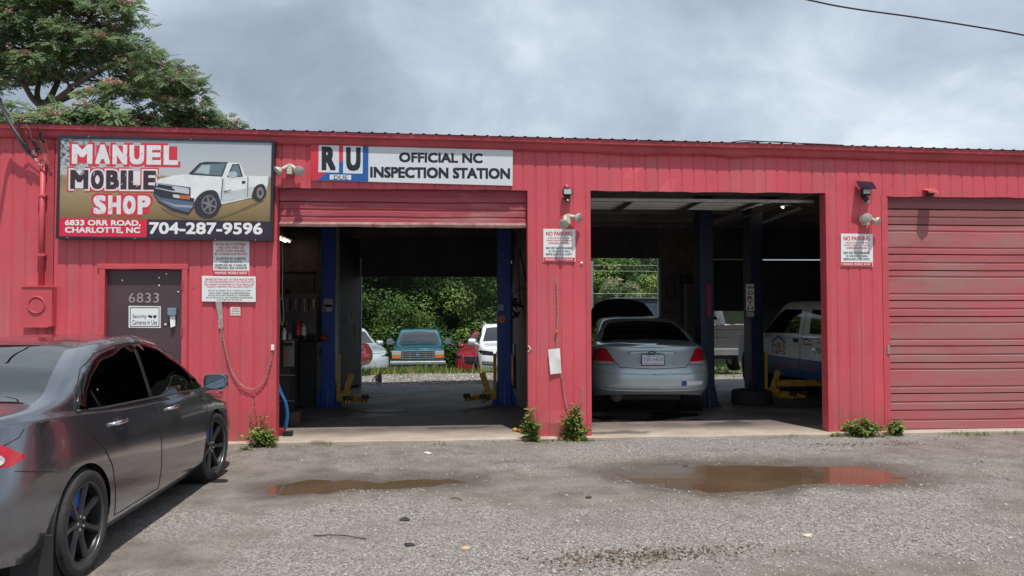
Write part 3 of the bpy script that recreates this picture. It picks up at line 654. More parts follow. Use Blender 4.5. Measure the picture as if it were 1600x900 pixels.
# ------------------------------------------------------------------ vehicles
class Shell:
    """half a car body as one grid (right side, x>0, nose towards +y), cut into panels and mirrored"""
    def __init__(s, plan, rows, belt, rail, mid, centre, n=110, sub=4):
        pl = np.array(catmull(plan, 24)); d = np.r_[0, np.cumsum(np.linalg.norm(np.diff(pl, axis=0), axis=1))]
        u = np.linspace(0, d[-1], n); X = np.interp(u, d, pl[:, 0]); Y = np.interp(u, d, pl[:, 1])
        yr, yf = Y[0], Y[-1]; W = max(X)
        wr = np.clip((Y-0.55*yr)/(0.45*yr), 0, 1)**1.5; wf = np.clip((Y-0.55*yf)/(0.45*yf), 0, 1)**1.5
        ctl = []
        for zk, ix, ir, if_ in rows:
            ctl.append(np.stack([X*(1-ix/W), Y+ir*wr-if_*wf, pchip(zk, Y)], 1))
        top = ctl[-1]
        for (xf, zk) in (belt, rail, mid):
            yy = top[:, 1]; ctl.append(np.stack([top[:, 0]*pchip(xf, yy), yy, pchip(zk, yy)], 1))
        ctl.append(np.stack([top[:, 0]*0, top[:, 1], pchip(centre, top[:, 1])], 1))
        ctl = np.array(ctl)                      # rows x cols x 3
        ext = np.concatenate([ctl, (ctl[-2:-1]*np.array([-1, 1, 1]))])   # mirror beyond the centreline keeps the top flat there
        fine = []
        K = len(ctl)
        for i in range(K-1):
            p0 = ext[i-1] if i else 2*ext[0]-ext[1]; p1, p2, p3 = ext[i], ext[i+1], ext[i+2]
            for j in range(sub):
                t = j/sub
                q = 0.5*((2*p1)+(-p0+p2)*t+(2*p0-5*p1+4*p2-p3)*t*t+(-p0+3*p1-3*p2+p3)*t**3)
                fine.append(q)
        fine.append(ext[K-1]); g = np.array(fine); g[:, 0, 0] = 0; g[:, -1, 0] = 0; g[:, :, 0] = np.maximum(g[:, :, 0], 0)
        bm = bmesh.new(); V = [[bm.verts.new(g[r, c]) for c in range(n)] for r in range(len(g))]
        for r in range(len(g)-1):
            for c in range(n-1):
                try: bm.faces.new((V[r][c], V[r][c+1], V[r+1][c+1], V[r+1][c]))
                except ValueError: pass
        bmesh.ops.remove_doubles(bm, verts=bm.verts, dist=1e-5)
        bmesh.ops.dissolve_degenerate(bm, edges=bm.edges, dist=1e-5)
        bmesh.ops.recalc_face_normals(bm, faces=bm.faces)
        av = sum((f.normal.x for f in bm.faces if f.calc_center_median().x > W*0.8))
        if av < 0: bmesh.ops.reverse_faces(bm, faces=bm.faces)
        bm.normal_update(); s.bm = bm; s.lay = bm.faces.layers.int.new('part'); s.names = {}; s.W = W; s.k = 0
        s.bvh = BVHTree.FromBMesh(bm); s.parent = None
    def region(s, name, poly, mat, axes=(1, 2), sel=None, label=None, delete=False, merge=False):
        bm = s.bm; lay = s.lay; k3 = 3-axes[0]-axes[1]; s.k += 1; idx = s.k
        sel = sel or (lambda c, n: True); e = 0.03
        for (a, b_) in zip(poly, poly[1:]+poly[:1]):
            a = np.array(a); b_ = np.array(b_); lo = np.minimum(a, b_)-e*0.2; hi = np.maximum(a, b_)+e*0.2; d = b_-a
            if np.linalg.norm(d) < 1e-6: continue
            no = Vector((0, 0, 0)); no[axes[0]] = -d[1]; no[axes[1]] = d[0]; co = Vector((0, 0, 0)); co[axes[0]] = a[0]; co[axes[1]] = a[1]
            fs_ = []
            for f in bm.faces:
                if f[lay] != 0: continue
                p = [(v.co[axes[0]], v.co[axes[1]]) for v in f.verts]
                if max(q[0] for q in p) < lo[0] or min(q[0] for q in p) > hi[0] or max(q[1] for q in p) < lo[1] or min(q[1] for q in p) > hi[1]: continue
                if sel(f.calc_center_median(), f.normal): fs_.append(f)
            if not fs_: continue
            es = {e_ for f in fs_ for e_ in f.edges}; vs_ = {v for f in fs_ for v in f.verts}
            bmesh.ops.bisect_plane(bm, geom=list(vs_)+list(es)+fs_, dist=2e-4, plane_co=co, plane_no=no.normalized())
        n = len(poly); kill = []
        for f in bm.faces:
            if f[lay] != 0: continue
            c = f.calc_center_median()
            if not sel(c, f.normal): continue
            x, y = c[axes[0]], c[axes[1]]; ins = False; j = n-1
            for i in range(n):
                xi, yi = poly[i]; xj, yj = poly[j]
                if (yi > y) != (yj > y) and x < (xj-xi)*(y-yi)/(yj-yi)+xi: ins = not ins
                j = i
            if ins:
                if delete: kill.append(f)
                else: f[lay] = idx
        if delete: bmesh.ops.delete(bm, geom=kill, context='FACES')
        else: s.names[idx] = (name, mat, merge, label)
        return idx
    def arch(s, yc, zc, r, n=28, z0=0.0):
        pts = [(yc+r*math.cos(a), zc+r*math.sin(a)) for a in np.linspace(math.pi*1.12, -math.pi*0.12, n)]
        pts = [(yc-r*1.0, z0-0.3)]+pts+[(yc+r*1.0, z0-0.3)]
        s.region('x', pts, None, sel=lambda c, nn: c.x > s.W*0.55 and c.z < zc+r+0.12, delete=True)
    def emit(s, parent, bodymat, bodyname='body'):
        bm = s.bm; bm.normal_update(); bm.verts.index_update(); objs = {}
        nrm = [v.normal.copy() for v in bm.verts]; co = [v.co.copy() for v in bm.verts]
        groups = {}
        for f in bm.faces: groups.setdefault(f[s.lay], []).append([v.index for v in f.verts])
        s.co, s.nrm = co, nrm
        for idx, fs_ in groups.items():
            name, mat, merge, label = (bodyname, bodymat, True, None) if idx == 0 else s.names[idx]
            for side in ((0,) if merge else (1, -1)):
                mp_ = {}; V = []; NN = []; F = []
                for sg in ((1, -1) if side == 0 else (side,)):
                    for f in fs_:
                        g = []
                        for i in f:
                            key = (i, sg if co[i].x > 1e-4 else 0)
                            if key not in mp_:
                                mp_[key] = len(V); V.append((co[i].x*sg, co[i].y, co[i].z)); q = nrm[i]
                                NN.append(Vector((q.x*sg if key[1] else 0, q.y, q.z)).normalized() if (key[1] or abs(q.y)+abs(q.z) > 1e-3) else q)
                            g.append(mp_[key])
                        F.append(g if sg > 0 else g[::-1])
                me = bpy.data.meshes.new(name); me.from_pydata(V, [], F); me.materials.append(mat); me.polygons.foreach_set('use_smooth', [True]*len(me.polygons))
                me.normals_split_custom_set_from_vertices(NN)
                o = bpy.data.objects.new(name, me); col.objects.link(o); o.parent = parent
                if label: o['label'] = label
                objs.setdefault(idx, {})[side] = o
        s.objs = objs; return objs
    def proj(s, pts, axis, closed=False, step=0.04, lift=0.0):
        """project a 2-D outline on the body along x (side view) or y (end view)"""
        P_ = [np.array(p, float) for p in pts]; P_ = P_+[P_[0]] if closed else P_; o = []
        for a, b_ in zip(P_, P_[1:]):
            k = max(1, int(np.linalg.norm(b_-a)/step))
            for i in range(k): o.append(a+(b_-a)*i/k)
        o.append(P_[-1]); r = []
        for q in o:
            if axis == 'x': org = Vector((4, q[0], q[1])); d = Vector((-1, 0, 0))
            elif axis == '-y': org = Vector((q[0], -6, q[1])); d = Vector((0, 1, 0))
            else: org = Vector((q[0], 6, q[1])); d = Vector((0, -1, 0))
            h = s.bvh.ray_cast(org, d)
            if h[0] is not None: r.append(h[0]-d*lift)
        return r
    def gap(s, pts, parent, axis='x', r=0.0035, mat=None, name='panel_gap', closed=False, both=True, lift=0.0, n=5):
        q = s.proj(pts, axis, closed, lift=lift)
        if len(q) < 2: return
        for sg in ((1, -1) if both else (0,)):
            m = MB(); m.tube([(p.x*(sg or 1), p.y, p.z) for p in q], r, n)
            if sg == 0: m.tube([(-p.x, p.y, p.z) for p in q], r, n)
            m.build(name, mat or BLK, parent, smooth=True)

def wheel(parent, x, y, rad, w, side, rim_mat, rr=0.66, spokes=5, style=0, hub=None, caliper=None, spin=0.2, steer=0.0):
    """side=+1 outer face towards +x"""
    M = Matrix.Translation((x, y, rad)) @ Matrix.Rotation(R(steer), 4, 'Z') @ (Matrix.Rotation(R(90), 4, 'Y') if side > 0 else Matrix.Rotation(R(-90), 4, 'Y')) @ Matrix.Rotation(spin, 4, 'Z')
    h = w/2; ri = rad*rr
    m = MB().use(rim_mat)
    m.lathe([(ri*1.005, -h*.9), (ri*.97, -h*.5), (ri*.95, h*.5), (ri*.97, h*.74), (ri*1.01, h*.82), (ri*1.015, h*.9), (ri*.985, h*.9), (ri*.955, h*.80)], M, 40)
    if style == 0:      # open spokes
        for k in range(spokes):
            a = 2*math.pi*k/spokes; A = M @ Matrix.Rotation(a, 4, 'Z')
            r0, r1 = ri*.16, ri*.965; w0, w1, z0, z1 = ri*.13, ri*.115, h*.62, h*.80; wm, zm, rm = ri*.085, h*.66, ri*.5
            v = []
            for (r_, ww, zt, th) in ((r0, w0, z0, .03), (rm, wm, zm, .026), (r1, w1, z1, .03)):
                v += [A @ Vector((r_, -ww, zt-.016)), A @ Vector((r_, -ww*.55, zt)), A @ Vector((r_, ww*.55, zt)), A @ Vector((r_, ww, zt-.016)), A @ Vector((r_, ww*.8, zt-th-.02)), A @ Vector((r_, -ww*.8, zt-th-.02))]
            f = [(i*6+j, i*6+(j+1) % 6, (i+1)*6+(j+1) % 6, (i+1)*6+j) for i in range(2) for j in range(6)]
            m.raw(v, f)
        m.lathe([(0, h*.60), (ri*.10, h*.60), (ri*.13, h*.58), (ri*.24, h*.62), (ri*.25, h*.40), (ri*.1, h*.35)], M, 20)
    else:               # hub cap with slots
        m.lathe([(0, h*.72), (ri*.2, h*.70), (ri*.5, h*.74), (ri*.93, h*.80), (ri*.96, h*.78)], M, 30)
    if style == 0:
        m.use(pm('rim_lip', (.30, .30, .31), .3, .8)).lathe([(ri*.992, h*.86), (ri*1.0, h*.915), (ri*1.012, h*.915), (ri*1.018, h*.88)], M, 48)
    wobj = m.build('wheel', None, parent, smooth=35)
    pr = [(ri*1.0, -h*.86), (ri*1.10, -h*1.0), (rad*.90, -h*1.02), (rad*.97, -h*.93), (rad*.995, -h*.78)]
    for k in range(5):
        a = -h*.78+k*(1.56*h/5); pr += [(rad, a+.01), (rad, a+1.56*h/5-.012), (rad-.009, a+1.56*h/5-.010), (rad-.009, a+1.56*h/5)]
    pr += [(rad*.97, h*.93), (rad*.90, h*1.02), (ri*1.10, h*1.0), (ri*1.0, h*.86), (ri*.97, h*.6)]
    MB().lathe(pr, M, 48).build('tyre', RUB, wobj, smooth=50)
    m = MB().use(GALV).lathe([(0, 0.012), (ri*.78, 0.012), (ri*.78, 0.0), (0, 0)], M, 30)
    m.build('brake_disc', None, wobj, smooth=40)
    if style == 0:
        m = MB().use(CHROME if hub is None else hub)
        for k in range(5):
            A = M @ Matrix.Rotation(2*math.pi*(k+.5)/5, 4, 'Z') @ Matrix.Translation((ri*.17, 0, 0)); m.lathe([(0, h*.66), (.008, h*.66), (.010, h*.64), (.010, h*.58)], A, 8)
        m.build('lug_nuts', None, wobj, smooth=40)
    if caliper:
        m = MB(); A = Matrix.Translation((x, y, rad)) @ (Matrix.Rotation(R(90), 4, 'Y') if side > 0 else Matrix.Rotation(R(-90), 4, 'Y'))
        m.lathe([(ri*.45, -0.03), (ri*.45, .045), (ri*.80, .045), (ri*.82, .03), (ri*.82, -0.03)], A, 10, R(55), R(125)) if False else None
        a0 = caliper[1]
        m.lathe([(ri*.42, .02), (ri*.42, .05), (ri*.80, .05), (ri*.83, .035), (ri*.83, .0)], A, 10, R(a0-35), R(a0+35)); m.build('brake_caliper', caliper[0], wobj, smooth=40)
    return wobj
def liner(parent, xo, y, zc, r):
    for sg in (1, -1):
        m = MB(); prf = [(r+.004, 0), (r+.004, -0.34), (0.02, -0.34)]
        m.lathe([(a, b_) for a, b_ in prf], Matrix.Translation((sg*xo, y, zc)) @ Matrix.Rotation(R(90*sg), 4, 'Y'), 30)
        m.build('wheel_well', BLK, parent, smooth=40)
def seats(parent, ys, w=0.5, z=0.30, mat=None, top=1.10):
    mat = mat or BLK
    for y in ys:
        for x in (-0.37, 0.37):
            m = MB(); m.box(x-w/2, x+w/2, y-0.22, y+0.28, z, z+0.18); M = Matrix.Translation((x, y-0.22, z+.15)) @ Matrix.Rotation(R(16), 4, 'X')
            m.box(-w/2, w/2, -0.07, 0.07, 0, top-z-.32, M); m.box(-.13, .13, -.05, .05, top-z-.28, top-z-.08, M)
            m.build('seat', mat, parent, bevel=0.04, seg=3)
def carbase(name, label, cat, x, y, z, heading, group=None):
    return empty(name, label, cat, (x, y, z), R(heading), group)
def mirror_(parent, x, y, z, mat, glass=None, s=1.0, sides=(1, -1), fwd=1):
    for sg in sides:
        A = Matrix.Translation((sg*x, y, z)); m = MB(); rings = []
        for (yy, a, b_) in ((-.055, .112, .078), (-.05, .125, .09), (0, .128, .092), (.06, .105, .07), (.10, .05, .03)):
            rings.append([A @ Vector((s*a*sgn(math.cos(t))*abs(math.cos(t))**.6+sg*.12, yy*s, s*b_*sgn(math.sin(t))*abs(math.sin(t))**.6+.05)) for t in np.linspace(0, 2*math.pi, 20, endpoint=False)])
        v = [p for r_ in rings for p in r_]; f = [(i*20+j, i*20+(j+1) % 20, (i+1)*20+(j+1) % 20, (i+1)*20+j) for i in range(4) for j in range(20)]+[tuple(range(80, 100))]
        m.raw(v, f); m.tube([A @ Vector((-sg*.06, .03, -.045)), A @ Vector((sg*.05, .02, .0))], .03, 8)
        o = m.build('mirror', mat, parent, smooth=50)
        m = MB(); m.raw([A @ Vector((s*.108*sgn(math.cos(t))*abs(math.cos(t))**.6+sg*.12, -.052*s, s*.074*sgn(math.sin(t))*abs(math.sin(t))**.6+.05)) for t in np.linspace(0, 2*math.pi, 20, endpoint=False)], [tuple(range(20))])
        m.build('mirror_glass', glass or pm('mirror_silver', (0.35, 0.42, 0.5), 0.03, 1.0, var=0.02), o)
def sgn(v): return 1 if v >= 0 else -1
def paint(name, c, metal=0.4, rough=0.35, dust=None):
    return pm(name, c, rough, metal, var=0.06, vs=2.0, coat=1.0, dirt=dust, dirt_s=2.5, dirt_t=0.62)

# ---- dark sedan in the left foreground
CG = paint('graphite_paint', (0.225, 0.235, 0.262), 0.88, 0.22)
car = carbase('dark_sedan', 'dark grey sedan with black alloy wheels parked outside the entry door', 'car', -3.085, -3.27, -0.055, 0.3)
plan = [(0, -2.23), (0.42, -2.205), (0.66, -2.12), (0.78, -1.93), (0.838, -1.6), (0.862, -1.1), (0.868, -.5), (0.868, .3), (0.868, 1.0), (0.868, 1.4), (0.86, 1.78), (0.80, 2.02), (0.60, 2.19), (0.32, 2.26), (0, 2.28)]
rows = [([(-2.3, .27), (-1.9, .23), (-.9, .17), (.9, .17), (2.3, .2)], .07, .12, .08), ([(-2.3, .36), (-.9, .255), (.9, .255), (2.3, .3)], .022, .03, .02),
        ([(-2.3, .50), (0, .42), (2.3, .42)], .0, .0, .0), ([(-2.3, .64), (0, .60), (2.3, .52)], .0, .015, .02),
        ([(-2.3, .80), (0, .77), (1.4, .72), (2.3, .60)], .012, .07, .07), ([(-2.3, .955), (-1.6, .965), (-.6, .92), (.6, .875), (1.2, .83), (1.7, .745), (2.3, .655)], .045, .13, .16)]
belt = ([(-2.3, .965), (2.3, .965)], [(-2.3, .99), (-1.75, 1.02), (-1.2, .995), (-.2, .94), (.6, .91), (1.2, .87), (1.7, .79), (2.3, .66)])
rail = ([(-2.3, .86), (-1.9, .88), (-1.5, .88), (-1.1, .84), (-.6, .775), (.1, .765), (.6, .79), (1.0, .85), (1.35, .88), (2.3, .8)],
        [(-2.3, 1.0), (-1.85, 1.045), (-1.5, 1.09), (-1.15, 1.21), (-.8, 1.315), (-.4, 1.37), (0, 1.375), (.35, 1.335), (.65, 1.24), (.95, 1.10), (1.2, .955), (1.4, .88), (1.8, .79), (2.3, .665)])
mid = ([(-2.3, .5), (2.3, .5)], [(-2.3, 1.0), (-1.8, 1.06), (-1.55, 1.10), (-1.1, 1.27), (-.6, 1.40), (0, 1.425), (.4, 1.38), (.9, 1.17), (1.35, .955), (1.5, .90), (1.9, .81), (2.3, .67)])
centre = [(-2.3, 1.0), (-1.8, 1.07), (-1.6, 1.09), (-1.1, 1.285), (-.6, 1.41), (0, 1.435), (.4, 1.395), (.9, 1.19), (1.4, .97), (1.6, .90), (2.0, .81), (2.3, .67)]
S = Shell(plan, rows, belt, rail, mid, centre, 150, 5)
side = lambda c, n: c.x > .38 and abs(n.x) > .30
S.arch(-1.35, .325, .355); S.arch(1.35, .325, .35)
gr = [(-1.30, 1.005), (-1.27, 1.06), (-1.18, 1.14), (-1.0, 1.225), (-.75, 1.295), (-.45, 1.335), (-.14, 1.345), (-.14, .952)]
gf = [(-.07, .95), (-.07, 1.345), (.15, 1.338), (.38, 1.295), (.6, 1.215), (.85, 1.09), (1.10, .945), (1.16, .892)]
iq = S.region('quarter_window', [(-1.30, 1.005), (-1.27, 1.06), (-1.18, 1.14), (-1.13, 1.165), (-1.015, .99)], TINT, sel=side)
iw = S.region('rear_side_window', [(-1.0, .985), (-1.115, 1.172), (-1.0, 1.225), (-.75, 1.295), (-.45, 1.335), (-.14, 1.345), (-.14, .952)], TINT, sel=side)
ifw = S.region('front_side_window', [(-.07, .95), (-.07, 1.345), (.15, 1.338), (.38, 1.295), (.6, 1.215), (.85, 1.09), (.98, 1.015), (.98, .905)], TINT, sel=side)
S.region('front_quarter_window', [(1.0, .904), (1.0, 1.004), (1.10, .945), (1.16, .892)], TINT, sel=side)
back = lambda c, n: c.y < -.5 and n.z > .1 and abs(n.x) < .62 and c.z > 1.05
S.region('rear_window', [(-.01, 1.10), (.50, 1.085), (.66, 1.08), (.56, 1.25), (.47, 1.37), (.25, 1.385), (-.01, 1.39)], TINT2, (0, 2), back, merge=True)
S.region('windshield', [(-.01, .95), (.62, .93), (.68, .96), (.58, 1.2), (.50, 1.345), (.25, 1.37), (-.01, 1.38)], TINT, (0, 2), lambda c, n: c.y > .35 and n.z > .1 and abs(n.x) < .7 and c.z > .93, merge=True)
dr = [(-.105, .25), (-.105, 1.375), (-.45, 1.365), (-.78, 1.325), (-1.05, 1.245), (-1.28, 1.11), (-1.34, 1.01), (-1.25, .86), (-1.10, .74), (-.99, .60), (-.94, .44), (-.90, .25)]
df = [(-.105, .25), (-.105, 1.375), (.15, 1.37), (.40, 1.325), (.62, 1.245), (.90, 1.105), (1.18, .91), (1.10, .80), (1.05, .6), (1.03, .25)]
idr = S.region('rear_door', dr, CG, sel=side); idf = S.region('front_door', df, CG, sel=side)
tl = [(-2.4, 1.05), (-2.08, .985), (-1.87, .825), (-1.95, .79), (-2.4, .765)]
itl = S.region('tail_light', tl, TAIL, sel=lambda c, n: c.x > .42 and c.y < -1.6 and c.z < .95)
hl = [(2.4, .66), (1.78, .735), (1.74, .70), (1.95, .60), (2.4, .53)]
S.region('headlight', hl, LENS, sel=lambda c, n: c.x > .40 and c.y > 1.6)
S.region('front_grille', [(-.01, .62), (.38, .63), (.38, .54), (-.01, .53)], BLK, (0, 2), lambda c, n: c.y > 1.9, merge=True)
S.emit(car, CG)
S.gap(dr, car, closed=True, r=.004); S.gap(df[2:], car, r=.004)
S.gap([(-1.95, .76), (-1.68, .70)], car, r=.003)
S.gap([(1.03, .8), (1.1, .84), (1.5, .775), (1.76, .735)], car)
S.gap([(-1.31, 1.0), (-1.0, .978), (-.1, .944), (.6, .918), (1.17, .885)], car, r=.008, mat=pm('belt_trim', (0.10, 0.10, 0.11), 0.3, 0.6), name='belt_trim', lift=.002)
S.gap(gr[:-1], car, r=.009, mat=BLKG, name='window_seal', lift=.001); S.gap(gf[1:-1], car, r=.009, mat=BLKG, name='window_seal', lift=.001)
S.gap([(-.105, .945), (-.105, 1.35)], car, r=.026, mat=BLKG, name='door_pillar', lift=-.018, n=8)
S.gap([(-1.008, .985), (-1.122, 1.17)], car, r=.010, mat=BLKG, name='window_divider', lift=.0)
S.gap([(.99, .905), (.99, 1.01)], car, r=.012, mat=BLKG, name='window_divider', lift=.0)
S.gap([(.74, .97), (.735, .93), (.70, .90)], car, axis='-y', r=.004, name='boot_gap')
for sg in (1, -1):                                                  # tinted rain visors, mud flaps, handles
    for pts in ([(-1.29, 1.03), (-1.25, 1.085), (-1.16, 1.155), (-1.0, 1.232), (-.75, 1.302), (-.45, 1.342), (-.14, 1.35)], [(-.06, 1.35), (.15, 1.343), (.38, 1.302), (.6, 1.225), (.85, 1.10), (1.02, 1.005)]):
        q = S.proj(catmull(pts, 4), 'x', step=.1); m = MB(); v = []
        for i, p in enumerate(q):
            cdx = Vector((0, (-.62-p.y)*.04 if p.y < -.1 else (.3-p.y)*.04, -.050)); inset = Vector((.028, 0, 0))
            if i < 1 or i > len(q)-2: cdx = cdx*.5; inset *= .4
            for s_, b_ in ((0, 0.006), (.5, .024), (1, .03)): v.append(((p.x+b_+(.012 if s_ else 0)*s_)*sg, p.y+cdx.y*s_*2, p.z+.008+cdx.z*s_*1.25))
        m.raw(v, [(i*3+j, i*3+j+1, (i+1)*3+j+1, (i+1)*3+j) for i in range(len(q)-1) for j in range(2)]); m.build('window_visor', glassmat('visor', (0.10, 0.07, 0.075), 1.55) if 'visor' not in MATS else MATS['visor'], car, smooth=True)
    m = MB(); v = []
    for z, ya, yb in ((.11, -1.80, -1.60), (.22, -1.79, -1.66), (.34, -1.76, -1.70)):
        v += [(sg*.60, ya, z), (sg*.60, yb, z), (sg*.855, ya, z), (sg*.865, yb, z)]
    m = MB().box(.62*sg, .85*sg, -1.745, -1.725, .12, .36) if sg > 0 else MB().box(-.85, -.62, -1.745, -1.725, .12, .36)
    m.build('mud_flap', BLK, car, bevel=.006)
    for y, z in ((-.86, .865), (.19, .835)):
        p = S.proj([(y, z), (y+.01, z)], 'x')[0]; m = MB().use(CHROME)
        m.tube([(sg*(p.x-.005), y-.105, z), (sg*(p.x+.030), y-.07, z+.004), (sg*(p.x+.033), y, z+.004), (sg*(p.x+.03), y+.07, z+.002), (sg*(p.x-.005), y+.10, z)], [.010, .015, .016, .015, .010], 8)
        o_ = m.build('door_handle', None, car, smooth=True)
        m = MB(); m.lathe([(0, -.002), (.045, -.001), (.05, .004)], Matrix.Translation((sg*(p.x+.001), y, z-.018)) @ Matrix.Rotation(R(90*sg), 4, 'Y'), 16); m.build('handle_cup', CG, o_, smooth=True)
        if y < 0 or True:
            m = MB().lathe([(0, .012), (.011, .012), (.013, .004)], Matrix.Translation((sg*(p.x+.012), y+.115, z)) @ Matrix.Rotation(R(90*sg), 4, 'Y'), 10); m.build('lock_cap', CHROME, o_, smooth=True)
    # clear turn lens in the tail light, seam of the bumper
    q = S.proj([(-2.02+.0, .80)], 'x') if False else None
    m = MB(); cen = S.proj([(-2.035, .832), (-2.03, .832)], 'x')[0]
    bb = []
    for t_ in np.linspace(0, 2*math.pi, 20, endpoint=False):
        h_ = S.proj([(cen.y+.05*math.cos(t_), .832+.034*math.sin(t_)), (cen.y, .832)], 'x'); bb.append(h_[0]+Vector((.006, -.004, 0)))
    m.raw([(p.x*sg, p.y, p.z) for p in bb], [tuple(range(20))]); m.build('reverse_lens', pm('reverse_lens', (0.62, 0.60, 0.60), 0.15, 0.3, var=.2, vs=60, coat=1), S.objs[itl][sg])
mirror_(car, .865, .93, .925, CG, s=.82)
RIMB = pm('rim_black', (0.055, 0.055, 0.060), 0.32, 0.5, var=.3, vs=15)
BLUEC = pm('caliper_blue', (0.01, 0.09, 0.42), 0.35, var=.1)
for sg in (1, -1):
    for y in (-1.35, 1.35):
        w_ = wheel(car, sg*.765, y, .322, .205, sg, RIMB, .745, 7, 0, CHROME, (BLUEC, 200 if sg > 0 else -20), spin=.25+.3*(y > 0), steer=-7 if y > 0 else 0)
    for y in (-1.35, 1.35): pass
for y in (-1.35, 1.35): liner(car, .84, y, .325, .352)
m = MB(); m.box(-.72, .72, -.98, .98, .16, .36); m.box(-.45, .45, -2.0, 2.0, .2, .40); m.build('underbody', BLK, car)
seats(car, (-.72, .30), .50, .30); MB().box(-.75, .75, 1.0, 1.35, .55, .86).build('dashboard', BLK, car, bevel=.04)
MB().box(-.78, .78, -1.75, -1.12, .5, .99).build('parcel_shelf', BLK, car)
m = MB(); m.tube([(0, .62, .80), (0, .66, .90)], .02, 8); m.lathe([(.17, 0), (.175, .012), (.185, 0), (.175, -.012), (.17, 0)], Matrix.Translation((-.37, .62, .90)) @ Matrix.Rotation(R(-65), 4, 'X'), 24); m.build('steering_wheel', BLK, car, smooth=True)
m = MB(); M = Matrix.Translation((.56, -.5, .97)) @ Matrix.Rotation(R(-35), 4, 'X')

# ---- silver sedan in the middle bay
CS = paint('seafoam_silver', (0.47, 0.56, 0.59), 0.45, 0.32)
yaw = 6.5
ta = carbase('silver_sedan', 'pale blue silver sedan with its hood raised, parked inside the middle bay', 'car', 3.20, 3.85, -0.01, -yaw)
plan = [(0, -2.50), (0.40, -2.475), (0.70, -2.37), (0.84, -2.15), (0.895, -1.8), (0.92, -1.2), (0.925, -.4), (0.925, .5), (0.92, 1.2), (0.90, 1.6), (0.84, 2.0), (0.68, 2.3), (0.4, 2.46), (0, 2.50)]
rows = [([(-2.6, .36), (-1.6, .24), (1.6, .2), (2.6, .22)], .09, .10, .08), ([(-2.6, .44), (0, .30), (2.6, .32)], .02, .02, .02),
        ([(-2.6, .56), (0, .46), (2.6, .45)], .0, .0, .0), ([(-2.6, .69), (0, .60), (2.6, .56)], .0, .02, .02),
        ([(-2.6, .84), (0, .74), (2.6, .62)], .02, .11, .08), ([(-2.6, .985), (-1.8, .98), (-.8, .92), (.6, .87), (1.4, .83), (2.0, .75), (2.6, .66)], .075, .20, .16)]
belt = ([(-2.6, .955), (2.6, .955)], [(-2.6, 1.01), (-1.9, 1.03), (-.8, .97), (.6, .92), (1.4, .87), (2.0, .79), (2.6, .67)])
rail = ([(-2.6, .86), (-1.9, .88), (-1.5, .84), (-.9, .76), (0, .74), (.6, .78), (1.1, .86), (2.6, .8)],
        [(-2.6, 1.01), (-2.0, 1.05), (-1.7, 1.08), (-1.3, 1.22), (-.85, 1.32), (-.3, 1.365), (.2, 1.33), (.6, 1.20), (1.0, 1.02), (1.3, .90), (2.0, .80), (2.6, .67)])
mid = ([(-2.6, .5), (2.6, .5)], [(-2.6, 1.02), (-1.95, 1.085), (-1.7, 1.11), (-1.2, 1.30), (-.7, 1.425), (-.1, 1.445), (.3, 1.37), (.9, 1.10), (1.2, .97), (1.5, .92), (2.6, .68)])
centre = [(-2.6, 1.02), (-1.95, 1.09), (-1.7, 1.115), (-1.2, 1.31), (-.7, 1.435), (-.1, 1.455), (.3, 1.37), (.9, 1.11), (1.25, .97), (1.5, .93), (2.6, .69)]
S = Shell(plan, rows, belt, rail, mid, centre, 130, 5)
S.arch(-1.33, .33, .36); S.arch(1.43, .33, .36)
S.region('rear_side_window', [(-1.30, 1.0), (-1.18, 1.16), (-.9, 1.26), (-.55, 1.31), (-.2, 1.32), (-.2, .955)], GLASS, sel=lambda c, n: c.x > .4 and abs(n.x) > .3)
S.region('front_side_window', [(-.13, .95), (-.13, 1.32), (.1, 1.30), (.4, 1.21), (.75, 1.05), (.95, .93)], GLASS, sel=lambda c, n: c.x > .4 and abs(n.x) > .3)
S.region('rear_window', [(-.01, 1.115), (.45, 1.105), (.68, 1.085), (.60, 1.26), (.50, 1.355), (.3, 1.375), (-.01, 1.385)], TINT, (0, 2), lambda c, n: c.y < -.7 and n.z > .1 and c.z > 1.06 and n.y < -.08, merge=True)
S.region('windshield', [(-.01, .98), (.62, .97), (.62, 1.1), (.50, 1.32), (-.01, 1.36)], GLASS, (0, 2), lambda c, n: c.y > .1 and n.z > .1 and c.z > .96 and n.y > .1, merge=True)
S.region('reverse_lens', [(.545, .815), (.53, .78), (.80, .775), (.88, .80), (.86, .822)], pm('pale_lens', (.55, .42, .42), .15, .2, coat=1), (0, 2), lambda c, n: c.y < -1.85)
S.region('tail_light', [(.66, 1.0), (.545, .8151), (.86, .8221), (.91, .88), (.80, .97), (.72, 1.0)], TAIL, (0, 2), lambda c, n: c.y < -1.85)
S.region('boot_lid', [(-.01, 1.005), (.65, .995), (.53, .80), (.47, .735), (-.01, .715)], CS, (0, 2), lambda c, n: c.y < -1.95, merge=True)
S.emit(ta, CS)
S.gap([(-.0, .715), (.47, .735), (.53, .80), (.65, .99)], ta, axis='-y', r=.006, both=False, mat=DARK); S.gap([(.53, .772), (.80, .768), (.90, .80)], ta, axis='-y', r=.005, mat=DARK)
S.gap([(.0, .40), (.45, .405), (.78, .42)], ta, axis='-y', r=.009, mat=pm('bumper_strip', (0.6, 0.63, 0.64), .3, .3), name='bumper_strip', both=False)
S.gap([(.0, .64), (.5, .645), (.82, .67)], ta, axis='-y', r=.012, mat=CS, name='bumper_edge', both=False)
S.gap([(-.165, .95), (-.165, 1.34)], ta, r=.03, mat=BLKG, name='door_pillar', lift=-.02, n=8)
S.gap([(-.165, .95), (-.165, .3)], ta); S.gap([(-1.30, 1.02), (-1.1, .75), (-.98, .5), (-.95, .3)], ta); S.gap([(-1.2, .845), (-1.1, .845)], ta, r=.014, mat=CS, name='door_handle')
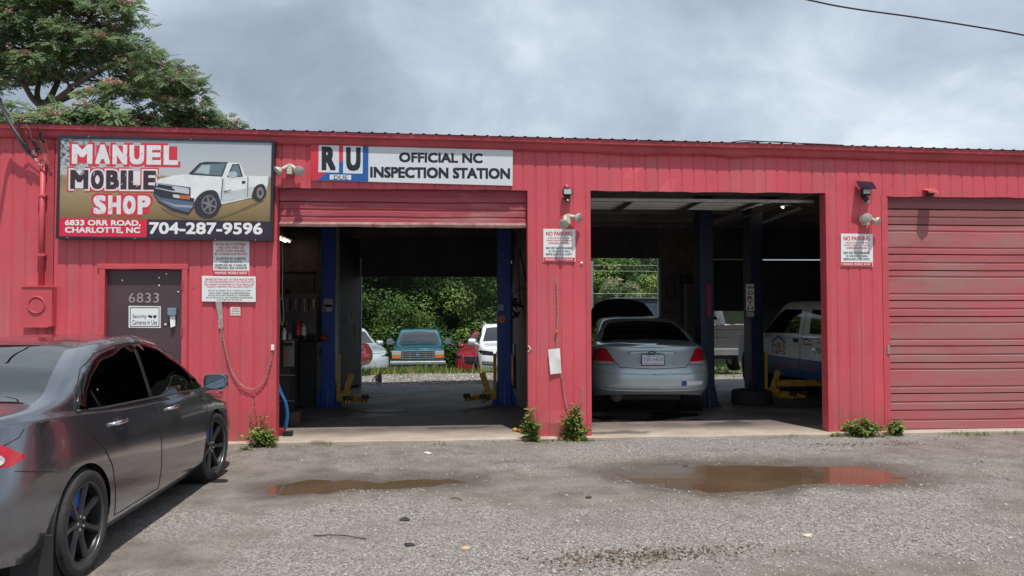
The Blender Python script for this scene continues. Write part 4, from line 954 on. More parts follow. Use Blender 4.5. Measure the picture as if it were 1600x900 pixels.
q = S.proj([(0, .945), (.15, .943), (.3, .936), (.36, .925)], '-y', step=.06)   # garnish over the plate
m = MB(); m.tube([(-p.x, p.y-.006, p.z) for p in q[::-1]]+[(p.x, p.y-.006, p.z) for p in q[1:]], [.006]+[.022]*(2*len(q)-3)+[.006], 8); m.build('boot_garnish', CS, ta, smooth=True)
py0 = min(S.proj([(.0, z_), (.01, z_)], '-y')[0].y for z_ in (.78, .85, .92))-.016
m = MB().use(BLK).poly([(.058*math.cos(a), .945+.024*math.sin(a)) for a in np.linspace(0, 6.283, 20, endpoint=False)], 'y', q[0].y-.034, q[0].y-.02); m.build('badge', None, ta)
m = MB().use(CHROME); text_mb(m, 'Ford', (-.034, .932, .034, .956), q[0].y-.0345, CHROME, .01, .001, shear=.3); m.build('badge_lettering', None, ta)
lp = empty('plate_dummy', None, None) if False else None
m = MB().use(BLK).box(-.165, .165, py0-.001, py0+.012, .765, .922).use(pm('plate_white', (0.62, 0.66, 0.72), .4, var=.1, vs=12)).box(-.155, .155, py0-.006, py0-.002, .775, .915)
pl_ = m.build('licence_plate', None, ta, bevel=.003)
m = MB(); text_mb(m, 'TJ5-1410', (-.138, .812, .138, .878), py0-.006, pm('plate_blue', (0.04, 0.09, 0.28), .5), .012, .0012)
text_mb(m, 'NORTH CAROLINA', (-.10, .888, .10, .908), py0-.006, MATS['plate_blue'], .01, .0012); text_mb(m, 'FIRST IN FLIGHT', (-.125, .780, .125, .800), py0-.006, RINK, .01, .0012); m.build('plate_lettering', None, pl_)
def decal(S, mb, s_, cx, cz, w, h, mat):
    q = S.proj([(cx-w/2, cz), (cx+w/2, cz)], '-y', step=1)
    if len(q) < 2: return
    n0 = len(mb.v); text_mb(mb, s_, (cx-w/2, cz-h/2, cx+w/2, cz+h/2), 0, mat, .01, 0)
    for i in range(n0, len(mb.v)):
        x, y, z = mb.v[i]; hh_ = S.bvh.ray_cast(Vector((abs(x), -6, z)), Vector((0, 1, 0)))[0]; mb.v[i] = (x, (hh_.y if hh_ else 0)-.004, z)
m = MB(); decal(S, m, 'CAROLINA', -.43, .835, .22, .025, GREYM); decal(S, m, 'AUTO MALL', -.41, .795, .17, .02, GREYM); m.build('boot_lettering', None, ta)
def patch(S, x0, x1, z0, z1, off):
    xs_ = np.linspace(x0, x1, 6); v = []
    for x in xs_:
        for z in (z0, z1):
            h_ = S.bvh.ray_cast(Vector((abs(x), -6, z)), Vector((0, 1, 0)))[0]; v.append((x, h_.y-off, z))
    return v, [(2*i, 2*i+2, 2*i+3, 2*i+1) for i in range(5)]
m = MB().use(BINK).raw(*patch(S, .40, .475, .475, .545, .005)).use(WHT).raw(*patch(S, .48, .72, .485, .54, .005))
decal(S, m, 'STICKER', .44, .51, .05, .02, WHT) if False else None
m.build('bumper_sticker', None, ta)
# raised hood
HB = pm('hood_silhouette', (0.03, 0.03, 0.033), .7); m = MB(); v = []  # shade put into the colour: near-black silhouette, outer side too
for i, u in enumerate(np.linspace(0, 1, 9)):
    w_ = .70-.22*u**3; L = 1.02*u
    for x in np.linspace(-1, 1, 11):
        v.append((x*w_, 1.35+L*math.cos(R(45))+.05*(1-x*x)*u, .95+L*math.sin(R(45))+.10*(1-x*x)*u))
m.raw(v, [(i*11+j, i*11+j+1, (i+1)*11+j+1, (i+1)*11+j) for i in range(8) for j in range(10)]); o_ = m.build('raised_hood', HB, ta, smooth=True); MB().tube([v[8*11+j] for j in range(11)], .016, 6).build('hood_rim_highlight', CS, ta, smooth=True)  # silver tube along the front edge stands in for a rim highlight
md_ = o_.modifiers.new('thick', 'SOLIDIFY'); md_.thickness = .03
MB().tube([(.6, 2.2, .8), (.50, 1.85, 1.42)], .008, 6).build('hood_prop', BLK, ta)
for sg in (1, -1):
    for y in (-1.33, 1.43): wheel(ta, sg*.80, y, .335, .215, sg, SILV, .60, 7, 1)
for y in (-1.33, 1.43): liner(ta, .89, y, .33, .357)
m = MB(); m.box(-.75, .75, -.9, 1.0, .18, .4); m.box(-.45, .45, -2.1, 2.1, .24, .40); m.build('underbody', BLK, ta)
m = MB(); m.tube([(-.5, -2.2, .30), (-.5, -1.8, .30)], .09, 10); m.build('muffler', pm('rusty_muffler', (.16, .12, .10), .7), ta, smooth=True)
seats(ta, (-.75, .2), .5, .32, top=1.12); MB().box(-.8, .8, -1.9, -1.1, .5, 1.02).build('parcel_shelf', BLK, ta)

# ---- generic front ends for the yard
def far_car(name, label, cat, x, y, z, hd, L, W, H, hoodz, beltz, mat, wb, wr, cabr, ws0, ws1, frontz, suv=True, wsm=None, n=90):
    """L length, W width, H height; ws0 base and ws1 top of the windshield along y; cabr rear end of the cabin"""
    e = carbase(name, label, cat, x, y, z, hd); h = L/2; w = W/2
    plan = [(0, -h), (.6*w, -h+.03), (.9*w, -h+.2), (w, -h+.55), (w, 0), (w, h-.9), (.96*w, h-.5), (.82*w, h-.2), (.45*w, h-.04), (0, h)]
    rows = [([(-h, .3), (0, .25), (h, .28)], .07, .06, .10), ([(-h, .45), (0, .38), (h, .42)], .01, .0, .0), ([(-h, .6), (h, .58)], 0, 0, 0),
            ([(-h, beltz*.8), (0, beltz*.78), (h, frontz*.86)], .01, .02, .03), ([(-h, beltz-.03), (0, beltz-.04), (ws0+.1, hoodz-.05), (h-.3, frontz+.02), (h, frontz)], .05, .06, .10)]
    belt = ([(-h, .97), (h, .97)], [(-h, beltz), (0, beltz), (ws0, hoodz+.0), (h-.4, frontz+.07), (h, frontz+.01)])
    cr_ = cabr
    rail = ([(-h, .80), (ws1, .80), (ws0, .9), (h, .85)], [(-h, H-.35 if suv else beltz+.03), (cr_, H-.08), (ws1, H-.07), ((ws0+ws1)/2, (H+hoodz)/2-.02), (ws0, hoodz+.03), (h-.4, frontz+.09), (h, frontz+.015)])
    mid = ([(-h, .5), (h, .5)], [(-h, H-.3 if suv else beltz+.04), (cr_, H-.015), (ws1, H-.015), ((ws0+ws1)/2, (H+hoodz)/2+.01), (ws0+.05, hoodz+.05), (h-.4, frontz+.11), (h, frontz+.02)])
    centre = [(-h, H-.28 if suv else beltz+.05), (cr_, H), (ws1, H), ((ws0+ws1)/2, (H+hoodz)/2+.02), (ws0+.08, hoodz+.06), (h-.4, frontz+.12), (h, frontz+.02)]
    S = Shell(plan, rows, belt, rail, mid, centre, n, 3)
    for yy in (wb/2+.05, -wb/2+.05): S.arch(yy, wr, wr+.05)
    S.region('windshield', [(-.01, hoodz+.09), (.80*w, hoodz+.06), (.72*w, (H+hoodz)/2), (.66*w, H-.12), (-.01, H-.07)], wsm or WSG, (0, 2), lambda c, n_: c.y > ws1-.12 and n_.y > .2 and c.z > hoodz+.04 and abs(n_.x) < .75, merge=True)
    S.region('side_window', [(cr_+.25, beltz+.04), (cr_+.35, H-.17), (ws1-.05, H-.15), ((ws0+ws1)/2-.05, (H+hoodz)/2-.03), (ws0-.15, hoodz+.05)], wsm or GLASS, sel=lambda c, n_: c.x > .4*w and abs(n_.x) > .3)
    return e, S, w, h
def finish_far(e, S, w, mat, wb, wr, rim=SILV, style=1):
    S.emit(e, mat)
    for yy in (wb/2+.05, -wb/2+.05):
        liner(e, w-.04, yy, wr, wr+.047)
        for sg in (1, -1): wheel(e, sg*(w-.12), yy, wr, .23, sg, rim, .62, 6, style)
    MB().box(-w*.75, w*.75, -wb/2+.4, wb/2-.4, .25, .5).build('underbody', BLK, e)
    seats(e, (.1, -.8), .5, .45, GREYM, 1.35)
CW = paint('white_paint', (.80, .82, .84), 0, .3); CR = paint('crimson_paint', (.34, .012, .03), .2, .3); CSL = paint('ice_silver', (.50, .58, .64), .3, .3)
TEAL = paint('teal_paint', (.018, .125, .175), .25, .3)

# white SUV facing the garage on the right
X_, Z_ = P(790, 591, 13.9)
e, S, w, h = far_car('white_suv', 'white SUV with silver roof rails facing the open rear door', 'car', P(789, 560, 15.9)[0], 16.0, -.56, 180, 4.63, 1.90, 1.66, 1.06, 1.02, CW, 2.81, .37, -1.7, 1.05, .25, .90)
fr = lambda c, n_: c.y > 1.5
S.region('headlight', [(.50, .87), (.50, .74), (.84, .76), (.93, .86), (.86, .90)], LENS, (0, 2), fr)
S.region('grille', [(-.01, .86), (.42, .86), (.36, .58), (-.01, .56)], BLKG, (0, 2), fr, merge=True)
S.region('lower_intake', [(.45, .56), (.82, .58), (.84, .46), (.45, .44)], BLK, (0, 2), fr)
finish_far(e, S, w, CW, 2.81, .37)
mirror_(e, .97, .62, 1.06, CW)
S.gap([(.0, .86), (.43, .865), (.36, .57), (.0, .56)], e, 'y', .012, CHROME, 'grille_surround', both=False)
for z in (.50, .54): S.gap([(.47, z), (.81, z+.01)], e, 'y', .006, SILV, 'intake_bar')
for z in (.62, .68, .74, .80): S.gap([(.0, z), (.38, z)], e, 'y', .006, SILV, 'grille_bar', both=False)
for sg in (1, -1):
    m = MB().use(BLKG).lathe([(0, .0), (.045, .0), (.05, -.02)], Matrix.Translation((.66*sg, 2.05, .81)) @ Matrix.Rotation(R(-90), 4, 'X'), 14); m.build('projector_lamp', None, e)
    MB().tube([(sg*.62, .1, 1.64), (sg*.64, -.1, 1.70), (sg*.64, -1.5, 1.70), (sg*.62, -1.7, 1.62)], .02, 6).build('roof_rail', SILV, e)
# red SUV further right, partly behind it
e, S, w, h = far_car('red_suv', 'crimson SUV mostly hidden behind the white SUV', 'car', P(765, 560, 20)[0]+.15, 20.6, -.98, 160, 4.6, 1.85, 1.72, 1.10, 1.05, CR, 2.7, .36, -1.7, 1.1, .3, .92)
S.region('headlight', [(.50, .90), (.50, .76), (.84, .78), (.93, .90)], LENS, (0, 2), fr); S.region('grille', [(-.01, .86), (.42, .86), (.36, .58), (-.01, .56)], BLKG, (0, 2), fr, merge=True)
finish_far(e, S, w, CR, 2.7, .36); mirror_(e, .95, .6, 1.1, CR)
# pale crossover on the left
e, S, w, h = far_car('silver_crossover', 'icy silver crossover with its nose turned right, behind the red car', 'car', P(572, 550, 15)[0]-.97, 17.1, -.70, -155, 4.7, 1.88, 1.66, 1.10, 1.05, CSL, 2.85, .36, -1.7, .95, .15, .88)
S.region('headlight', [(1.55, .88), (1.62, 1.0), (1.95, .94), (2.25, .80), (1.95, .76)], LENS, (1, 2), lambda c, n_: c.x > .42); 
S.region('lower_bumper', [(1.4, .44), (2.4, .44), (2.4, .2), (1.4, .2)], pm('grey_plastic', (.09, .09, .095), .6), (1, 2), lambda c, n_: c.x > .05); S.region('grille', [(-.01, .80), (.36, .80), (.32, .66), (-.01, .64)], SILV, (0, 2), fr, merge=True)
finish_far(e, S, w, CSL, 2.85, .36); mirror_(e, .96, .55, 1.1, CSL)
# red car
e, S, w, h = far_car('red_hatchback', 'dusty crimson car with a dented front wing beside the rear doorway', 'car', P(562, 560, 12.2)[0]-1.80, 12.7, -.24, -97, 4.2, 1.75, 1.45, .93, .92, CR, 2.55, .31, -1.4, .95, .2, .78)
S.region('headlight', [(1.6, .74), (1.68, .82), (2.2, .74), (1.9, .66)], LENS, (1, 2), lambda c, n_: c.x > .42)
finish_far(e, S, w, CR, 2.55, .31)
# teal pickup facing us
xp = P(653.5, 550, 18.9)[0]
e, S, w, h = far_car('teal_pickup', 'teal nineties pickup truck with amber corner lamps parked against the thicket', 'pickup truck', xp-.05, 21.4, -.98, 181, 5.3, 1.98, 1.80, 1.20, 1.12, TEAL, 3.3, .37, -.35, .80, .18, 1.08, suv=False)
finish_far(e, S, w, TEAL, 3.3, .37)
FR = 2.66; GRC = pm('grille_chrome', (.55, .57, .58), .25, .7)
m = MB(); m.box(-.93, .93, FR-.25, FR-.01, .70, 1.10); m.build('nose_panel', TEAL, e, bevel=.03)
m = MB(); m.box(-.55, .55, FR-.02, FR+.004, .80, 1.07); m.build('grille_back', BLK, e)
for z in (.80, .865, .93, .995, 1.06): MB().box(-.56, .56, FR+.0, FR+.028, z-.010, z+.010).build('grille_bar', GRC, e, bevel=.003)
for x in (-.55, -.28, 0, .28, .55): MB().box(x-.008, x+.008, FR, FR+.022, .80, 1.06).build('grille_bar', GRC, e)
m = MB().use(BINK).poly([(.10*math.cos(a), .93+.042*math.sin(a)) for a in np.linspace(0, 6.283, 20, endpoint=False)], 'y', FR+.028, FR+.036); m.build('badge', None, e)
m = MB(); text_mb(m, 'Ford', (-.06, .908, .06, .95), -(FR+.037), WHT, .01, .0, shear=.3)
m.v = [(-x, -y, z) for x, y, z in m.v]; m.build('badge_lettering', None, e)
for sg in (1, -1):
    a, b_ = sorted((sg*.60, sg*.93))
    MB().box(a, b_, FR-.05, FR+.012, .905, 1.06).build('headlight', pm('head_lens', (.55, .56, .52), .12, .2, var=.25, vs=30, coat=1), e, bevel=.012)
    MB().box(a, b_, FR-.05, FR+.014, .80, .895).build('corner_lamp', AMB, e, bevel=.012)
    m = MB().box(min(sg*1.0, sg*1.24), max(sg*1.0, sg*1.24), .62, .70, 1.20, 1.42); m.box(min(sg*.93, sg*1.02), max(sg*.93, sg*1.02), .63, .68, 1.24, 1.34); m.build('mirror', pm('mirror_grey', (.12, .16, .2), .5), e, bevel=.02)
MB().box(-1.0, 1.0, FR-.04, FR+.14, .58, .70).build('bumper', GRC, e, bevel=.03, seg=3)
MB().box(-.98, .98, FR-.04, FR+.11, .36, .575).build('bumper_valance', pm('valance', (.05, .05, .052), .6), e, bevel=.03)
m = MB(); m.tube([(-.5, 1.0, 1.30), (-.1, .86, 1.36)], .008, 5); m.tube([(.2, 1.0, 1.30), (.6, .86, 1.36)], .008, 5); m.build('wipers', BLK, e)

# silver pickup seen from behind, outside the third bay
SP = paint('pickup_silver', (.13, .125, .13), .5, .35)
xs_, zs_ = P(1120, 545, 11.0)
sp = carbase('silver_pickup', 'silver pickup seen from behind through the dark third bay', 'pickup truck', xs_-.05, 13.6, -.17, 0)
m = MB(); v = []
plan = [(0, -2.8), (.8, -2.79), (.97, -2.70), (1.0, -2.4), (1.0, 0), (1.0, 2.0), (.9, 2.55), (.5, 2.75), (0, 2.8)]
rows = [([(-3, .52), (3, .4)], .03, 0, .1), ([(-3, .7), (3, .55)], 0, 0, 0), ([(-3, 1.0), (3, .85)], 0, 0, .02), ([(-3, 1.27), (3, 1.1)], .0, .0, .1)]
belt = ([(-3, .96), (3, .96)], [(-3, 1.30), (3, 1.14)]); rail = ([(-3, .94), (-.8, .94), (-.5, .84), (3, .84)], [(-3, .85), (-.9, .85), (-.62, 1.75), (.6, 1.76), (1.3, 1.18), (3, 1.1)])
mid = ([(-3, .6), (3, .6)], [(-3, .78), (-.9, .78), (-.62, 1.85), (.6, 1.86), (1.4, 1.2), (3, 1.1)]); centre = [(-3, .78), (-.9, .78), (-.62, 1.87), (.6, 1.87), (1.4, 1.22), (3, 1.1)]
S = Shell(plan, rows, belt, rail, mid, centre, 100, 3); S.arch(-1.7, .4, .45); S.arch(1.7, .4, .45)
S.region('rear_window', [(-.01, 1.42), (.72, 1.42), (.66, 1.76), (-.01, 1.78)], TINT, (0, 2), lambda c, n_: c.y < 0 and c.y > -1.2, merge=True)
S.region('tail_light', [(.86, 1.22), (1.05, 1.22), (1.05, .84), (.86, .84)], TAIL, (0, 2), lambda c, n_: c.y < -2.3)
S.emit(sp, SP)
S.gap([(.0, 1.2), (.82, 1.2), (.84, .60)], sp, '-y', .007, both=False); S.gap([(.0, .98), (.30, .98)], sp, '-y', .006, both=False)
MB().box(-.97, .97, -2.92, -2.78, .50, .68).build('rear_bumper', GRC, sp, bevel=.02)
MB().box(-.5, .5, -2.5, 2.0, .38, .6).build('underbody', BLK, sp)
for sg in (1, -1):
    for y in (-1.7, 1.7): wheel(sp, sg*.86, y, .39, .25, sg, SILV, .6, 6, 1)

# contractor's white pickup in the third bay, nose towards the rear, on lift arms
CWT = paint('work_white', (.78, .80, .80), 0, .35)
TX, TZ = P(1240, 540, 4.0)
ct = carbase('white_work_truck', 'white work truck with blue sill stripe and orange lettering in the dark third bay', 'pickup truck', 7.1, 4.1, -.05, 2.7)
plan = [(0, -2.8), (.8, -2.79), (.95, -2.70), (.99, -2.4), (1.0, 0), (1.0, 1.5), (.97, 2.1), (.85, 2.5), (.5, 2.68), (0, 2.72)]
rows = [([(-3, .42), (3, .36)], .04, 0, .1), ([(-3, .6), (3, .5)], 0, 0, 0), ([(-3, .85), (3, .8)], 0, 0, .02), ([(-3, 1.10), (3, 1.0)], .01, .0, .1)]
belt = ([(-3, .96), (3, .96)], [(-3, 1.16), (1.2, 1.14), (3, 1.04)]); rail = ([(-3, .94), (-1.75, .94), (-1.4, .82), (1.0, .82), (1.5, .9), (3, .85)], [(-3, .85), (-1.75, .85), (-1.5, 1.66), (.4, 1.68), (.8, 1.5), (1.3, 1.16), (3, 1.05)])
mid = ([(-3, .5), (3, .5)], [(-3, .78), (-1.75, .78), (-1.5, 1.76), (.4, 1.76), (1.4, 1.2), (3, 1.06)]); centre = [(-3, .78), (-1.75, .78), (-1.5, 1.78), (.4, 1.78), (1.4, 1.22), (3, 1.07)]
S = Shell(plan, rows, belt, rail, mid, centre, 110, 4); S.arch(-2.0, .38, .44); S.arch(1.65, .38, .44)
sd_ = lambda c, n_: c.x > .5 and abs(n_.x) > .3
S.region('front_side_window', [(-.30, 1.18), (-.26, 1.60), (.36, 1.61), (.62, 1.50), (1.10, 1.20), (1.14, 1.15)], TINT, sel=sd_)
S.region('rear_side_window', [(-1.25, 1.18), (-1.22, 1.58), (-.62, 1.60), (-.66, 1.18)], TINT, sel=sd_)
S.region('windshield', [(-.01, 1.24), (.72, 1.22), (.62, 1.70), (-.01, 1.73)], TINT, (0, 2), lambda c, n_: c.y > .3 and n_.y > .2, merge=True)
S.region('sill_stripe', [(-1.5, .36), (-1.5, .74), (1.2, .74), (1.2, .36)], pm('stripe_blue', (.015, .10, .30), .35, var=.25, vs=3, stretch=(1, 1, 14)), sel=sd_)
S.emit(ct, CWT)
S.gap([(-.44, .42), (-.44, 1.62)], ct, r=.005); S.gap([(.95, .42), (1.0, .9), (1.2, 1.13)], ct, r=.005); S.gap([(-1.40, .42), (-1.40, 1.60)], ct, r=.005)
for sg in (1, -1):
    for y in (-2.0, 1.65): wheel(ct, sg*.87, y, .38, .25, sg, SILV, .6, 6, 1)
    MB().box(min(sg*1.04, sg*1.24), max(sg*1.04, sg*1.24), 1.02, 1.09, 1.12, 1.42).build('mirror', BLK, ct, bevel=.02)
    MB().box(min(sg*.99, sg*1.02), max(sg*.99, sg*1.02), -.36, -.22, 1.02, 1.09).build('door_handle', BLK, ct, bevel=.01)
    liner(ct, .95, 1.65, .38, .437)
MB().box(-.6, .6, -2.5, 2.2, .34, .5).build('underbody', BLK, ct)
seats(ct, (.1,), .5, .6, GREYM, 1.55)
# signwriting on its left flank (x = -1.0, read from -x, nose to the left of the picture)
ORN = pm('ink_orange', (.62, .13, .03), .5)
def flank(s_, y0, y1, z0, z1, mat, bold=.02, name='lettering'):
    m = MB(); text_mb(m, s_, (-y0, z0, -y1, z1), 0, mat, bold, 0)
    v = []
    for x, y, z in m.v:
        h_ = S.bvh.ray_cast(Vector((4, -x, z)), Vector((-1, 0, 0)))[0]; v.append((-(h_.x if h_ else 1)-.003, -x, z))
    m.v = v; m.build(name, None, ct)
flank('H&S', .62, .10, .88, 1.0, ORN, .03); flank('HPS', .62, .10, .77, .87, ORN, .03)
flank('ROOFING & EXTERIOR COMPANY', .60, -1.05, .55, .64, ORN, .02); flank('Owens', -.52, -.85, .98, 1.04, RINK, .02); flank('704.2', -.95, -1.38, .86, .96, BLK, .02); flank('H&S', -.98, -1.35, 1.02, 1.11, ORN, .03)
m = MB(); v = [(-1.008, .66, 1.0), (-1.008, .36, 1.13), (-1.008, .06, 1.0), (-1.008, .13, 1.0), (-1.008, .36, 1.09), (-1.008, .59, 1.0)]
m.raw(v, [(0, 1, 4, 5), (1, 2, 3, 4)]); m.build('roof_logo', BINK, ct)
m = MB(); v = [(-1.006, -.52, 1.055), (-1.006, -.68, 1.11), (-1.006, -.84, 1.055), (-1.006, -.78, 1.055), (-1.006, -.68, 1.085), (-1.006, -.58, 1.055)]
m.raw(v, [(0, 1, 4, 5), (1, 2, 3, 4)]); m.build('roof_logo', BLK, ct)

# ------------------------------------------------------------------ signs
def PB(a, b, Y):
    x, z = P(a, b, Y); return x, z
def quad_sign(corners, Y, th, mat, name, parent, y0=None):
    """panel with its face on the plane Y"""
    return MB().poly([P(a, b, Y) for a, b in corners], 'y', Y, Y+th).build(name, mat, parent)
def lines(m, rows_, Y, mat, bold=.02, spacing=1.0):
    for s_, a, b, c, d in rows_:     # px left, top, right, bottom
        x0, z1 = P(a, b, Y); x1, z0 = P(c, d, Y); text_mb(m, s_, (x0, z0, x1, z1), Y, mat, bold, 0.0012, spacing)
# big billboard
sg = empty('shop_billboard', 'large black framed billboard reading Manuel Mobile Shop with a white pickup', 'sign', (P(258, 295)[0], 0, P(258, 295)[1]))
Yb = -0.115
z2 = lambda u, v: (60+u/4.205, 190+v/4.205)
co = [z2(145, 108), z2(1533, 138), z2(1520, 772), z2(132, 752)]; fo = [z2(130, 92), z2(1553, 126), z2(1536, 784), z2(114, 768)]
def zp(pts, Y): return [P(*z2(u, v), Y) for u, v in pts]
FRM = pm('frame_black', (.018, .02, .03), .35)
ci = [P(*c, Yb-.008) for c in co]; cf = [P(*c, Yb-.008) for c in fo]
for i in range(4):
    j = (i+1) % 4; m = MB().poly([cf[i], cf[j], ci[j], ci[i]], 'y', Yb-.012, 0.0-.02); under(m.build('frame', FRM, sg), sg)
back = under(MB().poly([P(*c, Yb) for c in co], 'y', Yb, Yb+.02).build('panel', pm('art_back', (.6, .6, .6), .5), sg), sg)
art = bpy.data.materials.new('billboard_print'); art.use_nodes = True; t = art.node_tree; b = t.nodes['Principled BSDF']; b.inputs['Roughness'].default_value = .35
tcn = N(t, 'ShaderNodeTexCoord'); sp_ = N(t, 'ShaderNodeSeparateXYZ'); t.links.new(tcn.outputs['Object'], sp_.inputs[0])
zt_, zb_ = ci[0][1], ci[3][1]
mr = N(t, 'ShaderNodeMapRange'); mr.inputs[1].default_value = zb_; mr.inputs[2].default_value = zt_; t.links.new(sp_.outputs[2], mr.inputs[0])
adn = N(t, 'ShaderNodeMath', operation='MULTIPLY_ADD'); adn.inputs[1].default_value = .10; t.links.new(noi(t, 5, 5), adn.inputs[0]); t.links.new(mr.outputs[0], adn.inputs[2])
cl_ = ramp(t, adn.outputs[0], [(.20, (.16, .115, .05)), (.34, (.27, .19, .09)), (.50, (.34, .25, .13)), (.62, (.27, .20, .11)), (.66, (.30, .24, .18)), (.69, (.50, .51, .50)), (.85, (.44, .49, .53)), (1.0, (.38, .44, .49))])
blo = ramp(t, noi(t, 26, 6, .7), [(.47, (0, 0, 0)), (.56, (1, 1, 1))])           # tree at the left edge of the print
mrx = N(t, 'ShaderNodeMapRange'); mrx.inputs[1].default_value = P(180, 250, Yb)[0]; mrx.inputs[2].default_value = P(105, 250, Yb)[0]; t.links.new(sp_.outputs[0], mrx.inputs[0])
mrz = N(t, 'ShaderNodeMapRange'); mrz.inputs[1].default_value = .60; mrz.inputs[2].default_value = .80; t.links.new(mr.outputs[0], mrz.inputs[0])
mu = N(t, 'ShaderNodeMath', operation='MULTIPLY'); t.links.new(mrx.outputs[0], mu.inputs[0]); t.links.new(mrz.outputs[0], mu.inputs[1])
mu2 = N(t, 'ShaderNodeMath', operation='MULTIPLY'); t.links.new(mu.outputs[0], mu2.inputs[0]); t.links.new(blo, mu2.inputs[1])
t.links.new(mixc(t, mu2.outputs[0], cl_, (.05, .045, .035)), b.inputs['Base Color'])
back.data.materials[0] = art
def flat(parts, Y, name, parent):
    """printed shapes, each a hair in front of the one before; coordinates of the enlarged sign"""
    m = MB()
    for k, (mat, pts) in enumerate(parts): m.use(mat).raw([(x, Y-.0002*k, z) for x, z in zp(pts, Y)], [tuple(range(len(pts)))])
    return under(m.build(name, None, parent), parent)
def fm(n, c): return pm('print_'+n, c, .4, var=.08, vs=14)
def circ(cx, cy, rx, ry, n=28): return [(cx+rx*math.cos(a), cy+ry*math.sin(a)) for a in np.linspace(0, 2*math.pi, n, endpoint=False)]
Wt, Wt2, Gl, Gd, Tr, Rm, Ch, Am = fm('truck_white', (.72, .76, .76)), fm('truck_shade', (.50, .55, .57)), fm('glass', (.12, .19, .22)), fm('dark', (.03, .033, .045)), fm('tyre', (.035, .03, .035)), fm('rim', (.20, .20, .22)), fm('chrome', (.42, .48, .54)), fm('amber', (.48, .13, .05))
sm = lambda p, n=4: [tuple(q) for q in catmull(p, n, True)]
truck = [(fm('ground_shadow', (.17, .13, .08)), sm([(800, 560), (1000, 640), (1180, 630), (1420, 535), (1480, 520), (1300, 600), (1100, 650), (900, 620)])),
 (Wt, [(775, 395), (800, 375), (900, 352), (985, 345), (1060, 272), (1100, 265), (1230, 266), (1320, 272), (1338, 300), (1358, 355), (1510, 358), (1510, 400), (1500, 445), (1400, 500), (1200, 545), (1020, 560), (800, 520), (765, 455)]),
 (Wt2, [(1215, 370), (1380, 375), (1375, 500), (1205, 535), (1195, 470)]), (Wt, [(1222, 372), (1374, 378), (1368, 440), (1225, 465)]),
 (Wt2, [(1380, 430), (1500, 425), (1495, 450), (1380, 500)]),
 (Gd, [(985, 345), (1060, 272), (1100, 264), (1250, 267), (1240, 275), (1208, 362), (1010, 350)]),
 (Gl, [(1012, 342), (1072, 280), (1232, 276), (1200, 355)]), (fm('glass_light', (.38, .46, .50)), [(1030, 335), (1075, 288), (1130, 285), (1120, 345)]),
 (Gd, [(1238, 365), (1275, 280), (1320, 278), (1345, 362)]), (Gl, [(1250, 360), (1280, 288), (1314, 286), (1334, 358)]),
 (Ch, sm([(1250, 335), (1290, 328), (1308, 345), (1290, 368), (1250, 362)])), (Gd, sm([(1338, 392), (1358, 390), (1360, 404), (1340, 408)])),
 (Gd, [(768, 400), (1000, 432), (1000, 500), (1025, 505), (1022, 560), (985, 610), (880, 585), (790, 530), (755, 475)]),
 (Ch, [(775, 402), (990, 437), (992, 462), (772, 420)]), (Gd, [(785, 410), (880, 424), (880, 442), (785, 426)]), (Ch, [(772, 432), (900, 458), (900, 466), (772, 440)]),
 (Gd, [(780, 440), (880, 462), (880, 485), (790, 462)]), (Am, [(925, 482), (998, 486), (996, 512), (930, 506)]), (fm('lamp', (.55, .6, .62)), [(885, 478), (925, 482), (928, 505), (885, 497)]), (fm('lamp2', (.5, .55, .58)), [(895, 437), (990, 447), (990, 478), (895, 462)]),
 (fm('bumper', (.10, .13, .20)), [(760, 470), (800, 500), (1022, 530), (1018, 560), (985, 598), (870, 565), (790, 520)]), (fm('bumper_hi', (.30, .35, .42)), [(800, 515), (900, 545), (1015, 552), (1010, 566), (900, 560)]),
 (Gd, sm([(1030, 560), (1050, 490), (1110, 452), (1170, 460), (1195, 520), (1190, 560)])), (Tr, circ(1108, 550, 84, 82)), (Rm, circ(1122, 545, 50, 62)), (Gd, circ(1122, 545, 43, 55))]
for k in range(6):
    a = k*math.pi/3+.3; truck.append((Rm, [(1122+8*math.cos(a+1.57), 545+8*math.sin(a+1.57)), (1122+43*math.cos(a+.1), 545+55*math.sin(a+.1)), (1122+43*math.cos(a-.1), 545+55*math.sin(a-.1)), (1122-8*math.cos(a+1.57), 545-8*math.sin(a+1.57))]))
truck += [(Rm, circ(1122, 545, 13, 16, 14)), (Gd, sm([(1405, 500), (1425, 430), (1465, 410), (1490, 430), (1490, 490)])), (Tr, circ(1448, 470, 38, 52)), (Rm, circ(1458, 468, 23, 38)), (Gd, circ(1458, 468, 10, 18, 14)),
 (Gd, [(1210, 372), (1214, 372), (1202, 520), (1198, 520)]), (Gd, [(1376, 360), (1380, 360), (1378, 495), (1374, 495)]), (Gd, [(1220, 458), (1268, 448), (1268, 452), (1224, 466)])]
flat(truck, Yb-.0034, 'pickup_picture', sg)
redband = fm('band_red', (.66, .018, .06)); drk = fm('band_dark', (.035, .02, .045))
flat([(redband, [(134, 632), (714, 642), (710, 760), (130, 752)]), (drk, [(714, 642), (1523, 657), (1520, 773), (710, 760)])], Yb-.001, 'bottom_band', sg)
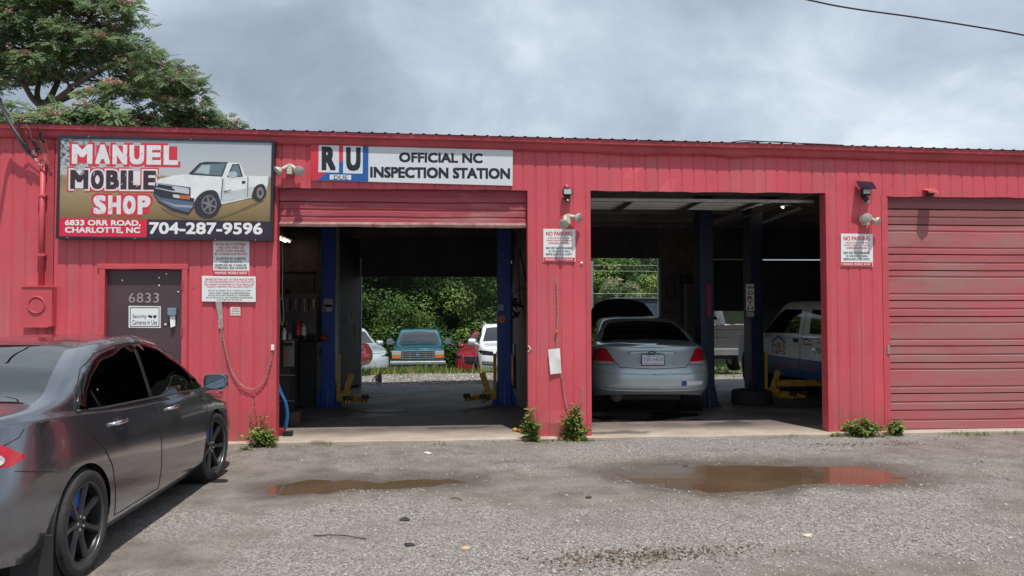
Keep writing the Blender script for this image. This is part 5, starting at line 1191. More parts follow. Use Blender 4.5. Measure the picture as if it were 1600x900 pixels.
def stylet(m, s_, u0, v0, u1, v1, inner, outer, Y, edge=9):
    """chunky letters with a coloured outline"""
    x0, z1 = P(*z2(u0, v0), Y); x1, z0 = P(*z2(u1, v1), Y); e_ = edge/4.205/118
    n = len(s_); wts = [1.25 if c == 'M' else (.42 if c == 'I' else .9) for c in s_]; tot = sum(wts); x = x0
    for c, w_ in zip(s_, wts):
        cw = (x1-x0)*w_/tot; bx = (x+cw*.06, z0, x+cw*.94, z1)
        for k in range(1): 
            m.use(outer); text_mb(m, c, (bx[0]-e_, z0-e_, bx[2]+e_, z1+e_), Y, outer, .085, 0)
            ctr = ((bx[0]+bx[2])/2, (z0+z1)/2)
        text_mb(m, c, bx, Y-.001, inner, .055, 0); x += cw
ow, iw_ = fm('outline_red', (.62, .035, .06)), fm('letter_white', (.72, .71, .74))
def word(s_, u0, v0, u1, v1, layers, Y):
    x0, z1 = P(*z2(u0, v0), Y); x1, z0 = P(*z2(u1, v1), Y)
    wts = [1.25 if c == 'M' else (.42 if c == 'I' else .9) for c in s_]; tot = sum(wts)
    for k, (mat, e_) in enumerate(layers):
        e_ = e_/4.205/118; x = x0; wi = 0
        for c, w_ in zip(s_, wts):
            cw = (x1-x0)*w_/tot; a, b_ = x+cw*.07, x+cw*.93; x += cw
            q_ = .000009*wi; wi += 1; text_mb(m, c, (a-e_, z0-e_, b_+e_, z1+e_), Y-.0006*k-q_, mat, .07, 0)
            if k < len(layers)-1: m.use(mat).raw([(a_, Y-.0006*k-q_+.0001, b__) for a_, b__ in ((a+.01, z0+.01), (b_-.01, z0+.01), (b_-.01, z1-.01), (a+.01, z1-.01))], [(0, 1, 2, 3)])
m = MB(); Y = Yb-.0018; owh = fm('outline_white', (.72, .70, .72))
word('MANUEL', 210, 148, 925, 285, [(ow, 12), (iw_, 0)], Y) if False else None
ib = fm('letter_black', (.05, .025, .035))
for wd3, q_, lay in (('MANUEL', (210, 148, 925, 285), [(ow, 13), (iw_, 0)]), ('MOBILE', (200, 316, 780, 448), [(ow, 17), (owh, 9), (ib, 0)]), ('SHOP', (355, 484, 742, 610), [(ow, 13), (iw_, 0)])): word(wd3, *q_, lay, Y)
random.seed(3)
for k in range(70):                                                 # scratches in the letters
    row = random.choice(((215, 920, 155, 280, ow), (208, 770, 320, 440, iw_), (360, 735, 490, 605, ow))); u = random.uniform(row[0], row[1]); v = random.uniform(row[2], row[3]); a = random.uniform(-.5, 2.2); L = random.uniform(8, 30)
    pts = [(u, v), (u+L*math.cos(a), v+L*math.sin(a)), (u+L*math.cos(a)+2, v+L*math.sin(a)+1), (u+3, v+3)]
    m.use(row[4]).raw([(x, Y-.0020, z) for x, z in zp(pts, Y)], [(0, 1, 2, 3)])
under(m.build('title_lettering', None, sg), sg)
def l2(s_, u0, v0, u1, v1, mat, bold=.03):
    m = MB(); lines(m, [(s_,)+z2(u0, v0)+z2(u1, v1)], Yb-.0016, mat, bold); under(m.build('address_lettering', None, sg), sg)
for s_, q in (('6833 ORR ROAD,', (175, 645, 672, 690)), ('CHARLOTTE, NC', (175, 692, 668, 738)), ('704-287-9596', (728, 660, 1472, 742))): l2(s_, *q, WHT, .045)
m = MB().use(CHROME)
for u, v in ((190, 764), (633, 768), (1163, 775), (1425, 778), (330, 98), (1000, 116)):
    x_, z_ = P(*z2(u, v), Yb-.012); m.lathe([(0, .003), (.006, .002), (.007, 0)], Matrix.Translation((x_, Yb-.012, z_)) @ Matrix.Rotation(R(90), 4, 'X'), 8)
under(m.build('screws', None, sg), sg)

# inspection sign
si = empty('inspection_sign', 'long white banner reading Official NC Inspection Station with red and blue RU emblem', 'sign', (P(643, 257)[0], 0, P(643, 257)[1]))
Ys = -.05
z3 = lambda u, v: (420+u/3.75, 200+v/3.75)
def q3(pts, Y, mat, name, th=.0): return under(MB().poly([P(*z3(u, v), Y) for u, v in pts], 'y', Y, Y+(th or .001)).build(name, mat, si), si)
q3([(250, 87), (1430, 122), (1428, 338), (250, 305)], Ys, pm('banner_white', (.62, .67, .71), .4, var=.05, vs=2), 'panel', .025)
q3([(246, 86), (584, 94), (583, 314), (246, 304)], Ys-.0012, pm('banner_red', (.60, .03, .06), .4, var=.08), 'red_field')
q3([(584, 94), (555, 93), (283, 305), (583, 314)], Ys-.0024, pm('banner_blue', (.012, .10, .36), .4, var=.08), 'blue_field')
q3([(293, 97), (411, 99), (411, 262), (290, 259)], Ys-.0036, MATS['banner_white'], 'letter_panel'); q3([(436, 102), (551, 104), (550, 268), (435, 265)], Ys-.0036, MATS['banner_white'], 'letter_panel')
q3([(357, 272), (483, 275), (482, 304), (356, 301)], Ys-.0036, MATS['banner_white'], 'due_panel')
m = MB(); k3 = [('R', 310, 108, 392, 248, .06), ('U', 453, 112, 538, 252, .06), ('DUE', 382, 277, 462, 303, .02), ('OFFICIAL NC', 763, 142, 1253, 207, .06), ('INSPECTION STATION', 594, 226, 1414, 300, .06)]
for s_, a, b_, c, d, bo in k3: m = MB(); lines(m, [(s_,)+z3(a, b_)+z3(c, d)], Ys-(.0032 if len(s_) < 4 else -.0003), KINK, bo); under(m.build('lettering', None, si), si)

def small_sign(name, label, cat, rect, Y, bg_, rows_, footer=None, group=None, bold=.02):
    a, b_, c, d = rect; s_ = empty(name, label, cat, (P(a, d, Y)[0], Y, P(a, d, Y)[1]), 0, group)
    pts = [P(a, b_, Y), P(c, b_+(c-a)*.012, Y), P(c, d+(c-a)*.01, Y), P(a, d, Y)]
    under(MB().poly(pts, 'y', Y, Y+.006).build('panel', bg_, s_, bevel=.001), s_)
    if footer: under(MB().poly([P(footer[0], footer[1], Y), P(footer[2], footer[1]+.4, Y), P(footer[2], footer[3]+.3, Y), P(footer[0], footer[3], Y)], 'y', Y-.0015, Y-.0003).build('footer_band', RINK, s_), s_)
    for r_ in rows_: m = MB(); lines(m, [r_[:5]], Y-.001, r_[5], bold); under(m.build('lettering', None, s_), s_)
    return s_
def nopark(x, y, label):
    r_ = [('NO PARKING', x+4, y+4, x+45, y+11, RINK), ('VIOLATORS WILL BE', x+7, y+13, x+42, y+15.5, RINK), ('TOWED AWAY AT VEHICLE', x+4, y+17, x+45, y+19.5, RINK), ('OWNERS EXPENSE!', x+8, y+21, x+41, y+24, RINK),
          ('NO ESTACIONARSE', x+4, y+28, x+45, y+32, KINK), ('SU VEHICULO SERA', x+8, y+33.5, x+42, y+36.5, KINK), ('REMOLCADO A SU COSTO', x+4, y+38, x+45, y+41.5, KINK), ('MANUEL MOBILE SHOP', x+3, y+46, x+46, y+49.5, WHT)]
    return small_sign('no_parking_sign', label, 'sign', (x, y, x+50, y+51), -.03, WHT, r_, (x+.5, y+44.5, x+49, y+50.8), 'no parking signs', .03)
nopark(849, 357.5, 'white no parking sign on the pillar between the two open bays')
nopark(1314, 365, 'white no parking sign on the pillar left of the closed door')
small_sign('customer_notice', 'upright white notice with red and black bilingual lines hanging under the billboard', 'sign', (333, 376, 389.5, 430), -.03, WHT,
  [('IF YOU ARE A CUSTOMER', 338, 380, 384, 384, RINK), ('AND LEAVE YOUR CAR', 341, 385, 381, 389, RINK), ('AFTER 3 DAYS YOU WILL', 338, 390, 384, 394, RINK), ('BE CHARGED $ 25 PER DAY', 336, 395, 386, 399, RINK),
   ('SI USTED ES CLIENTE', 338, 402, 384, 406.5, KINK), ('Y DEJA SU AUTO', 344, 407.5, 378, 411.5, KINK), ('DESPUES DE 3 DIAS SE', 336, 412.5, 385, 416.5, KINK), ('COBRARA $25 DIARIOS', 335, 417, 386, 421, KINK), ('MANUEL MOBILE SHOP', 336, 424.3, 386, 428.5, WHT)], (332.8, 422.5, 388.8, 430), bold=.03)
small_sign('valuables_notice', 'wide white notice in small red and teal print above the hanging strap', 'sign', (315.5, 431, 399.5, 471), -.04, WHT,
  [('BEFORE GETTING OUT OF YOUR VEHICLE TAKE', 321, 435, 396, 438, RINK), ('ALL YOUR BELONGINGS WITH YOU, SINCE WE DO', 319, 439, 398, 442, RINK), ('NOT KNOW THE CONTENT OF YOUR VEHICLE. WE', 320, 443, 397, 446, RINK), ('CANNOT RESPOND FOR VALUABLE OBJECTS', 323, 447, 394, 450, RINK),
   ('ANTES DE BAJAR DE SU VEHICULO LLEVE', 325, 453, 392, 455.5, KINK), ('CON USTED TODAS SUS PERTENENCIAS', 326, 456.7, 390, 459.2, KINK), ('YA QUE POR DESCONOCER EL CONTENIDO', 325, 460.4, 391, 463, KINK), ('DE SU VEHICULO, NO PODEMOS RESPONDER', 322, 464, 395, 466.5, KINK), ('POR OBJETOS DE VALOR', 339, 467.4, 378, 470, KINK)])
small_sign('warning_sticker', 'tiny white sticker alone on the red wall right of the strap', 'sticker', (360, 480, 375.5, 493), -.022, WHT2, [('WARNING', 362, 481, 374, 483.5, RINK), ('CONTROLLED AREA', 361.5, 485, 374.5, 487, KINK), ('KEEP CLOSED', 361.5, 489, 374.5, 491, KINK)])
s_ = small_sign('security_sign', 'white framed sign on the brown door reading Security Cameras in Use', 'sign', (201, 478, 251, 512), .032, WHT, [('Security', 207, 491, 229, 498.5, KINK), ('Cameras in Use', 206.5, 500, 245.5, 507, KINK)], bold=.0)
m = MB().use(KINK)
Yc_ = .030
for a, b_ in ((203, 205), ): pass
for r_ in ((203, 480, 249, 481), (203, 509.5, 249, 510.5), (203, 480, 204, 510.5), (248, 480, 249, 510.5)):
    m.raw([(P(a, b_, Yc_)[0], Yc_, P(a, b_, Yc_)[1]) for a, b_ in ((r_[0], r_[1]), (r_[2], r_[1]), (r_[2], r_[3]), (r_[0], r_[3]))], [(0, 1, 2, 3)])
for pts in ([(232, 492), (238, 493.5), (237, 497), (231, 495)], [(238.5, 493), (245, 492.5), (244.5, 495), (241, 498), (239, 497)]): m.raw([(P(a, b_, Yc_)[0], Yc_, P(a, b_, Yc_)[1]) for a, b_ in pts], [(0, 1, 2, 3)])
under(m.build('camera_print', None, s_), s_)
# lock box and tag on the door
x_, z_ = P(270, 487, .03)
lb = empty('lock_box', 'small grey blue lock box with a paper tag on the brown door', 'lock box', (x_, .03, z_))
MB().box(-.05, .05, -.045, .004, -.045, .045).build('box', pm('lockbox_grey', (.16, .24, .30), .5), lb, bevel=.006); MB().raw([(-.03, -.02, -.045), (.035, -.02, -.045), (.04, -.03, -.17), (-.01, -.04, -.19)], [(0, 1, 2, 3)]).build('paper_tag', WHT2, lb)
MB().lathe([(0, .012), (.012, .01), (.014, 0)], Matrix.Translation((P(258.5, 507, .03)[0]-x_, .002, P(258.5, 507, .03)[1]-z_)) @ Matrix.Rotation(R(90), 4, 'X'), 12).build('peephole', WHT2, lb)

# ------------------------------------------------------------------ wall fittings
def spot_heads(name, label, px, py, heads, Y=-.03):
    x, z = P(px, py, Y-.05); e = empty(name, label, 'floodlight', (x, Y+.01, z), 0, 'cream twin floodlights on the facade')
    MB().lathe([(0, .055), (.035, .05), (.052, .03), (.055, 0)], Matrix.Rotation(R(90), 4, 'X'), 20).build('mount', CREAM, e, smooth=40)
    MB().box(-.032, .032, -.10, -.02, -.085, -.02).build('sensor_box', CREAM, e, bevel=.008)
    MB().box(-.022, .022, -.085, -.04, -.02, .045).build('bracket', CREAM, e, bevel=.006)
    for (dx, dy, dz, aim) in heads:
        d = Vector(aim).normalized(); p0 = Vector((.02*sgn(dx), -.05, .02)); p1 = Vector((dx, dy, dz)); pm_ = p0+(p1-p0)*.62
        m = MB().use(CREAM); m.tube([p0, pm_], .024, 12)
        h = m.build('socket', None, e, smooth=40)
        M = Matrix.Translation(p1) @ d.to_track_quat('Z', 'Y').to_matrix().to_4x4()
        MB().use(BLKG).lathe([(.020, -.085), (.026, -.08), (.026, -.055), (.020, -.05)], M, 14).build('collar', None, h, smooth=40)
        MB().use(pm('bulb_cream', (.58, .56, .50), .25, .2, var=.12)).lathe([(.018, -.05), (.026, -.04), (.050, -.005), (.062, .02), (.060, .028)], M, 22).build('bulb', None, h, smooth=40)
        MB().use(pm('bulb_face', (.42, .40, .35), .2, var=.2, vs=30, coat=.6)).lathe([(.060, .028), (.04, .034), (0, .037)], M, 22).build('bulb_face', None, h, smooth=True)
    return e
spot_heads('twin_floodlight', 'cream twin floodlight between the billboard and the inspection banner', 453, 262, [(-.125, -.10, -.045, (-.75, -.6, -.55)), (.12, -.13, -.05, (.25, -1, -.35))])
spot_heads('twin_floodlight', 'cream twin floodlight above the no parking sign on the middle pillar', 887, 340, [(-.06, -.15, -.085, (-.25, -1, -.45)), (.12, -.10, -.005, (.8, -.7, -.25))])
spot_heads('twin_floodlight', 'cream twin floodlight on the pillar beside the closed right door', 1352, 342, [(-.03, -.15, -.0, (-.35, -1, -.1)), (.125, -.10, -.035, (.7, -.85, -.4))])
x, z = P(886, 301, -.06); e = empty('sensor_floodlight', 'small black motion floodlight high on the middle pillar', 'floodlight', (x, -.02, z))
LED = pm('led_panel', (.45, .50, .50), .3, var=.2, vs=60)
MB().box(-.058, .058, -.09, -.03, -.038, .045).build('housing', BLK, e, bevel=.006); MB().box(-.045, .045, -.094, -.0905, -.025, .035).build('led_panel', LED, e)
MB().box(-.035, .035, -.07, .0, -.085, -.038).build('bracket', BLK, e, bevel=.006); MB().box(-.022, .022, -.095, -.045, -.125, -.085).build('sensor', BLK, e, bevel=.006)
MB().lathe([(0, .012), (.012, .008), (.015, 0)], Matrix.Translation((0, -.096, -.105)) @ Matrix.Rotation(R(90), 4, 'X'), 12).build('lens', LED, e, smooth=True)
m = MB().use(RED_BOX); m.tube([(0, .03, .075), (0, -.03, .08), (0, -.035, .06)], [.03, .03, .02], 12); m.build('conduit_elbow', None, e, smooth=40)
x, z = P(1351, 300, -.08); e = empty('solar_floodlight', 'black solar floodlight with a tilted panel on the right pillar', 'floodlight', (x, -.02, z))
M = Matrix.Translation((.0, -.10, .085)) @ Matrix.Rotation(R(38), 4, 'X') @ Matrix.Rotation(R(-8), 4, 'Z')
MB().box(-.105, .105, -.085, .085, -.006, .006, M).build('solar_panel', pm('solar_dark', (.015, .015, .03), .25), e, bevel=.002)
MB().box(-.055, .06, -.11, -.04, -.045, .045).build('housing', BLK, e, bevel=.008); MB().box(-.042, .047, -.114, -.1105, -.028, .032).build('led_panel', LED, e)
m = MB(); m.tube([(0, .0, -.02), (.01, -.06, -.09), (.03, -.075, -.12)], .03, 10); m.tube([(0, -.01, .01), (0, -.08, .07)], .014, 8); m.build('bracket', BLK, e, smooth=40)
MB().lathe([(0, .02), (.02, .016), (.026, 0)], Matrix.Translation((.035, -.08, -.125)) @ Matrix.Rotation(R(120), 4, 'X'), 12).build('sensor', LED, e, smooth=True)
# hood-like vent cap over the right door
x, z = P(1454, 300, -.08); e = empty('vent_cap', 'small dented pink cap sticking out above the closed right door', 'vent', (x, 0, z))
m = MB(); m.raw([(-.07, 0, .045), (.03, 0, .055), (.085, 0, .01), (-.075, -.14, .01), (.0, -.17, .03), (.085, -.14, -.015), (-.06, -.15, -.02), (.0, -.18, -.02), (.07, -.15, -.035)], [(0, 1, 4, 3), (1, 2, 5, 4), (3, 4, 7, 6), (4, 5, 8, 7)])
o_ = m.build('cap', pm('cap_pink', (.58, .12, .12), .5), e); o_.modifiers.new('t', 'SOLIDIFY').thickness = .006
MB().box(-.035, .04, -.10, -.01, -.045, -.02).build('opening', pm('cap_inside', (.05, .03, .02), .7), e)
# meter box, conduit and service drop on the left
x0, z0 = P(33.5, 511, -.12); x1, z1 = P(82, 447, -.12)
mb_ = empty('meter_box', 'red painted electric meter box with a round cover ring', 'meter box', ((x0+x1)/2, 0, z0))
w_ = (x1-x0)/2; h_ = z1-z0
MB().box(-w_, w_, -.13, -.004, 0, h_).build('box', RED_BOX, mb_, bevel=.006); MB().box(-w_-.008, w_+.03, -.142, -.131, h_-.012, h_+.004).build('lid_edge', RED_BOX, mb_)
MB().box(-w_-.004, w_-.03, -.145, -.131, -.006, .012).build('bottom_lip', RED_BOX, mb_)
m = MB(); A = Matrix.Translation((-.0, -.131, h_*.54)) @ Matrix.Rotation(R(90), 4, 'X'); m.lathe([(.080, 0), (.084, .012), (.096, .015), (.100, .012), (.103, 0)], A, 32); m.lathe([(0, .004), (.078, .004), (.08, 0)], A, 32); m.build('cover_ring', RED_BOX, mb_, smooth=40)
cx = P(65, 350, -.06)[0]
cdt = empty('service_conduit', 'red conduit pipe rising from the meter box to the eave', 'pipe', (cx, -.05, z1))
m = MB(); zt2 = P(65, 250, -.06)[1]; m.tube([(0, 0, 0), (0, 0, zt2-z1)], .030, 14); under(m.build('pipe', RED_BOX, cdt, smooth=True), cdt) if False else m.build('pipe', RED_BOX, cdt, smooth=True)
for zz in (.35, 1.05):
    MB().box(-.05, .05, -.034, .03, zz, zz+.03).build('strap', RED_BOX, cdt, bevel=.004)
wd = empty('service_drop_wires', 'bundle of frayed service wires with black connectors at the left roof edge', 'wires', (P(55, 215, -.2)[0], -.2, P(55, 215, -.2)[1]))
def wz(u, v, Y=-.2): x, z = P(0+u/8.18, 150+v/8.18, Y); return (x, Y, z)
def wire(pts, r, mat, name='wire'):
    q = catmull([wz(*p) for p in pts], 6); m = MB(); m.tube(q, r, 7); return under(m.build(name, mat, wd, smooth=True), wd)
WG = pm('wire_grey', (.10, .10, .11), .6); WR = pm('wire_red', (.45, .06, .05), .5)
wire([(-420, -520, -.9), (-60, -60, -.4), (40, 180, -.25), (120, 340, -.2), (220, 500, -.16), (320, 670, -.12), (440, 790, -.1)], .020, WG); wire([(-420, -500, -.9), (-50, -40, -.4), (60, 190, -.22), (150, 360, -.18), (260, 560, -.15), (345, 700, -.1)], .012, BLK)
wire([(-440, -530, -.9), (-70, -50, -.4), (30, 170, -.28), (110, 310, -.22), (200, 450, -.2), (300, 600, -.15)], .008, GREYM)
wire([(250, 370, -.2), (300, 290, -.2), (370, 275, -.22), (430, 320, -.22), (500, 430, -.2), (530, 520, -.16)], .007, BLK); wire([(260, 340, -.2), (280, 300, -.2), (320, 280, -.2)], .010, WR, 'red_tape')
wire([(180, 320, -.2), (230, 360, -.2), (260, 470, -.19), (300, 540, -.17), (330, 600, -.15)], .009, BLK); wire([(270, 380, -.2), (330, 375, -.22), (380, 440, -.22), (410, 560, -.2)], .007, WG)
wire([(330, 420, -.2), (335, 500, -.2), (345, 600, -.16)], .006, WR); wire([(500, 545, -.16), (530, 620, -.16), (520, 740, -.14)], .006, WG); wire([(575, 560, -.12), (590, 640, -.12), (620, 760, -.1), (660, 850, -.08), (610, 850, -.08)], .006, WR)
wire([(440, 790, -.12), (480, 860, -.1), (540, 885, -.1), (575, 840, -.1), (570, 740, -.1), (545, 640, -.12)], .006, GALV); wire([(440, 680, -.14), (490, 740, -.12), (450, 790, -.1), (380, 740, -.12)], .007, BLK)
for (a, b_) in (((320, 600, -.16), (372, 715, -.14)), ((420, 560, -.18), (490, 690, -.14)), ((510, 480, -.16), (560, 590, -.14))): wire([a, b_], .020, BLK, 'connector')
wire([(430, 690, -.14), (440, 740, -.12)], .018, pm('clamp', (.5, .48, .44), .5, .3), 'clamp'); wire([(455, 795, -.12), (475, 840, -.11)], .010, WHT2, 'tape')
# overhead cable and loose cables on the roof
ov = empty('overhead_cable', 'single dark overhead cable crossing the sky at upper right', 'cable', (0, -1, 6))
pts = [(1100, -38), (1264, 0), (1330, 13), (1430, 27), (1520, 41), (1600, 55), (1760, 88)]
q = [(P(a, b_, 3)[0], 3, P(a, b_, 3)[1]) for a, b_ in pts]; m = MB(); m.tube(catmull(q, 8), .014, 6); under(m.build('cable', BLK, ov, smooth=True), ov)
rc = empty('roof_cable', 'loose dark cable lying along the roof edge above the middle bay', 'cable', (P(1225, 222)[0], 0, P(1225, 222)[1]))
for pts in ([(1125, 226.5), (1140, 223), (1160, 220), (1190, 221), (1230, 223), (1290, 225.5), (1318, 227)], [(1130, 224.5), (1165, 222.5), (1210, 221.5), (1250, 224), (1300, 227.5)]):
    q = [(P(a, b_, -.06)[0], -.06, P(a, b_, -.06)[1]) for a, b_ in pts]; m = MB(); m.tube(catmull(q, 6), .007, 6); under(m.build('strand', BLK, rc, smooth=True), rc)

# chains
def chain(name, label, pts, Y, link=.030, r=.0032, mat=CHAIN):
    q = [Vector((P(a, b_, Y)[0], Y, P(a, b_, Y)[1])) for a, b_ in pts]; q = [Vector(p) for p in catmull(q, 14)]
    m = MB(); L = 0; k = 0; i = 0; p = q[0].copy(); tgt = q[1:]
    segs = []
    for a in tgt:
        while (a-p).length > link*.78: d = (a-p).normalized(); segs.append((p.copy(), d)); p = p+d*link*.78
    for k, (p, d) in enumerate(segs):
        u = Vector((0, 1, 0)) if k % 2 else d.cross(Vector((0, 1, 0))); u = (u-d*u.dot(d)).normalized(); ring = []
        for a in np.linspace(0, 2*math.pi, 8, endpoint=False): ring.append(p+d*(math.cos(a)*link*.5)+u*(math.sin(a)*link*.30))
        ring.append(ring[0]); m.tube(ring, r, 4, cap=False)
    o = m.build(name, mat, None, smooth=True); tag(o, label, 'chain'); return o
chain('hoist_chain', 'rusty chain looping from the strap across the wall to the left bay edge', [(346, 512), (352, 545), (362, 580), (378, 602), (395, 608), (410, 598), (420, 575), (426, 548)], -.045)
pc_ = chain('pull_chain', 'straight chain hanging below the strap with a pale end knob', [(345.5, 500), (345.5, 540), (344.5, 580), (344, 604)], -.04, .022, .0028)
x_, z_ = P(344.5, 608, -.04); m = MB(); m.lathe([(0, -.025), (.02, -.02), (.028, 0), (.02, .02), (0, .025)], Matrix.Translation((x_, -.045, z_)), 12); m.build('end_knob', WHT2, pc_, smooth=True)
q = [P(337, 471, -.03), P(347, 471, -.03), P(348, 490, -.03), P(348.5, 512, -.03), P(342, 513, -.03), P(341, 495, -.03)]
m = MB().poly(q, 'y', -.04, -.025); tag(m.build('hanging_strap', pm('strap_grey', (.38, .33, .31), .7, var=.3, vs=18), None), 'grey worn strap hanging below the wide notice', 'strap')
x_, z_ = P(426, 544, -.04); m = MB().box(x_-.02, x_+.02, -.05, -.018, z_-.03, z_+.04); tag(m.build('chain_hook', WHT2, None, bevel=.008), 'pale hook at the bay edge holding the chain end', 'hook')
chain('pillar_chain', 'long rusty chain hanging down the middle pillar behind the paper', [(870, 438), (871, 480), (870, 520), (869, 550)], -.04, .030, .0038)
chain('loose_pillar_chain', 'thin chain curving from the paper to the foot of the pillar', [(878, 584), (881, 612), (886, 636), (896, 648), (906, 632), (911, 604)], -.04, .024, .003)
x_, z_ = P(869.5, 518, -.04); m = MB(); m.lathe([(0, -.02), (.018, -.01), (.018, .01), (0, .02)], Matrix.Translation((x_, -.05, z_)), 8); tag(m.build('chain_tag', pm('tag_orange', (.5, .18, .03), .6), None), 'small orange clip on the pillar chain', 'clip')
c4 = [(856.5, 546), (874.5, 544), (877.5, 583), (860, 585)]; v = []
for u in np.linspace(0, 1, 6):
    for w_ in np.linspace(0, 1, 8):
        a = np.array(c4[0])*(1-u)*(1-w_)+np.array(c4[1])*u*(1-w_)+np.array(c4[2])*u*w_+np.array(c4[3])*(1-u)*w_; x, z = P(a[0], a[1], -.045)
        v.append((x, -.045-.012*math.sin(w_*5)*(u-.3)-.006*fbm(x*9, 0, z*9), z))
tag(MB().raw(v, [(i*8+j, (i+1)*8+j, (i+1)*8+j+1, i*8+j+1) for i in range(5) for j in range(7)]).build('paper_notice', WHT2, None, smooth=True), 'crumpled white sheet of paper taped to the middle pillar', 'paper')
for a, b_, lab in ((909, 411, 'white round button on the middle pillar beside the no parking sign'), ): 
    x_, z_ = P(a, b_, -.03); m = MB().lathe([(0, .012), (.014, .01), (.017, 0)], Matrix.Translation((x_, -.02, z_)) @ Matrix.Rotation(R(90), 4, 'X'), 12); tag(m.build('door_button', WHT, None, smooth=True), lab, 'button')
x_, z_ = P(827, 545, -.03); m = MB(); m.tube([(x_-.015, -.03, z_+.04), (x_+.015, -.04, z_), (x_-.015, -.03, z_-.04)], .007, 6); tag(m.build('latch_hook', WHT2, None), 'pale bent hook at the left edge of the middle pillar', 'hook')

# ------------------------------------------------------------------ inside the garage
def lift(name, label, cols_, mat, Y0, arms=True):
    cxm = sum(c[0] for c in cols_)/len(cols_); e = empty(name, label, 'car lift', (cxm, Y0, fz(Y0)))
    for (x, sd_, hz) in cols_:
        dx = x-cxm
        m = MB(); w_ = .112; m.poly([(dx-w_*1.0, -.16), (dx+w_*1.0, -.16), (dx+w_, .16), (dx+.075, .16), (dx+.075, -.10), (dx-.075, -.10), (dx-.075, .16), (dx-w_, .16)], 'z', .02, 3.45)
        c_ = m.build('column', mat, e, bevel=.01)
        m = MB(); m.box(dx-.20, dx+.20, -.26, .24, 0, .022); m.build('base_plate', mat, e)
        for g in (1, -1): MB().poly([(dx+g*w_, .02), (dx+g*(w_+.10), .02), (dx+g*w_, .42)], 'y', -.10, -.085).build('gusset', mat, e)
        MB().poly([(-.16, .02), (-.24, .02), (-.16, .40)], 'x', dx-.02, dx+.02).build('gusset', mat, e)
        g = sd_
        if arms:
            m = MB(); m.box(dx+g*.135 if g > 0 else dx-.185, dx+.185 if g > 0 else dx-.135, -.14, -.02, .22, .86); m.build('carriage', YEL, e, bevel=.006)
            m = MB(); m.box(min(dx+g*.14, dx+g*.36), max(dx+g*.14, dx+g*.36), -.22, .16, .10, .24); m.build('carriage_foot', YEL, e, bevel=.012)
            for k, (ax, ay) in enumerate(((g*.10, -.55), (g*.32, -.42))):
                M_ = Matrix.Translation((dx+g*.26, -.02, .15)) @ Matrix.Rotation(math.atan2(ay, ax), 4, 'Z'); L_ = math.hypot(ax, ay)
                a_ = MB().box(0, L_*.75, -.05, .05, -.04, .05, M_).build('swing_arm', YEL, e, bevel=.008)
                MB().box(L_*.3, L_*1.25, -.035, .035, -.028, .036, M_).build('arm_extension', YEL, a_, bevel=.006)
                MB().lathe([(0, .09), (.05, .09), (.06, .07), (.06, .03), (.03, .03), (.03, -.03)], M_ @ Matrix.Translation((L_*1.2, 0, 0)), 16).build('lift_pad', RUB, a_, smooth=40)
            M_ = Matrix.Translation((dx+g*.28, -.12, .24)) @ Matrix.Rotation(R(18*g), 4, 'Y')
            MB().box(-.05, .05, -.015, .015, 0, .32, M_).build('arm_guard', YEL, e, bevel=.01)
    return e
XLc, XRc = P(515, 560, 3.6)[0], P(787.5, 560, 3.6)[0]
l1 = lift('two_post_lift', 'bright blue two post car lift with yellow arms in the left bay', [(XLc, 1, 3), (XRc, -1, 3)], LBLUE, 3.6)
cm = (XLc+XRc)/2
def on_col(px0, py0, px1, py1, mat, name, par, Yf, Y0, cxm):
    x0, z1 = P(px0, py0, Yf); x1, z0 = P(px1, py1, Yf); return MB().box(x0-cxm, x1-cxm, Yf-Y0-.004, Yf-Y0, z0-fz(Y0), z1-fz(Y0)).build(name, mat, par)
on_col(777.5, 476, 787, 485, pm('label_grey', (.35, .38, .42), .6, var=.3, vs=60), 'sticker', l1, 3.435, 3.6, cm)
x_, z_ = P(783.5, 499, 3.43); MB().lathe([(0, .004), (.062, .004), (.064, 0)], Matrix.Translation((x_-cm, -.166, z_-fz(3.6))) @ Matrix.Rotation(R(90), 4, 'X'), 22).build('round_sticker', pm('orange_sticker', (.60, .20, .08), .6, var=.35, vs=20), l1)
m = MB(); x_, z_ = P(784, 425, 3.43)
for i, c in enumerate('LIFTS'): xx, zz_ = P(780, 396+i*9, 3.43); xx2, zz2 = P(786, 403+i*9, 3.43); text_mb(m, 'HYDRA'[i], (xx-cm, zz2-fz(3.6), xx2-cm, zz_-fz(3.6)), -.166, pm('faint_print', (.10, .16, .30), .6), .0, .001)
m.build('column_lettering', None, l1)
for (a, b_, c, d, sh) in ((506, 467, 520, 480, .5), (509, 476, 519, 487, .6), (503, 474, 507, 487, .3)):
    on_col(a, b_, c, d, pm('paper%d' % int(sh*10), (sh*.7, sh*.66, sh*.64), .8, var=.3, vs=30), 'taped_paper', l1, 3.432, 3.6, cm)
m = MB(); x_ = P(526, 500, 3.4)[0]-cm; m.tube([(x_, -.18, .55), (x_, -.18, 1.6), (x_-.01, -.14, 3.2)], .007, 5); m.tube([(x_+.035, -.16, .55), (x_+.03, -.16, 1.7), (x_+.02, -.14, 3.2)], .006, 5); m.build('cable', GALV, l1)
m = MB(); x_, z_ = P(505, 528, 3.3); m.lathe([(0, .05), (.08, .03), (.09, -.02), (.05, -.05), (0, -.05)], Matrix.Translation((x_-cm, -.24, z_-fz(3.6))), 12); m.build('red_cap', TREDM, l1, smooth=True)
x2 = P(1101, 560, 2.9)[0]; l2_ = lift('two_post_lift', 'dark two post lift beside the silver sedan in the middle bay', [(x2, 1, 3), (x2-2.42, -1, 3)], LNAVY, 2.9, arms=False)
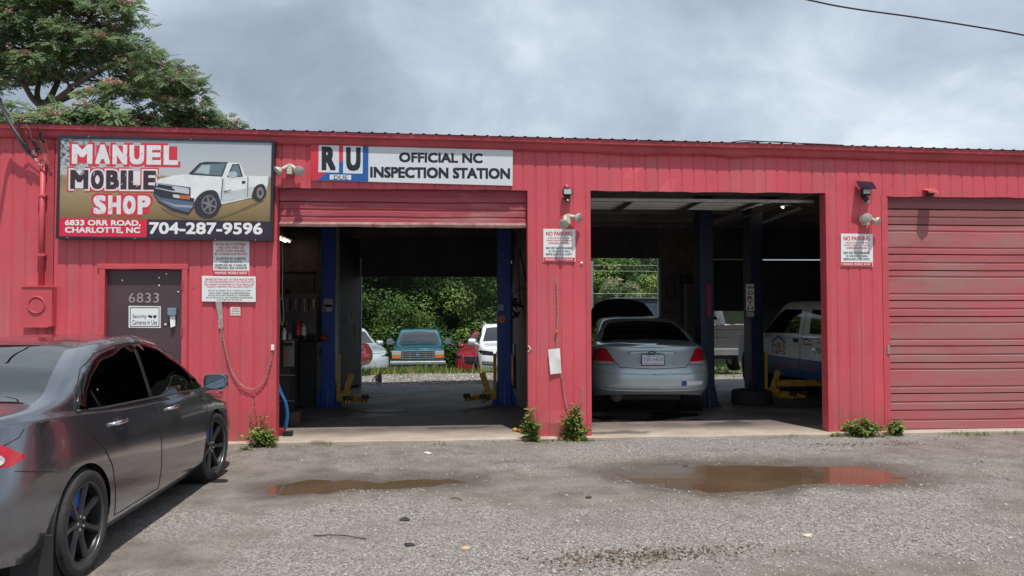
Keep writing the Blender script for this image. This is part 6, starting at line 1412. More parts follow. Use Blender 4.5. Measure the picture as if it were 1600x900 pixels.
x3 = P(1178, 560, 3.45)[0]; l3 = lift('two_post_lift', 'navy lift column with a white WORTH sign and a yellow arm under the work truck', [(x3, 1, 3), (x3+3.3, -1, 3)], LNAVY, 3.45)
c3 = x3+1.65
on_col(1165.5, 444, 1178.5, 486, WHT, 'vertical_sign', l3, 3.285, 3.45, c3); on_col(1166.5, 487.5, 1178, 495, pm('label_pale', (.45, .40, .42), .6, var=.4, vs=60), 'sign_footer', l3, 3.285, 3.45, c3)
m = MB()
for i, c in enumerate('WORTH'): xx, zz_ = P(1168 if c != 'W' else 1167, 446+i*8.2, 3.28); xx2, zz2 = P(1176.5 if c != 'W' else 1178, 452.5+i*8.2, 3.28); text_mb(m, c, (xx-c3, zz2-fz(3.45), xx2-c3, zz_-fz(3.45)), -.171, pm('dark_red_ink', (.22, .01, .04), .5), .04, .002)
m.build('sign_lettering', None, l3)
c2 = x2-1.21
on_col(1104, 444, 1111, 495, pm('sign_red_dull', (.22, .015, .05), .6), 'vertical_sign', l2_, 2.735, 2.9, c2)
m = MB(); M_ = Matrix.Translation((x3-c3+.30, -.20, .34)) @ Matrix.Rotation(R(-4), 4, 'Z'); m.box(0, 1.35, -.055, .055, -.05, .05, M_); m.build('swing_arm', YEL, l3, bevel=.008)
m = MB(); m.box(.9, 2.0, -.04, .04, -.035, .035, M_); m.build('arm_extension', YEL, l3, bevel=.006)
# tyre lying on the floor, under the column
x_, y_ = G(1182, 633, -.03); ft = MB(); rad, wd_ = .335, .225
pr = [(.20, .012), (.215, 0), (rad*.93, 0), (rad*.985, .02)]
for k in range(5): a = .025+k*.035; pr += [(rad, a), (rad, a+.022), (rad-.012, a+.024), (rad-.012, a+.033)]
pr += [(rad*.985, wd_-.02), (rad*.93, wd_), (.215, wd_), (.20, wd_-.012), (.215, wd_*.5), (.20, .012)]
ft.lathe(pr, None, 48)
tag(ft.build('spare_tyre', RUB, None, smooth=50, loc=(x_, y_+.2, fz(y_))), 'black tyre lying flat in front of the navy lift column', 'tyre')
# light fittings
def tube_light(name, label, px0, py0, px1, py1, Y, z, dy, tubes=2):
    xa, xb = P(px0, py0, Y)[0], P(px1, py1, Y)[0]
def fixture(px, py, z, L, rz, label, n=3):
    d = fw+rt2*((px-800)/CF)-up2*((py-450)/CF); t_ = (z-CH)/d.z; p = Vector((0, -CD, CH))+d*t_
    e = empty('ceiling_light', label, 'lamp', (p.x, p.y, z), R(rz)); MB().box(-L/2, L/2, -.15, .15, .01, .07).build('housing', GREYM, e)
    for k in range(n):
        yy = (k-(n-1)/2)*.085; m = MB(); m.tube([(-L/2+.02, yy, -.01), (L/2-.02, yy, -.01)], .016, 8); m.build('tube', TUBE_ON, e, smooth=True)
    return e
fixture(489, 398, 2.95, 1.15, 90, 'lit warm ceiling light beside the left lift column', 4); fixture(440, 373, 3.0, 1.2, 90, 'lit ceiling light at the top left corner of the left bay', 2)
fixture(1056, 408.5, 2.9, 1.2, 78, 'lit ceiling light near the rear wall of the middle bay', 3); fixture(1209, 320, 3.32, .5, 70, 'small lit ceiling light under the roof of the middle bay', 1); fixture(1222, 322, 3.30, .35, 60, 'curled warm lamp next to the small ceiling light', 1)
m = MB(); a = P(1192, 347, 3.0); b_ = P(1252, 324, 2.2); m.tube([(a[0], 3.0, a[1]), (b_[0], 2.2, b_[1])], .035, 8); tag(m.build('hanging_tube', GREYM, None, smooth=True), 'pale unlit tube hanging slantwise under the roof of the middle bay', 'tube')
x_, z_ = P(795, 409.5, 5.2); e = empty('work_lamp', 'small warm work lamp glowing beside the right blue column', 'lamp', (x_, 5.2, z_)); MB().lathe([(0, .03), (.06, .02), (.07, -.02), (.03, -.05)], Matrix.Rotation(R(70), 4, 'X'), 12).build('shade', GREYM, e); MB().lathe([(0, -.02), (.03, -.01), (.04, .0), (.03, .02)], Matrix.Translation((0, -.04, -.01)) @ Matrix.Rotation(R(60), 4, 'X'), 10).build('bulb', TUBE_ON, e)
# left side clutter
def on_floor(px, py): x, y = G(px, py, -.03); return x, y, fz(y)
def drawers(name, label, cat, px0, px1, pyb, pyt, D, mat, n, front, hdl):
    x0, y0, z0 = on_floor(px0, pyb); x1 = P(px1, pyb, y0)[0]; h = P(px0, pyt, y0)[1]-z0; e = empty(name, label, cat, ((x0+x1)/2, y0, z0)); w_ = (x1-x0)/2
    MB().box(-w_, w_, .012, D, .08, h).build('cabinet', mat, e, bevel=.008)
    for k in range(n):
        za, zb = .10+(h-.12)*k/n, .10+(h-.12)*(k+1)/n-.008; d_ = MB().box(-w_+.012, w_-.012, -.008, .0115, za, zb).build('drawer', front, e, bevel=.004)
        MB().box(-w_*.8, w_*.8, -.028, -.009, zb-.03, zb-.012).build('handle', hdl, d_, bevel=.003)
    for sx_ in (-1, 1):
        for yy in (.06, D-.06): MB().lathe([(0, -.015), (.04, -.015), (.04, .015), (0, .015)], Matrix.Translation((sx_*(w_-.05), yy, .04)) @ Matrix.Rotation(R(90), 4, 'Y'), 12).build('caster', RUB, e)
    return e
drawers('tool_cart', 'tool cart with pale drawers left of the blue column', 'tool cart', 486, 506, 618, 560, .45, GREYM, 5, pm('drawer_pale', (.55, .56, .58), .35, .3), BLK)
drawers('tool_chest', 'low red tool chest right of the blue column', 'tool chest', 802, 838, 606, 556, .5, TREDM, 4, TREDM, BLK)
x_, y_, z_ = on_floor(802, 606); zz = P(810, 556, y_)[1]
e = empty('grey_equipment_case', 'grey equipment case with a round logo standing on the red tool chest', 'case', (x_+.02, y_+.02, zz+.005)); MB().box(0, .36, 0, .35, 0, .24).build('case', GREYM, e, bevel=.012)
MB().lathe([(0, .004), (.05, .004), (.052, 0)], Matrix.Translation((.10, -.001, .13)) @ Matrix.Rotation(R(90), 4, 'X'), 18).build('logo', BLK, e); MB().box(.17, .30, -.004, -.001, .10, .13).build('stripe', TREDM, e)
drawers('steel_cabinet', 'dark steel cabinet with a brown front panel just inside the left bay', 'cabinet', 438, 455, 645, 531, .5, DARK, 2, DARK, GALV)
x_, y_, z_ = on_floor(434, 660); e = empty('machine_cabinet', 'grey machine cabinet with open shelves at the left bay edge', 'cabinet', (x_+.02, y_+.25, z_)); h = P(440, 531, y_)[1]-z_
MB().box(-.35, .09, 0, .4, 0, h).build('body', DARK, e, bevel=.01); MB().box(.0, .16, -.03, -.003, h-.40, h-.02).build('panel', GREYM, e, bevel=.006); MB().box(.01, .075, -.036, -.031, h-.38, h-.12).build('brown_panel', pm('cardboard', (.30, .17, .10), .8), e)
for k in (.25, .62): MB().box(-.3, .17, -.05, .0-.004, k, k+.02).build('shelf', GREYM, e)
MB().box(-.02, .14, -.04, -.031, h-.10, h-.05).build('display', BLK, e)
x_, y_, z_ = on_floor(470, 640); e = empty('tall_cabinet', 'tall black cabinet standing between the steel cabinet and the tool cart', 'cabinet', (x_, y_+.5, z_)); MB().box(-.13, .17, 0, .5, 0, 1.05).build('carcass', DARK, e, bevel=.008); MB().box(-.12, .16, -.014, -.001, .03, .5).build('door', BLK, e, bevel=.004); MB().box(-.12, .16, -.014, -.001, .51, 1.03).build('door', BLK, e, bevel=.004)
for k, (px, py, Yk, r_, h_, c_, nm_, lab) in enumerate(((441, 531, 1.35, .035, .16, (.55, .56, .58), 'spray_can', 'pale spray can on the machine cabinet at the left bay edge'), (449, 531, 1.35, .045, .10, (.12, .12, .13), 'oil_can', 'dark oil can on the machine cabinet beside the spray can'),
    (463, 524, 2.4, .05, .22, (.35, .04, .04), 'red_bottle', 'red bottle on the tall black cabinet'), (472, 524, 2.4, .04, .17, (.45, .45, .42), 'pale_bottle', 'pale bottle on the tall black cabinet'),
    (490, 560, 3.9, .05, .20, (.30, .28, .10), 'yellow_bottle', 'dull yellow bottle on the tool cart'), (499, 560, 3.9, .045, .15, (.10, .16, .30), 'blue_can', 'blue can on the tool cart'))):
    x_, z_ = P(px, py, Yk); zt_ = {1.35: None}.get(Yk)
    m = MB().lathe([(0, 0), (r_, 0), (r_, h_*.7), (r_*.45, h_*.85), (r_*.4, h_), (0, h_)], None, 14); tag(m.build(nm_, pm('can%d' % k, c_, .35, .2), None, smooth=40, loc=(x_, Yk+.12, z_)), lab, 'can')
# a row of wrenches on a board along the left inner wall
wb = empty('tool_board', 'dark board hung with shiny hand tools above the steel cabinet', 'tool board', (P(462, 480, 3.0)[0], 3.0, P(462, 500, 3.0)[1]))
MB().box(-.32, .32, .0, .03, -.22, .42).build('board', pm('board_dark', (.10, .085, .075), .8), wb, bevel=.004)
for k in range(9):
    xx = -.28+k*.07; L_ = .12+.05*((k*7) % 4)/2; m = MB(); m.box(xx-.008, xx+.008, -.014, -.002, .30-L_, .30); m.lathe([(.012, -.006), (.022, -.006), (.022, .006), (.012, .006)], Matrix.Translation((xx, -.01, .31)) @ Matrix.Rotation(R(90), 4, 'X'), 10); m.build('wrench', CHROME if k % 2 else GALV, wb)
for k in range(5):
    xx = -.26+k*.12; m = MB(); m.tube([(xx, -.02, -.02), (xx, -.02, -.10)], .014, 8); m.tube([(xx, -.02, -.10), (xx, -.02, -.2)], .005, 6); m.build('screwdriver', (TREDM, YEL, JBLUE, TREDM, GREYM)[k], wb, smooth=True)
# blue floor jack with upright bent handle
jk = empty('blue_hoist_leg', 'bent blue steel lever leaning upright at the left bay edge', 'jack', (P(450, 672, .35)[0], .35, 0))
q = [P(430, 562, .5), P(432, 585, .5), P(437, 608, .45), (P(440, 618, .4)), P(446, 630, .4), P(448, 650, .35), P(446, 668, .35)]
m = MB(); m.tube(catmull([(a, .45-.015*i, b_) for i, (a, b_) in enumerate(q)], 5), [.022+.005*math.sin(i*.1) for i in range(31)], 4); under(m.build('lever', JBLUE, jk), jk)
x_, z_ = P(449, 668, .33)
for o_ in (MB().box(x_-.05, x_+.06, .28, .40, .0, .05), MB().lathe([(0, -.02), (.035, -.02), (.035, .02), (0, .02)], Matrix.Translation((x_+.05, .33, .035)) @ Matrix.Rotation(R(90), 4, 'Y'), 12)): under(o_.build('foot', BLKG, jk, bevel=.004), jk)
x_, z_ = P(437, 670, .35); tag(MB().box(x_-.03, x_+.06, .32, .44, .0, .09).build('red_can', TREDM, None, bevel=.01), 'small red box on the floor behind the blue lever foot', 'box')
x_, y_, z_ = on_floor(459, 670); tag(MB().box(x_-.05, x_+.07, y_, y_+.16, 0, .19).build('cardboard_box', pm('brown_box', (.09, .055, .045), .8), None, bevel=.006), 'small brown box on the floor right of the blue lever', 'box')
m = MB(); v = catmull([(P(803, 668, .3)[0], .42, .012), (P(810, 669, .3)[0], .36, .03), (P(818, 672, .3)[0], .25, .02), (P(824, 676, .3)[0], .10, .02)], 5); m.tube(v, [.02+.012*math.sin(i) for i in range(len(v))], 7); tag(m.build('yellow_rag', pm('rag_yellow', (.55, .30, .06), .8, var=.3, vs=20), None, smooth=True), 'crumpled yellow rag on the slab left of the middle pillar', 'rag')
# hanging rope, dark leaf door, wall tools
m = MB(); q = [P(441, 356, .6), P(441, 455, .6), P(437, 470, .6), P(438, 500, .6), P(441, 508, .6), P(443, 495, .6), P(441, 458, .6)]; m.tube(catmull([(a, .6, b_) for a, b_ in q], 6), .007, 6); tag(m.build('hanging_rope', pm('rope_grey', (.30, .28, .28), .8), None, smooth=True), 'thin grey rope hanging in a loop at the left bay edge', 'rope')
x0, x1 = P(529, 500, 6.3)[0], RB1a-.0
dl = empty('sliding_door_leaf', 'tall dark door leaf standing open at the left of the rear doorway', 'door', (x0, 6.4, fz(6.4)))
h = P(545, 375, 6.4)[1]-fz(6.4)
under(MB().poly([(x0, 6.25), (x1, 7.08), (x1, 7.12), (x0, 6.29)], 'z', 0, h).build('leaf', pm('leaf_dark', (.035, .034, .038), .6), dl), dl)
for k, (px, py0, py1, mat) in enumerate(((545, 490, 505, GALV), (555, 505, 528, pm('tool_pink', (.4, .12, .12), .5)), (550, 488, 497, GALV), (558, 570, 580, GALV))):
    a = P(px, py0, 6.7); b_ = P(px+1, py1, 6.7); m = MB(); m.tube([(a[0], 6.55, a[1]), (b_[0]+.02*(k == 3), 6.55, b_[1])], .012, 6); tag(m.build('hanging_tool', mat, None), ['steel wrench hanging on the dark door leaf', 'pink handled rod hanging on the dark door leaf', 'bent steel hook at the top of the hanging tools', 'short steel bar lowest on the dark door leaf'][k], 'tool')
random.seed(11)
for k in range(14):                                                 # parts on the left shelves
    pass
sh = empty('wall_shelf', 'dark shelving loaded with parts along the left inner wall', 'shelf', (-2.75, 4.2, 1.2))
for z in (.9, 1.35, 1.8, 2.2): MB().box(-.65, .45, -.15, .25, z-1.2, z-1.17).build('board', DARK, sh)
for x in (-.65, .42): MB().box(x, x+.03, -.15, -.12, -1.2, 1.05).build('post', DARK, sh)
cl_m = [pm('clutter%d' % i, c, .6, var=.4, vs=12) for i, c in enumerate(((.10, .02, .02), (.07, .07, .08), (.14, .13, .12), (.04, .05, .09), (.10, .07, .04)))]
nm = ['red parts box', 'dark parts box', 'pale carton', 'blue bin', 'brown carton']
for k in range(16):
    x = -2.75+random.uniform(-.6, .35); z = random.choice((.9, 1.35, 1.8))+.005; c = k % 5; h = random.uniform(.1, .28); w_ = random.uniform(.05, .11)
    x = -3.32+(k % 6)*.185; z = (.905, 1.355, 1.805)[k//6]
    tag(MB().box(-w_*.8, w_*.8, -.1, .12, 0, h).build(['red_box', 'dark_box', 'carton', 'blue_bin', 'brown_carton'][c], cl_m[c], None, bevel=.008, loc=(x, 4.15, z+fz(4))), '%s, %s from the left on the %s left shelf' % (nm[c], ('first', 'second', 'third', 'fourth', 'fifth', 'last')[k % 6], ('lowest', 'middle', 'upper')[k//6]), 'box')
x0, z1 = P(489, 493, 3.9); x1, z0 = P(506, 515, 3.9); tag(MB().box(x0, x1, 3.9, 3.92, z0, z1).build('shop_banner', pm('banner_dull', (.12, .10, .11), .7, var=.4, vs=12), None), 'dim grey sheet with a red stain hanging left of the blue column', 'sheet')
# cords and gear on the partition right of the blue column and on the rear wall of the middle bay
def cord(pts, Y, r, lab, cat='cord', mat=None, name='hanging_cord'):
    q = [(P(a, b_, Y)[0], Y, P(a, b_, Y)[1]) for a, b_ in pts]; m = MB(); m.tube(catmull(q, 5), r, 6); return tag(m.build(name, mat or BLK, None, smooth=True), lab, cat)
cord([(812, 388), (815, 405), (820, 430), (823, 445)], 4.0, .016, 'black pole slanting against the partition wall', 'pole', name='leaning_pole'); cord([(810, 395), (811, 440), (813, 470), (818, 485), (822, 500)], 4.5, .008, 'thin black cord hanging on the partition wall')
cord([(797, 480), (795, 470), (799, 462), (797, 474), (795, 478)], 4.6, .012, 'grey work light hooked beside the right blue column', 'work light', GALV, 'hooked_light')
m = MB()
for k in range(12): a = random.uniform(0, 6.28); p = Vector((P(808, 478, 4.8)[0]+.10*math.cos(a), 4.8, P(808, 478, 4.8)[1]+.12*math.sin(a))); m.tube([p, p+Vector((random.uniform(-.1, .1), random.uniform(-.04, .04), random.uniform(-.14, .05)))], .02, 6)
tag(m.build('cable_bundle', BLK, None, smooth=True), 'tangled black bundle of belts hanging on the partition wall', 'belts')
cord([(1040, 440), (1043, 460), (1050, 468), (1055, 455), (1052, 440)], 7.1, .012, 'black hose looped on the pale rear wall of the middle bay', 'hose', name='looped_hose')
x0, z1 = P(1066, 428, 7.0); x1, z0 = P(1080, 444, 7.0); tag(MB().box(x0, x1, 6.9, 7.15, z0, z1).build('wall_fan', BLK, None, bevel=.02), 'black box fitting high on the pale rear wall', 'fitting')
x0, z1 = P(1068, 444, 7.0); x1, z0 = P(1088, 560, 7.0); tag(MB().box(x0, x1, 6.8, 7.15, z0, z1).build('rear_locker', pm('locker_brown', (.13, .11, .10), .7, var=.2), None, bevel=.01), 'tall brownish locker against the rear wall behind the silver sedan', 'locker')

# ------------------------------------------------------------------ plants
def leafmat(name, cols, rough=.55, trans=.25):
    m = bpy.data.materials.new(name); m.use_nodes = True; t = m.node_tree; b = t.nodes['Principled BSDF']; b.inputs['Roughness'].default_value = rough; b.inputs['Specular IOR Level'].default_value = .35
    n = len(cols); c = ramp(t, attr(t, 'shade'), [(i/(n-1), cols[i]) for i in range(n)]); t.links.new(c, b.inputs['Base Color'])
    tr = N(t, 'ShaderNodeBsdfTranslucent'); t.links.new(c, tr.inputs[0]); mi = N(t, 'ShaderNodeMixShader'); mi.inputs[0].default_value = trans
    o = t.nodes['Material Output']; t.links.new(b.outputs[0], mi.inputs[1]); t.links.new(tr.outputs[0], mi.inputs[2]); t.links.new(mi.outputs[0], o.inputs[0]); return m
def leaves(name, pos, nrm, size, verts2d, faces2d, mat, parent=None, shade=None, dirs=None, droop=0.0):
    """many leaf blades joined: pos (n,3), each with a normal and a size; verts2d a template (k,3)"""
    n = len(pos); T = np.array(verts2d, float); k = len(T)
    nr = nrm/np.linalg.norm(nrm, axis=1, keepdims=True)
    if dirs is None: dirs = RNG.normal(size=(n, 3))
    d = dirs-nr*(dirs*nr).sum(1, keepdims=True); d /= np.linalg.norm(d, axis=1, keepdims=True)+1e-9; s_ = np.cross(nr, d)
    V = pos[:, None, :]+size[:, None, None]*(T[None, :, 0:1]*d[:, None, :]+T[None, :, 1:2]*s_[:, None, :]+T[None, :, 2:3]*nr[:, None, :])
    V = V.reshape(-1, 3); F = (np.array(faces2d)[None]+(np.arange(n)*k)[:, None, None]).reshape(-1, len(faces2d[0]))
    me = bpy.data.meshes.new(name); me.vertices.add(len(V)); me.vertices.foreach_set('co', V.ravel().astype(np.float32)); nl = F.size
    me.loops.add(nl); me.loops.foreach_set('vertex_index', F.ravel().astype(np.int32)); me.polygons.add(len(F))
    me.polygons.foreach_set('loop_start', np.arange(0, nl, F.shape[1], dtype=np.int32)); me.polygons.foreach_set('loop_total', np.full(len(F), F.shape[1], np.int32)); me.update(calc_edges=True)
    sh_ = RNG.random(n) if shade is None else shade
    a_ = me.attributes.new('shade', 'FLOAT', 'POINT'); a_.data.foreach_set('value', np.repeat(sh_, k).astype(np.float32)); me.materials.append(mat)
    o = bpy.data.objects.new(name, me); col.objects.link(o); o.parent = parent; return o
LEAF = [(0, 0, 0), (.35, .26, .03), (.75, .20, .02), (1, 0, -.06), (.75, -.20, .02), (.35, -.26, .03)]; LF = [(0, 1, 2, 3), (0, 3, 4, 5)]
LM1 = leafmat('thicket_leaf', [(.018, .048, .013), (.045, .10, .022), (.085, .165, .032), (.15, .25, .045), (.27, .34, .08)], .5, .3)
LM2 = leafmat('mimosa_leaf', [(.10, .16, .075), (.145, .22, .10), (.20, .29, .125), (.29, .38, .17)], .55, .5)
PINK = leafmat('mimosa_blossom', [(.42, .20, .16), (.58, .34, .27), (.66, .46, .36)], .7, .2)
GRASS = leafmat('grass_blade', [(.06, .11, .02), (.11, .19, .03), (.19, .27, .05), (.33, .33, .12)], .6, .3)
BARK = pm('bark', (.12, .10, .085), .9, var=.35, vs=14, bump=.5, bs=40)

# thicket behind the yard: lumpy wall of creepers
def thick(name, label, cat, blobs, n, size, mat, kind=None, bright=0.0):
    pos = []; nr = []; sh_ = []
    w_ = np.array([b[3]*b[3] for b in blobs]); w_ = w_/w_.sum(); idx = RNG.choice(len(blobs), n, p=w_)
    B = np.array(blobs)[idx]; d = RNG.normal(size=(n, 3)); d[:, 1] = -np.abs(d[:, 1])*1.0; d /= np.linalg.norm(d, axis=1, keepdims=True)
    r_ = B[:, 3]*(1-.5*RNG.random(n)**2.2); pos = B[:, :3]+d*r_[:, None]*np.array([1, .9, .9]); nr = d+RNG.normal(size=(n, 3))*.5+np.array([0, -.1, .5])
    c = np.array([fbm(p[0], p[2], p[1], .8, 3) for p in pos]); sh_ = np.clip(.42+bright+.5*c+.16*RNG.normal(size=n), 0, 1)
    o = leaves(name, pos, nr, size*(.6+.8*RNG.random(n)), LEAF, LF, mat, None, sh_)
    return tag(o, label, cat, kind=kind)
bl = []
random.seed(5)
for i in range(150):
    x = random.uniform(-8.5, 4.2); z = random.uniform(-1.2, 6.5); bl.append((x, 24.5+random.uniform(-.9, .6)+.12*z, z, random.uniform(.5, 1.15)))
thick('vine_thicket', 'dense green creeper thicket behind the parked vehicles', 'thicket', bl, 70000, .12, LM1, 'stuff')
bg_ = MB(); bg_.box(-14, 14, 26.2, 26.4, -3, 7); o_ = bg_.build('thicket_core', pm('dark_undergrowth', (.012, .02, .010), .95, var=.5, vs=2), None); o_['kind'] = 'structure'
def shrub(name, label, cx, cy, cz, rx, rz, n, size, mat, bright=0, group=None, blossoms=0):
    random.seed(int(abs(cx*10))); bl = [(cx+random.uniform(-rx, rx)*.7, cy+random.uniform(-.5, .5), cz+random.uniform(-rz, rz)*.7, random.uniform(.3, .6)*min(rx, rz)) for k in range(16)]
    e = empty(name, label, 'tree', (cx, cy, gz(cx, cy)), 0, group)
    m = MB(); m.tube([(0, 0, 0), (.05, 0, (cz-gz(cx, cy))*.6), (.0, 0, cz-gz(cx, cy)+rz*.3)], [.09, .06, .03], 7); m.build('trunk', BARK, e, smooth=True)
    o = thick('crown', None, None, bl, n, size, mat, bright=bright); under(o, e)
    if blossoms:
        B = np.array(bl)[RNG.integers(0, len(bl), blossoms)]; d = RNG.normal(size=(blossoms, 3)); d[:, 2] = abs(d[:, 2]); d[:, 1] = -abs(d[:, 1]); d /= np.linalg.norm(d, axis=1, keepdims=True)
        p = B[:, :3]+d*B[:, 3:4]*1.02; k_ = 14; p = np.repeat(p, k_, 0)+RNG.normal(size=(blossoms*k_, 3))*.03
        under(leaves('blossoms', p, RNG.normal(size=p.shape)+np.array([0, -.6, .8]), np.full(len(p), .07), LEAF, LF, PINK, None), e)
    return e
def at(px, py, Y): x, z = P(px, py, Y); return x, Y, z
for (px, py, Y, rx, rz, n, s_, br, lab, bs_) in ((945, 425, 21, 1.3, 1.0, 5000, .11, .12, 'bright leafy tree at the left of the rear opening of the middle bay', 0), (1000, 425, 24, 1.5, 1.6, 6000, .11, -.25, 'dark leafy tree in the middle of the rear opening of the middle bay', 0),
     (965, 458, 15, .75, .5, 5000, .07, .05, 'mimosa shrub with pale pink blossoms behind the raised hood', 14), (1022, 452, 17, .5, .55, 2600, .08, .38, 'lime green shrub at the right edge of the rear opening', 2)):
    x, y, z = at(px, py, Y); shrub('leafy_tree' if rz > .7 else 'shrub', lab, x, y, z, rx, rz, n, s_, LM1 if rz > .7 or br > .2 else LM2, br, None, bs_)
x0, z1 = P(962, 467, 12.0); x1, z0 = P(1040, 500, 12.0); sd2 = empty('blue_grey_shed', 'low blue grey metal shed wall outside the rear opening of the middle bay', 'shed', ((x0+x1)/2+.5, 12.5, gz(5, 12)))
for k in range(8): under(MB().box(x0+k*.3, x0+k*.3+.296, 12.0, 12.6, gz(5, 12)-.2, z1).build('panel', pm('shed_blue', (.05, .08, .11), .5, var=.15), None), sd2)
under(MB().box(x0-.05, x0+2.5, 11.95, 12.65, z1+.003, z1+.04).build('roof_edge', pm('shed_edge', (.12, .16, .19), .5), None), sd2)
fe = empty('wire_fence', 'thin wire fence strands in front of the trees seen through the middle bay', 'fence', (4.5, 13.5, 1))
for py_ in (414, 423, 458): xa, za_ = P(935, py_, 13.5); xb, zb_ = P(1035, py_+1, 13.5); m = MB(); m.tube([(xa-3, 13.5, za_), (xb+1, 13.5, zb_)], .0035, 4); under(m.build('wire', GALV, fe), fe)
for xx in (P(925, 450, 13.5)[0], P(1038, 450, 13.5)[0]): under(MB().box(xx-.03, xx+.03, 13.47, 13.53, gz(xx, 13.5), P(1000, 408, 13.5)[1]).build('post', GALV, fe), fe)

# mimosa trees over the roof at the left
def frond_template():
    V = []; F = []
    for s_ in (-1, 1):
        for k in range(4):
            a = .10+k*.22; L = .36*(1-.12*abs(k-1.3)); i = len(V); dz = -.10*a*a
            V += [(a-.05, 0, dz), (a+.17, s_*L*.45, dz-.015), (a+.13, s_*L, dz-.06), (a-.06, s_*L*.55, dz-.02)]; F.append((i, i+1, i+2, i+3) if s_ > 0 else (i+3, i+2, i+1, i))
    return V, F
FV, FF = frond_template()
def mimosa(name, label, base, clumps, Y, trunk, group, dens=1.0, seed=1, boughs=None):
    """clumps: (px, py, radius_m, flat) placed in depth around the plane Y; crown of feathery layered sprays"""
    random.seed(seed); e = empty(name, label, 'tree', base, 0, group); C = []
    for (px, py, r_, dd) in clumps: x, z = P(px, py, Y+dd); C.append(Vector((x, Y+dd, z)))
    pos = []; dr_ = []; nr = []; sh_ = []; bp = []
    for c, (px, py, r_, dd) in zip(C, clumps):
        hue = random.uniform(.15, .85); ns = max(3, int(7.5*r_*dens))
        for s_ in range(ns):                                      # umbrella sprays inside the clump
            o = Vector((random.gauss(0, .5)*r_, random.gauss(0, .55)*r_, random.gauss(0, .30)*r_)); sc_ = c+o; rs = random.uniform(.24, .42)
            for k in range(int(19)):
                a = random.uniform(0, 6.283); q = random.random()**.6*rs; p = sc_+Vector((math.cos(a)*q, math.sin(a)*q, -.25*q*q/rs+random.gauss(0, .05)))
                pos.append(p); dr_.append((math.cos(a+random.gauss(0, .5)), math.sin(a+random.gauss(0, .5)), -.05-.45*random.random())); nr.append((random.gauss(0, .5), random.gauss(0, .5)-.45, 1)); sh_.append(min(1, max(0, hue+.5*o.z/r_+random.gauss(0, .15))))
            if random.random() < .30:
                for k in range(random.randint(5, 16)): a = random.uniform(0, 6.283); q = random.random()**.5*rs*.9; bp.append(sc_+Vector((math.cos(a)*q, math.sin(a)*q, .07)))
    pos = np.array([p[:] for p in pos]); n = len(pos)
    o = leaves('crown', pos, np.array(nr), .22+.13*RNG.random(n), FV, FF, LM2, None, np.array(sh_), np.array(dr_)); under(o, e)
    if bp:
        bp = np.array([p[:] for p in bp]); k_ = 9; p = np.repeat(bp, k_, 0)+RNG.normal(size=(len(bp)*k_, 3))*.022
        under(leaves('blossoms', p, RNG.normal(size=p.shape)*.6+np.array([0, -.3, 1]), np.full(len(p), .075), LEAF, LF, PINK, None), e)
    T = [Vector(P3(*t_, Y)) for t_ in trunk]; tr = [Vector(q) for q in catmull([base]+[t_[:] for t_ in T], 5)]
    m = MB(); m.tube([p for p in tr], [max(.05, .17-.10*i/len(tr)) for i in range(len(tr))], 9)
    nodes = list(tr[-4:])
    if boughs:                                                    # main boughs fork low, the limbs leave them all along
        fork = tr[max(0, int(len(tr)*.55))]; nodes = []
        for bp_ in boughs:
            q_ = [Vector(v) for v in catmull([fork]+[Vector(P3(a, b_, Y+d_)) for a, b_, d_ in bp_], 6)]; nodes += q_[3:]
            m.tube(q_, [.10-.075*i/len(q_) for i in range(len(q_))], 8)
    for c in C:
        st = min(nodes, key=lambda q: (q-c).length+.8*max(0, q.z-c.z+.1)); L = (c-st).length
        mid1 = st.lerp(c, .4)+Vector((random.uniform(-.15, .15), random.uniform(-.15, .15), -.06*L+.1)); mid2 = st.lerp(c, .75)+Vector((random.uniform(-.12, .12), 0, .02*L))
        m.tube(catmull([st, mid1, mid2, c], 4), [max(.009, .035*(1-i/13)) for i in range(13)], 6)
        for k in range(4):
            q = c+Vector((random.gauss(0, .6), random.gauss(0, .6), random.gauss(0, .15)))*clumps[C.index(c)][2]; m.tube([mid2, mid2.lerp(q, .55)+Vector((0, 0, .05)), q], [.012, .009, .005], 5)
    under(m.build('trunk', BARK, None, smooth=True), e); return e
def P3(px, py, Y): x, z = P(px, py, Y); return (x, Y, z)
random.seed(21); cl = []
poly_ = [(-60, -70), (210, -60), (225, 5), (242, 25), (228, 42), (195, 50), (232, 58), (262, 75), (290, 92), (318, 112), (332, 150), (300, 158), (262, 165), (232, 175), (225, 160), (195, 170), (160, 140), (100, 130), (60, 140), (20, 140), (-60, 160)]
def inpoly(x, y, pl):
    ins = False; j = len(pl)-1
    for i in range(len(pl)):
        if (pl[i][1] > y) != (pl[j][1] > y) and x < (pl[j][0]-pl[i][0])*(y-pl[i][1])/(pl[j][1]-pl[i][1])+pl[i][0]: ins = not ins
        j = i
    return ins
holes = [(205, 54, 30, 9), (235, 48, 20, 9), (70, 100, 14, 6), (120, 70, 12, 5), (170, 30, 10, 5), (250, 120, 10, 5), (60, 40, 10, 5), (150, 118, 20, 9), (40, 142, 16, 12), (100, 150, 40, 8), (8, 75, 9, 8), (182, 108, 12, 6), (290, 60, 30, 20), (205, 165, 20, 12)]
tries = 0
while len(cl) < 150 and tries < 9000:
    tries += 1; x, y = random.uniform(-50, 325), random.uniform(-60, 160); r_ = random.uniform(.34, .60)
    if not inpoly(x, y, poly_) or not inpoly(x+24, y, poly_) or not inpoly(x, y+11, poly_) or not inpoly(x, y-9, poly_): continue
    if any(((x-a)/(c_+9))**2+((y-b_)/(d_+6))**2 < 1 for a, b_, c_, d_ in holes): continue
    if any(math.hypot(x-c[0], (y-c[1])*1.8) < 15 for c in cl): continue
    cl.append((x, y, r_, random.uniform(-1.6, 1.8)))
YT = 14.0
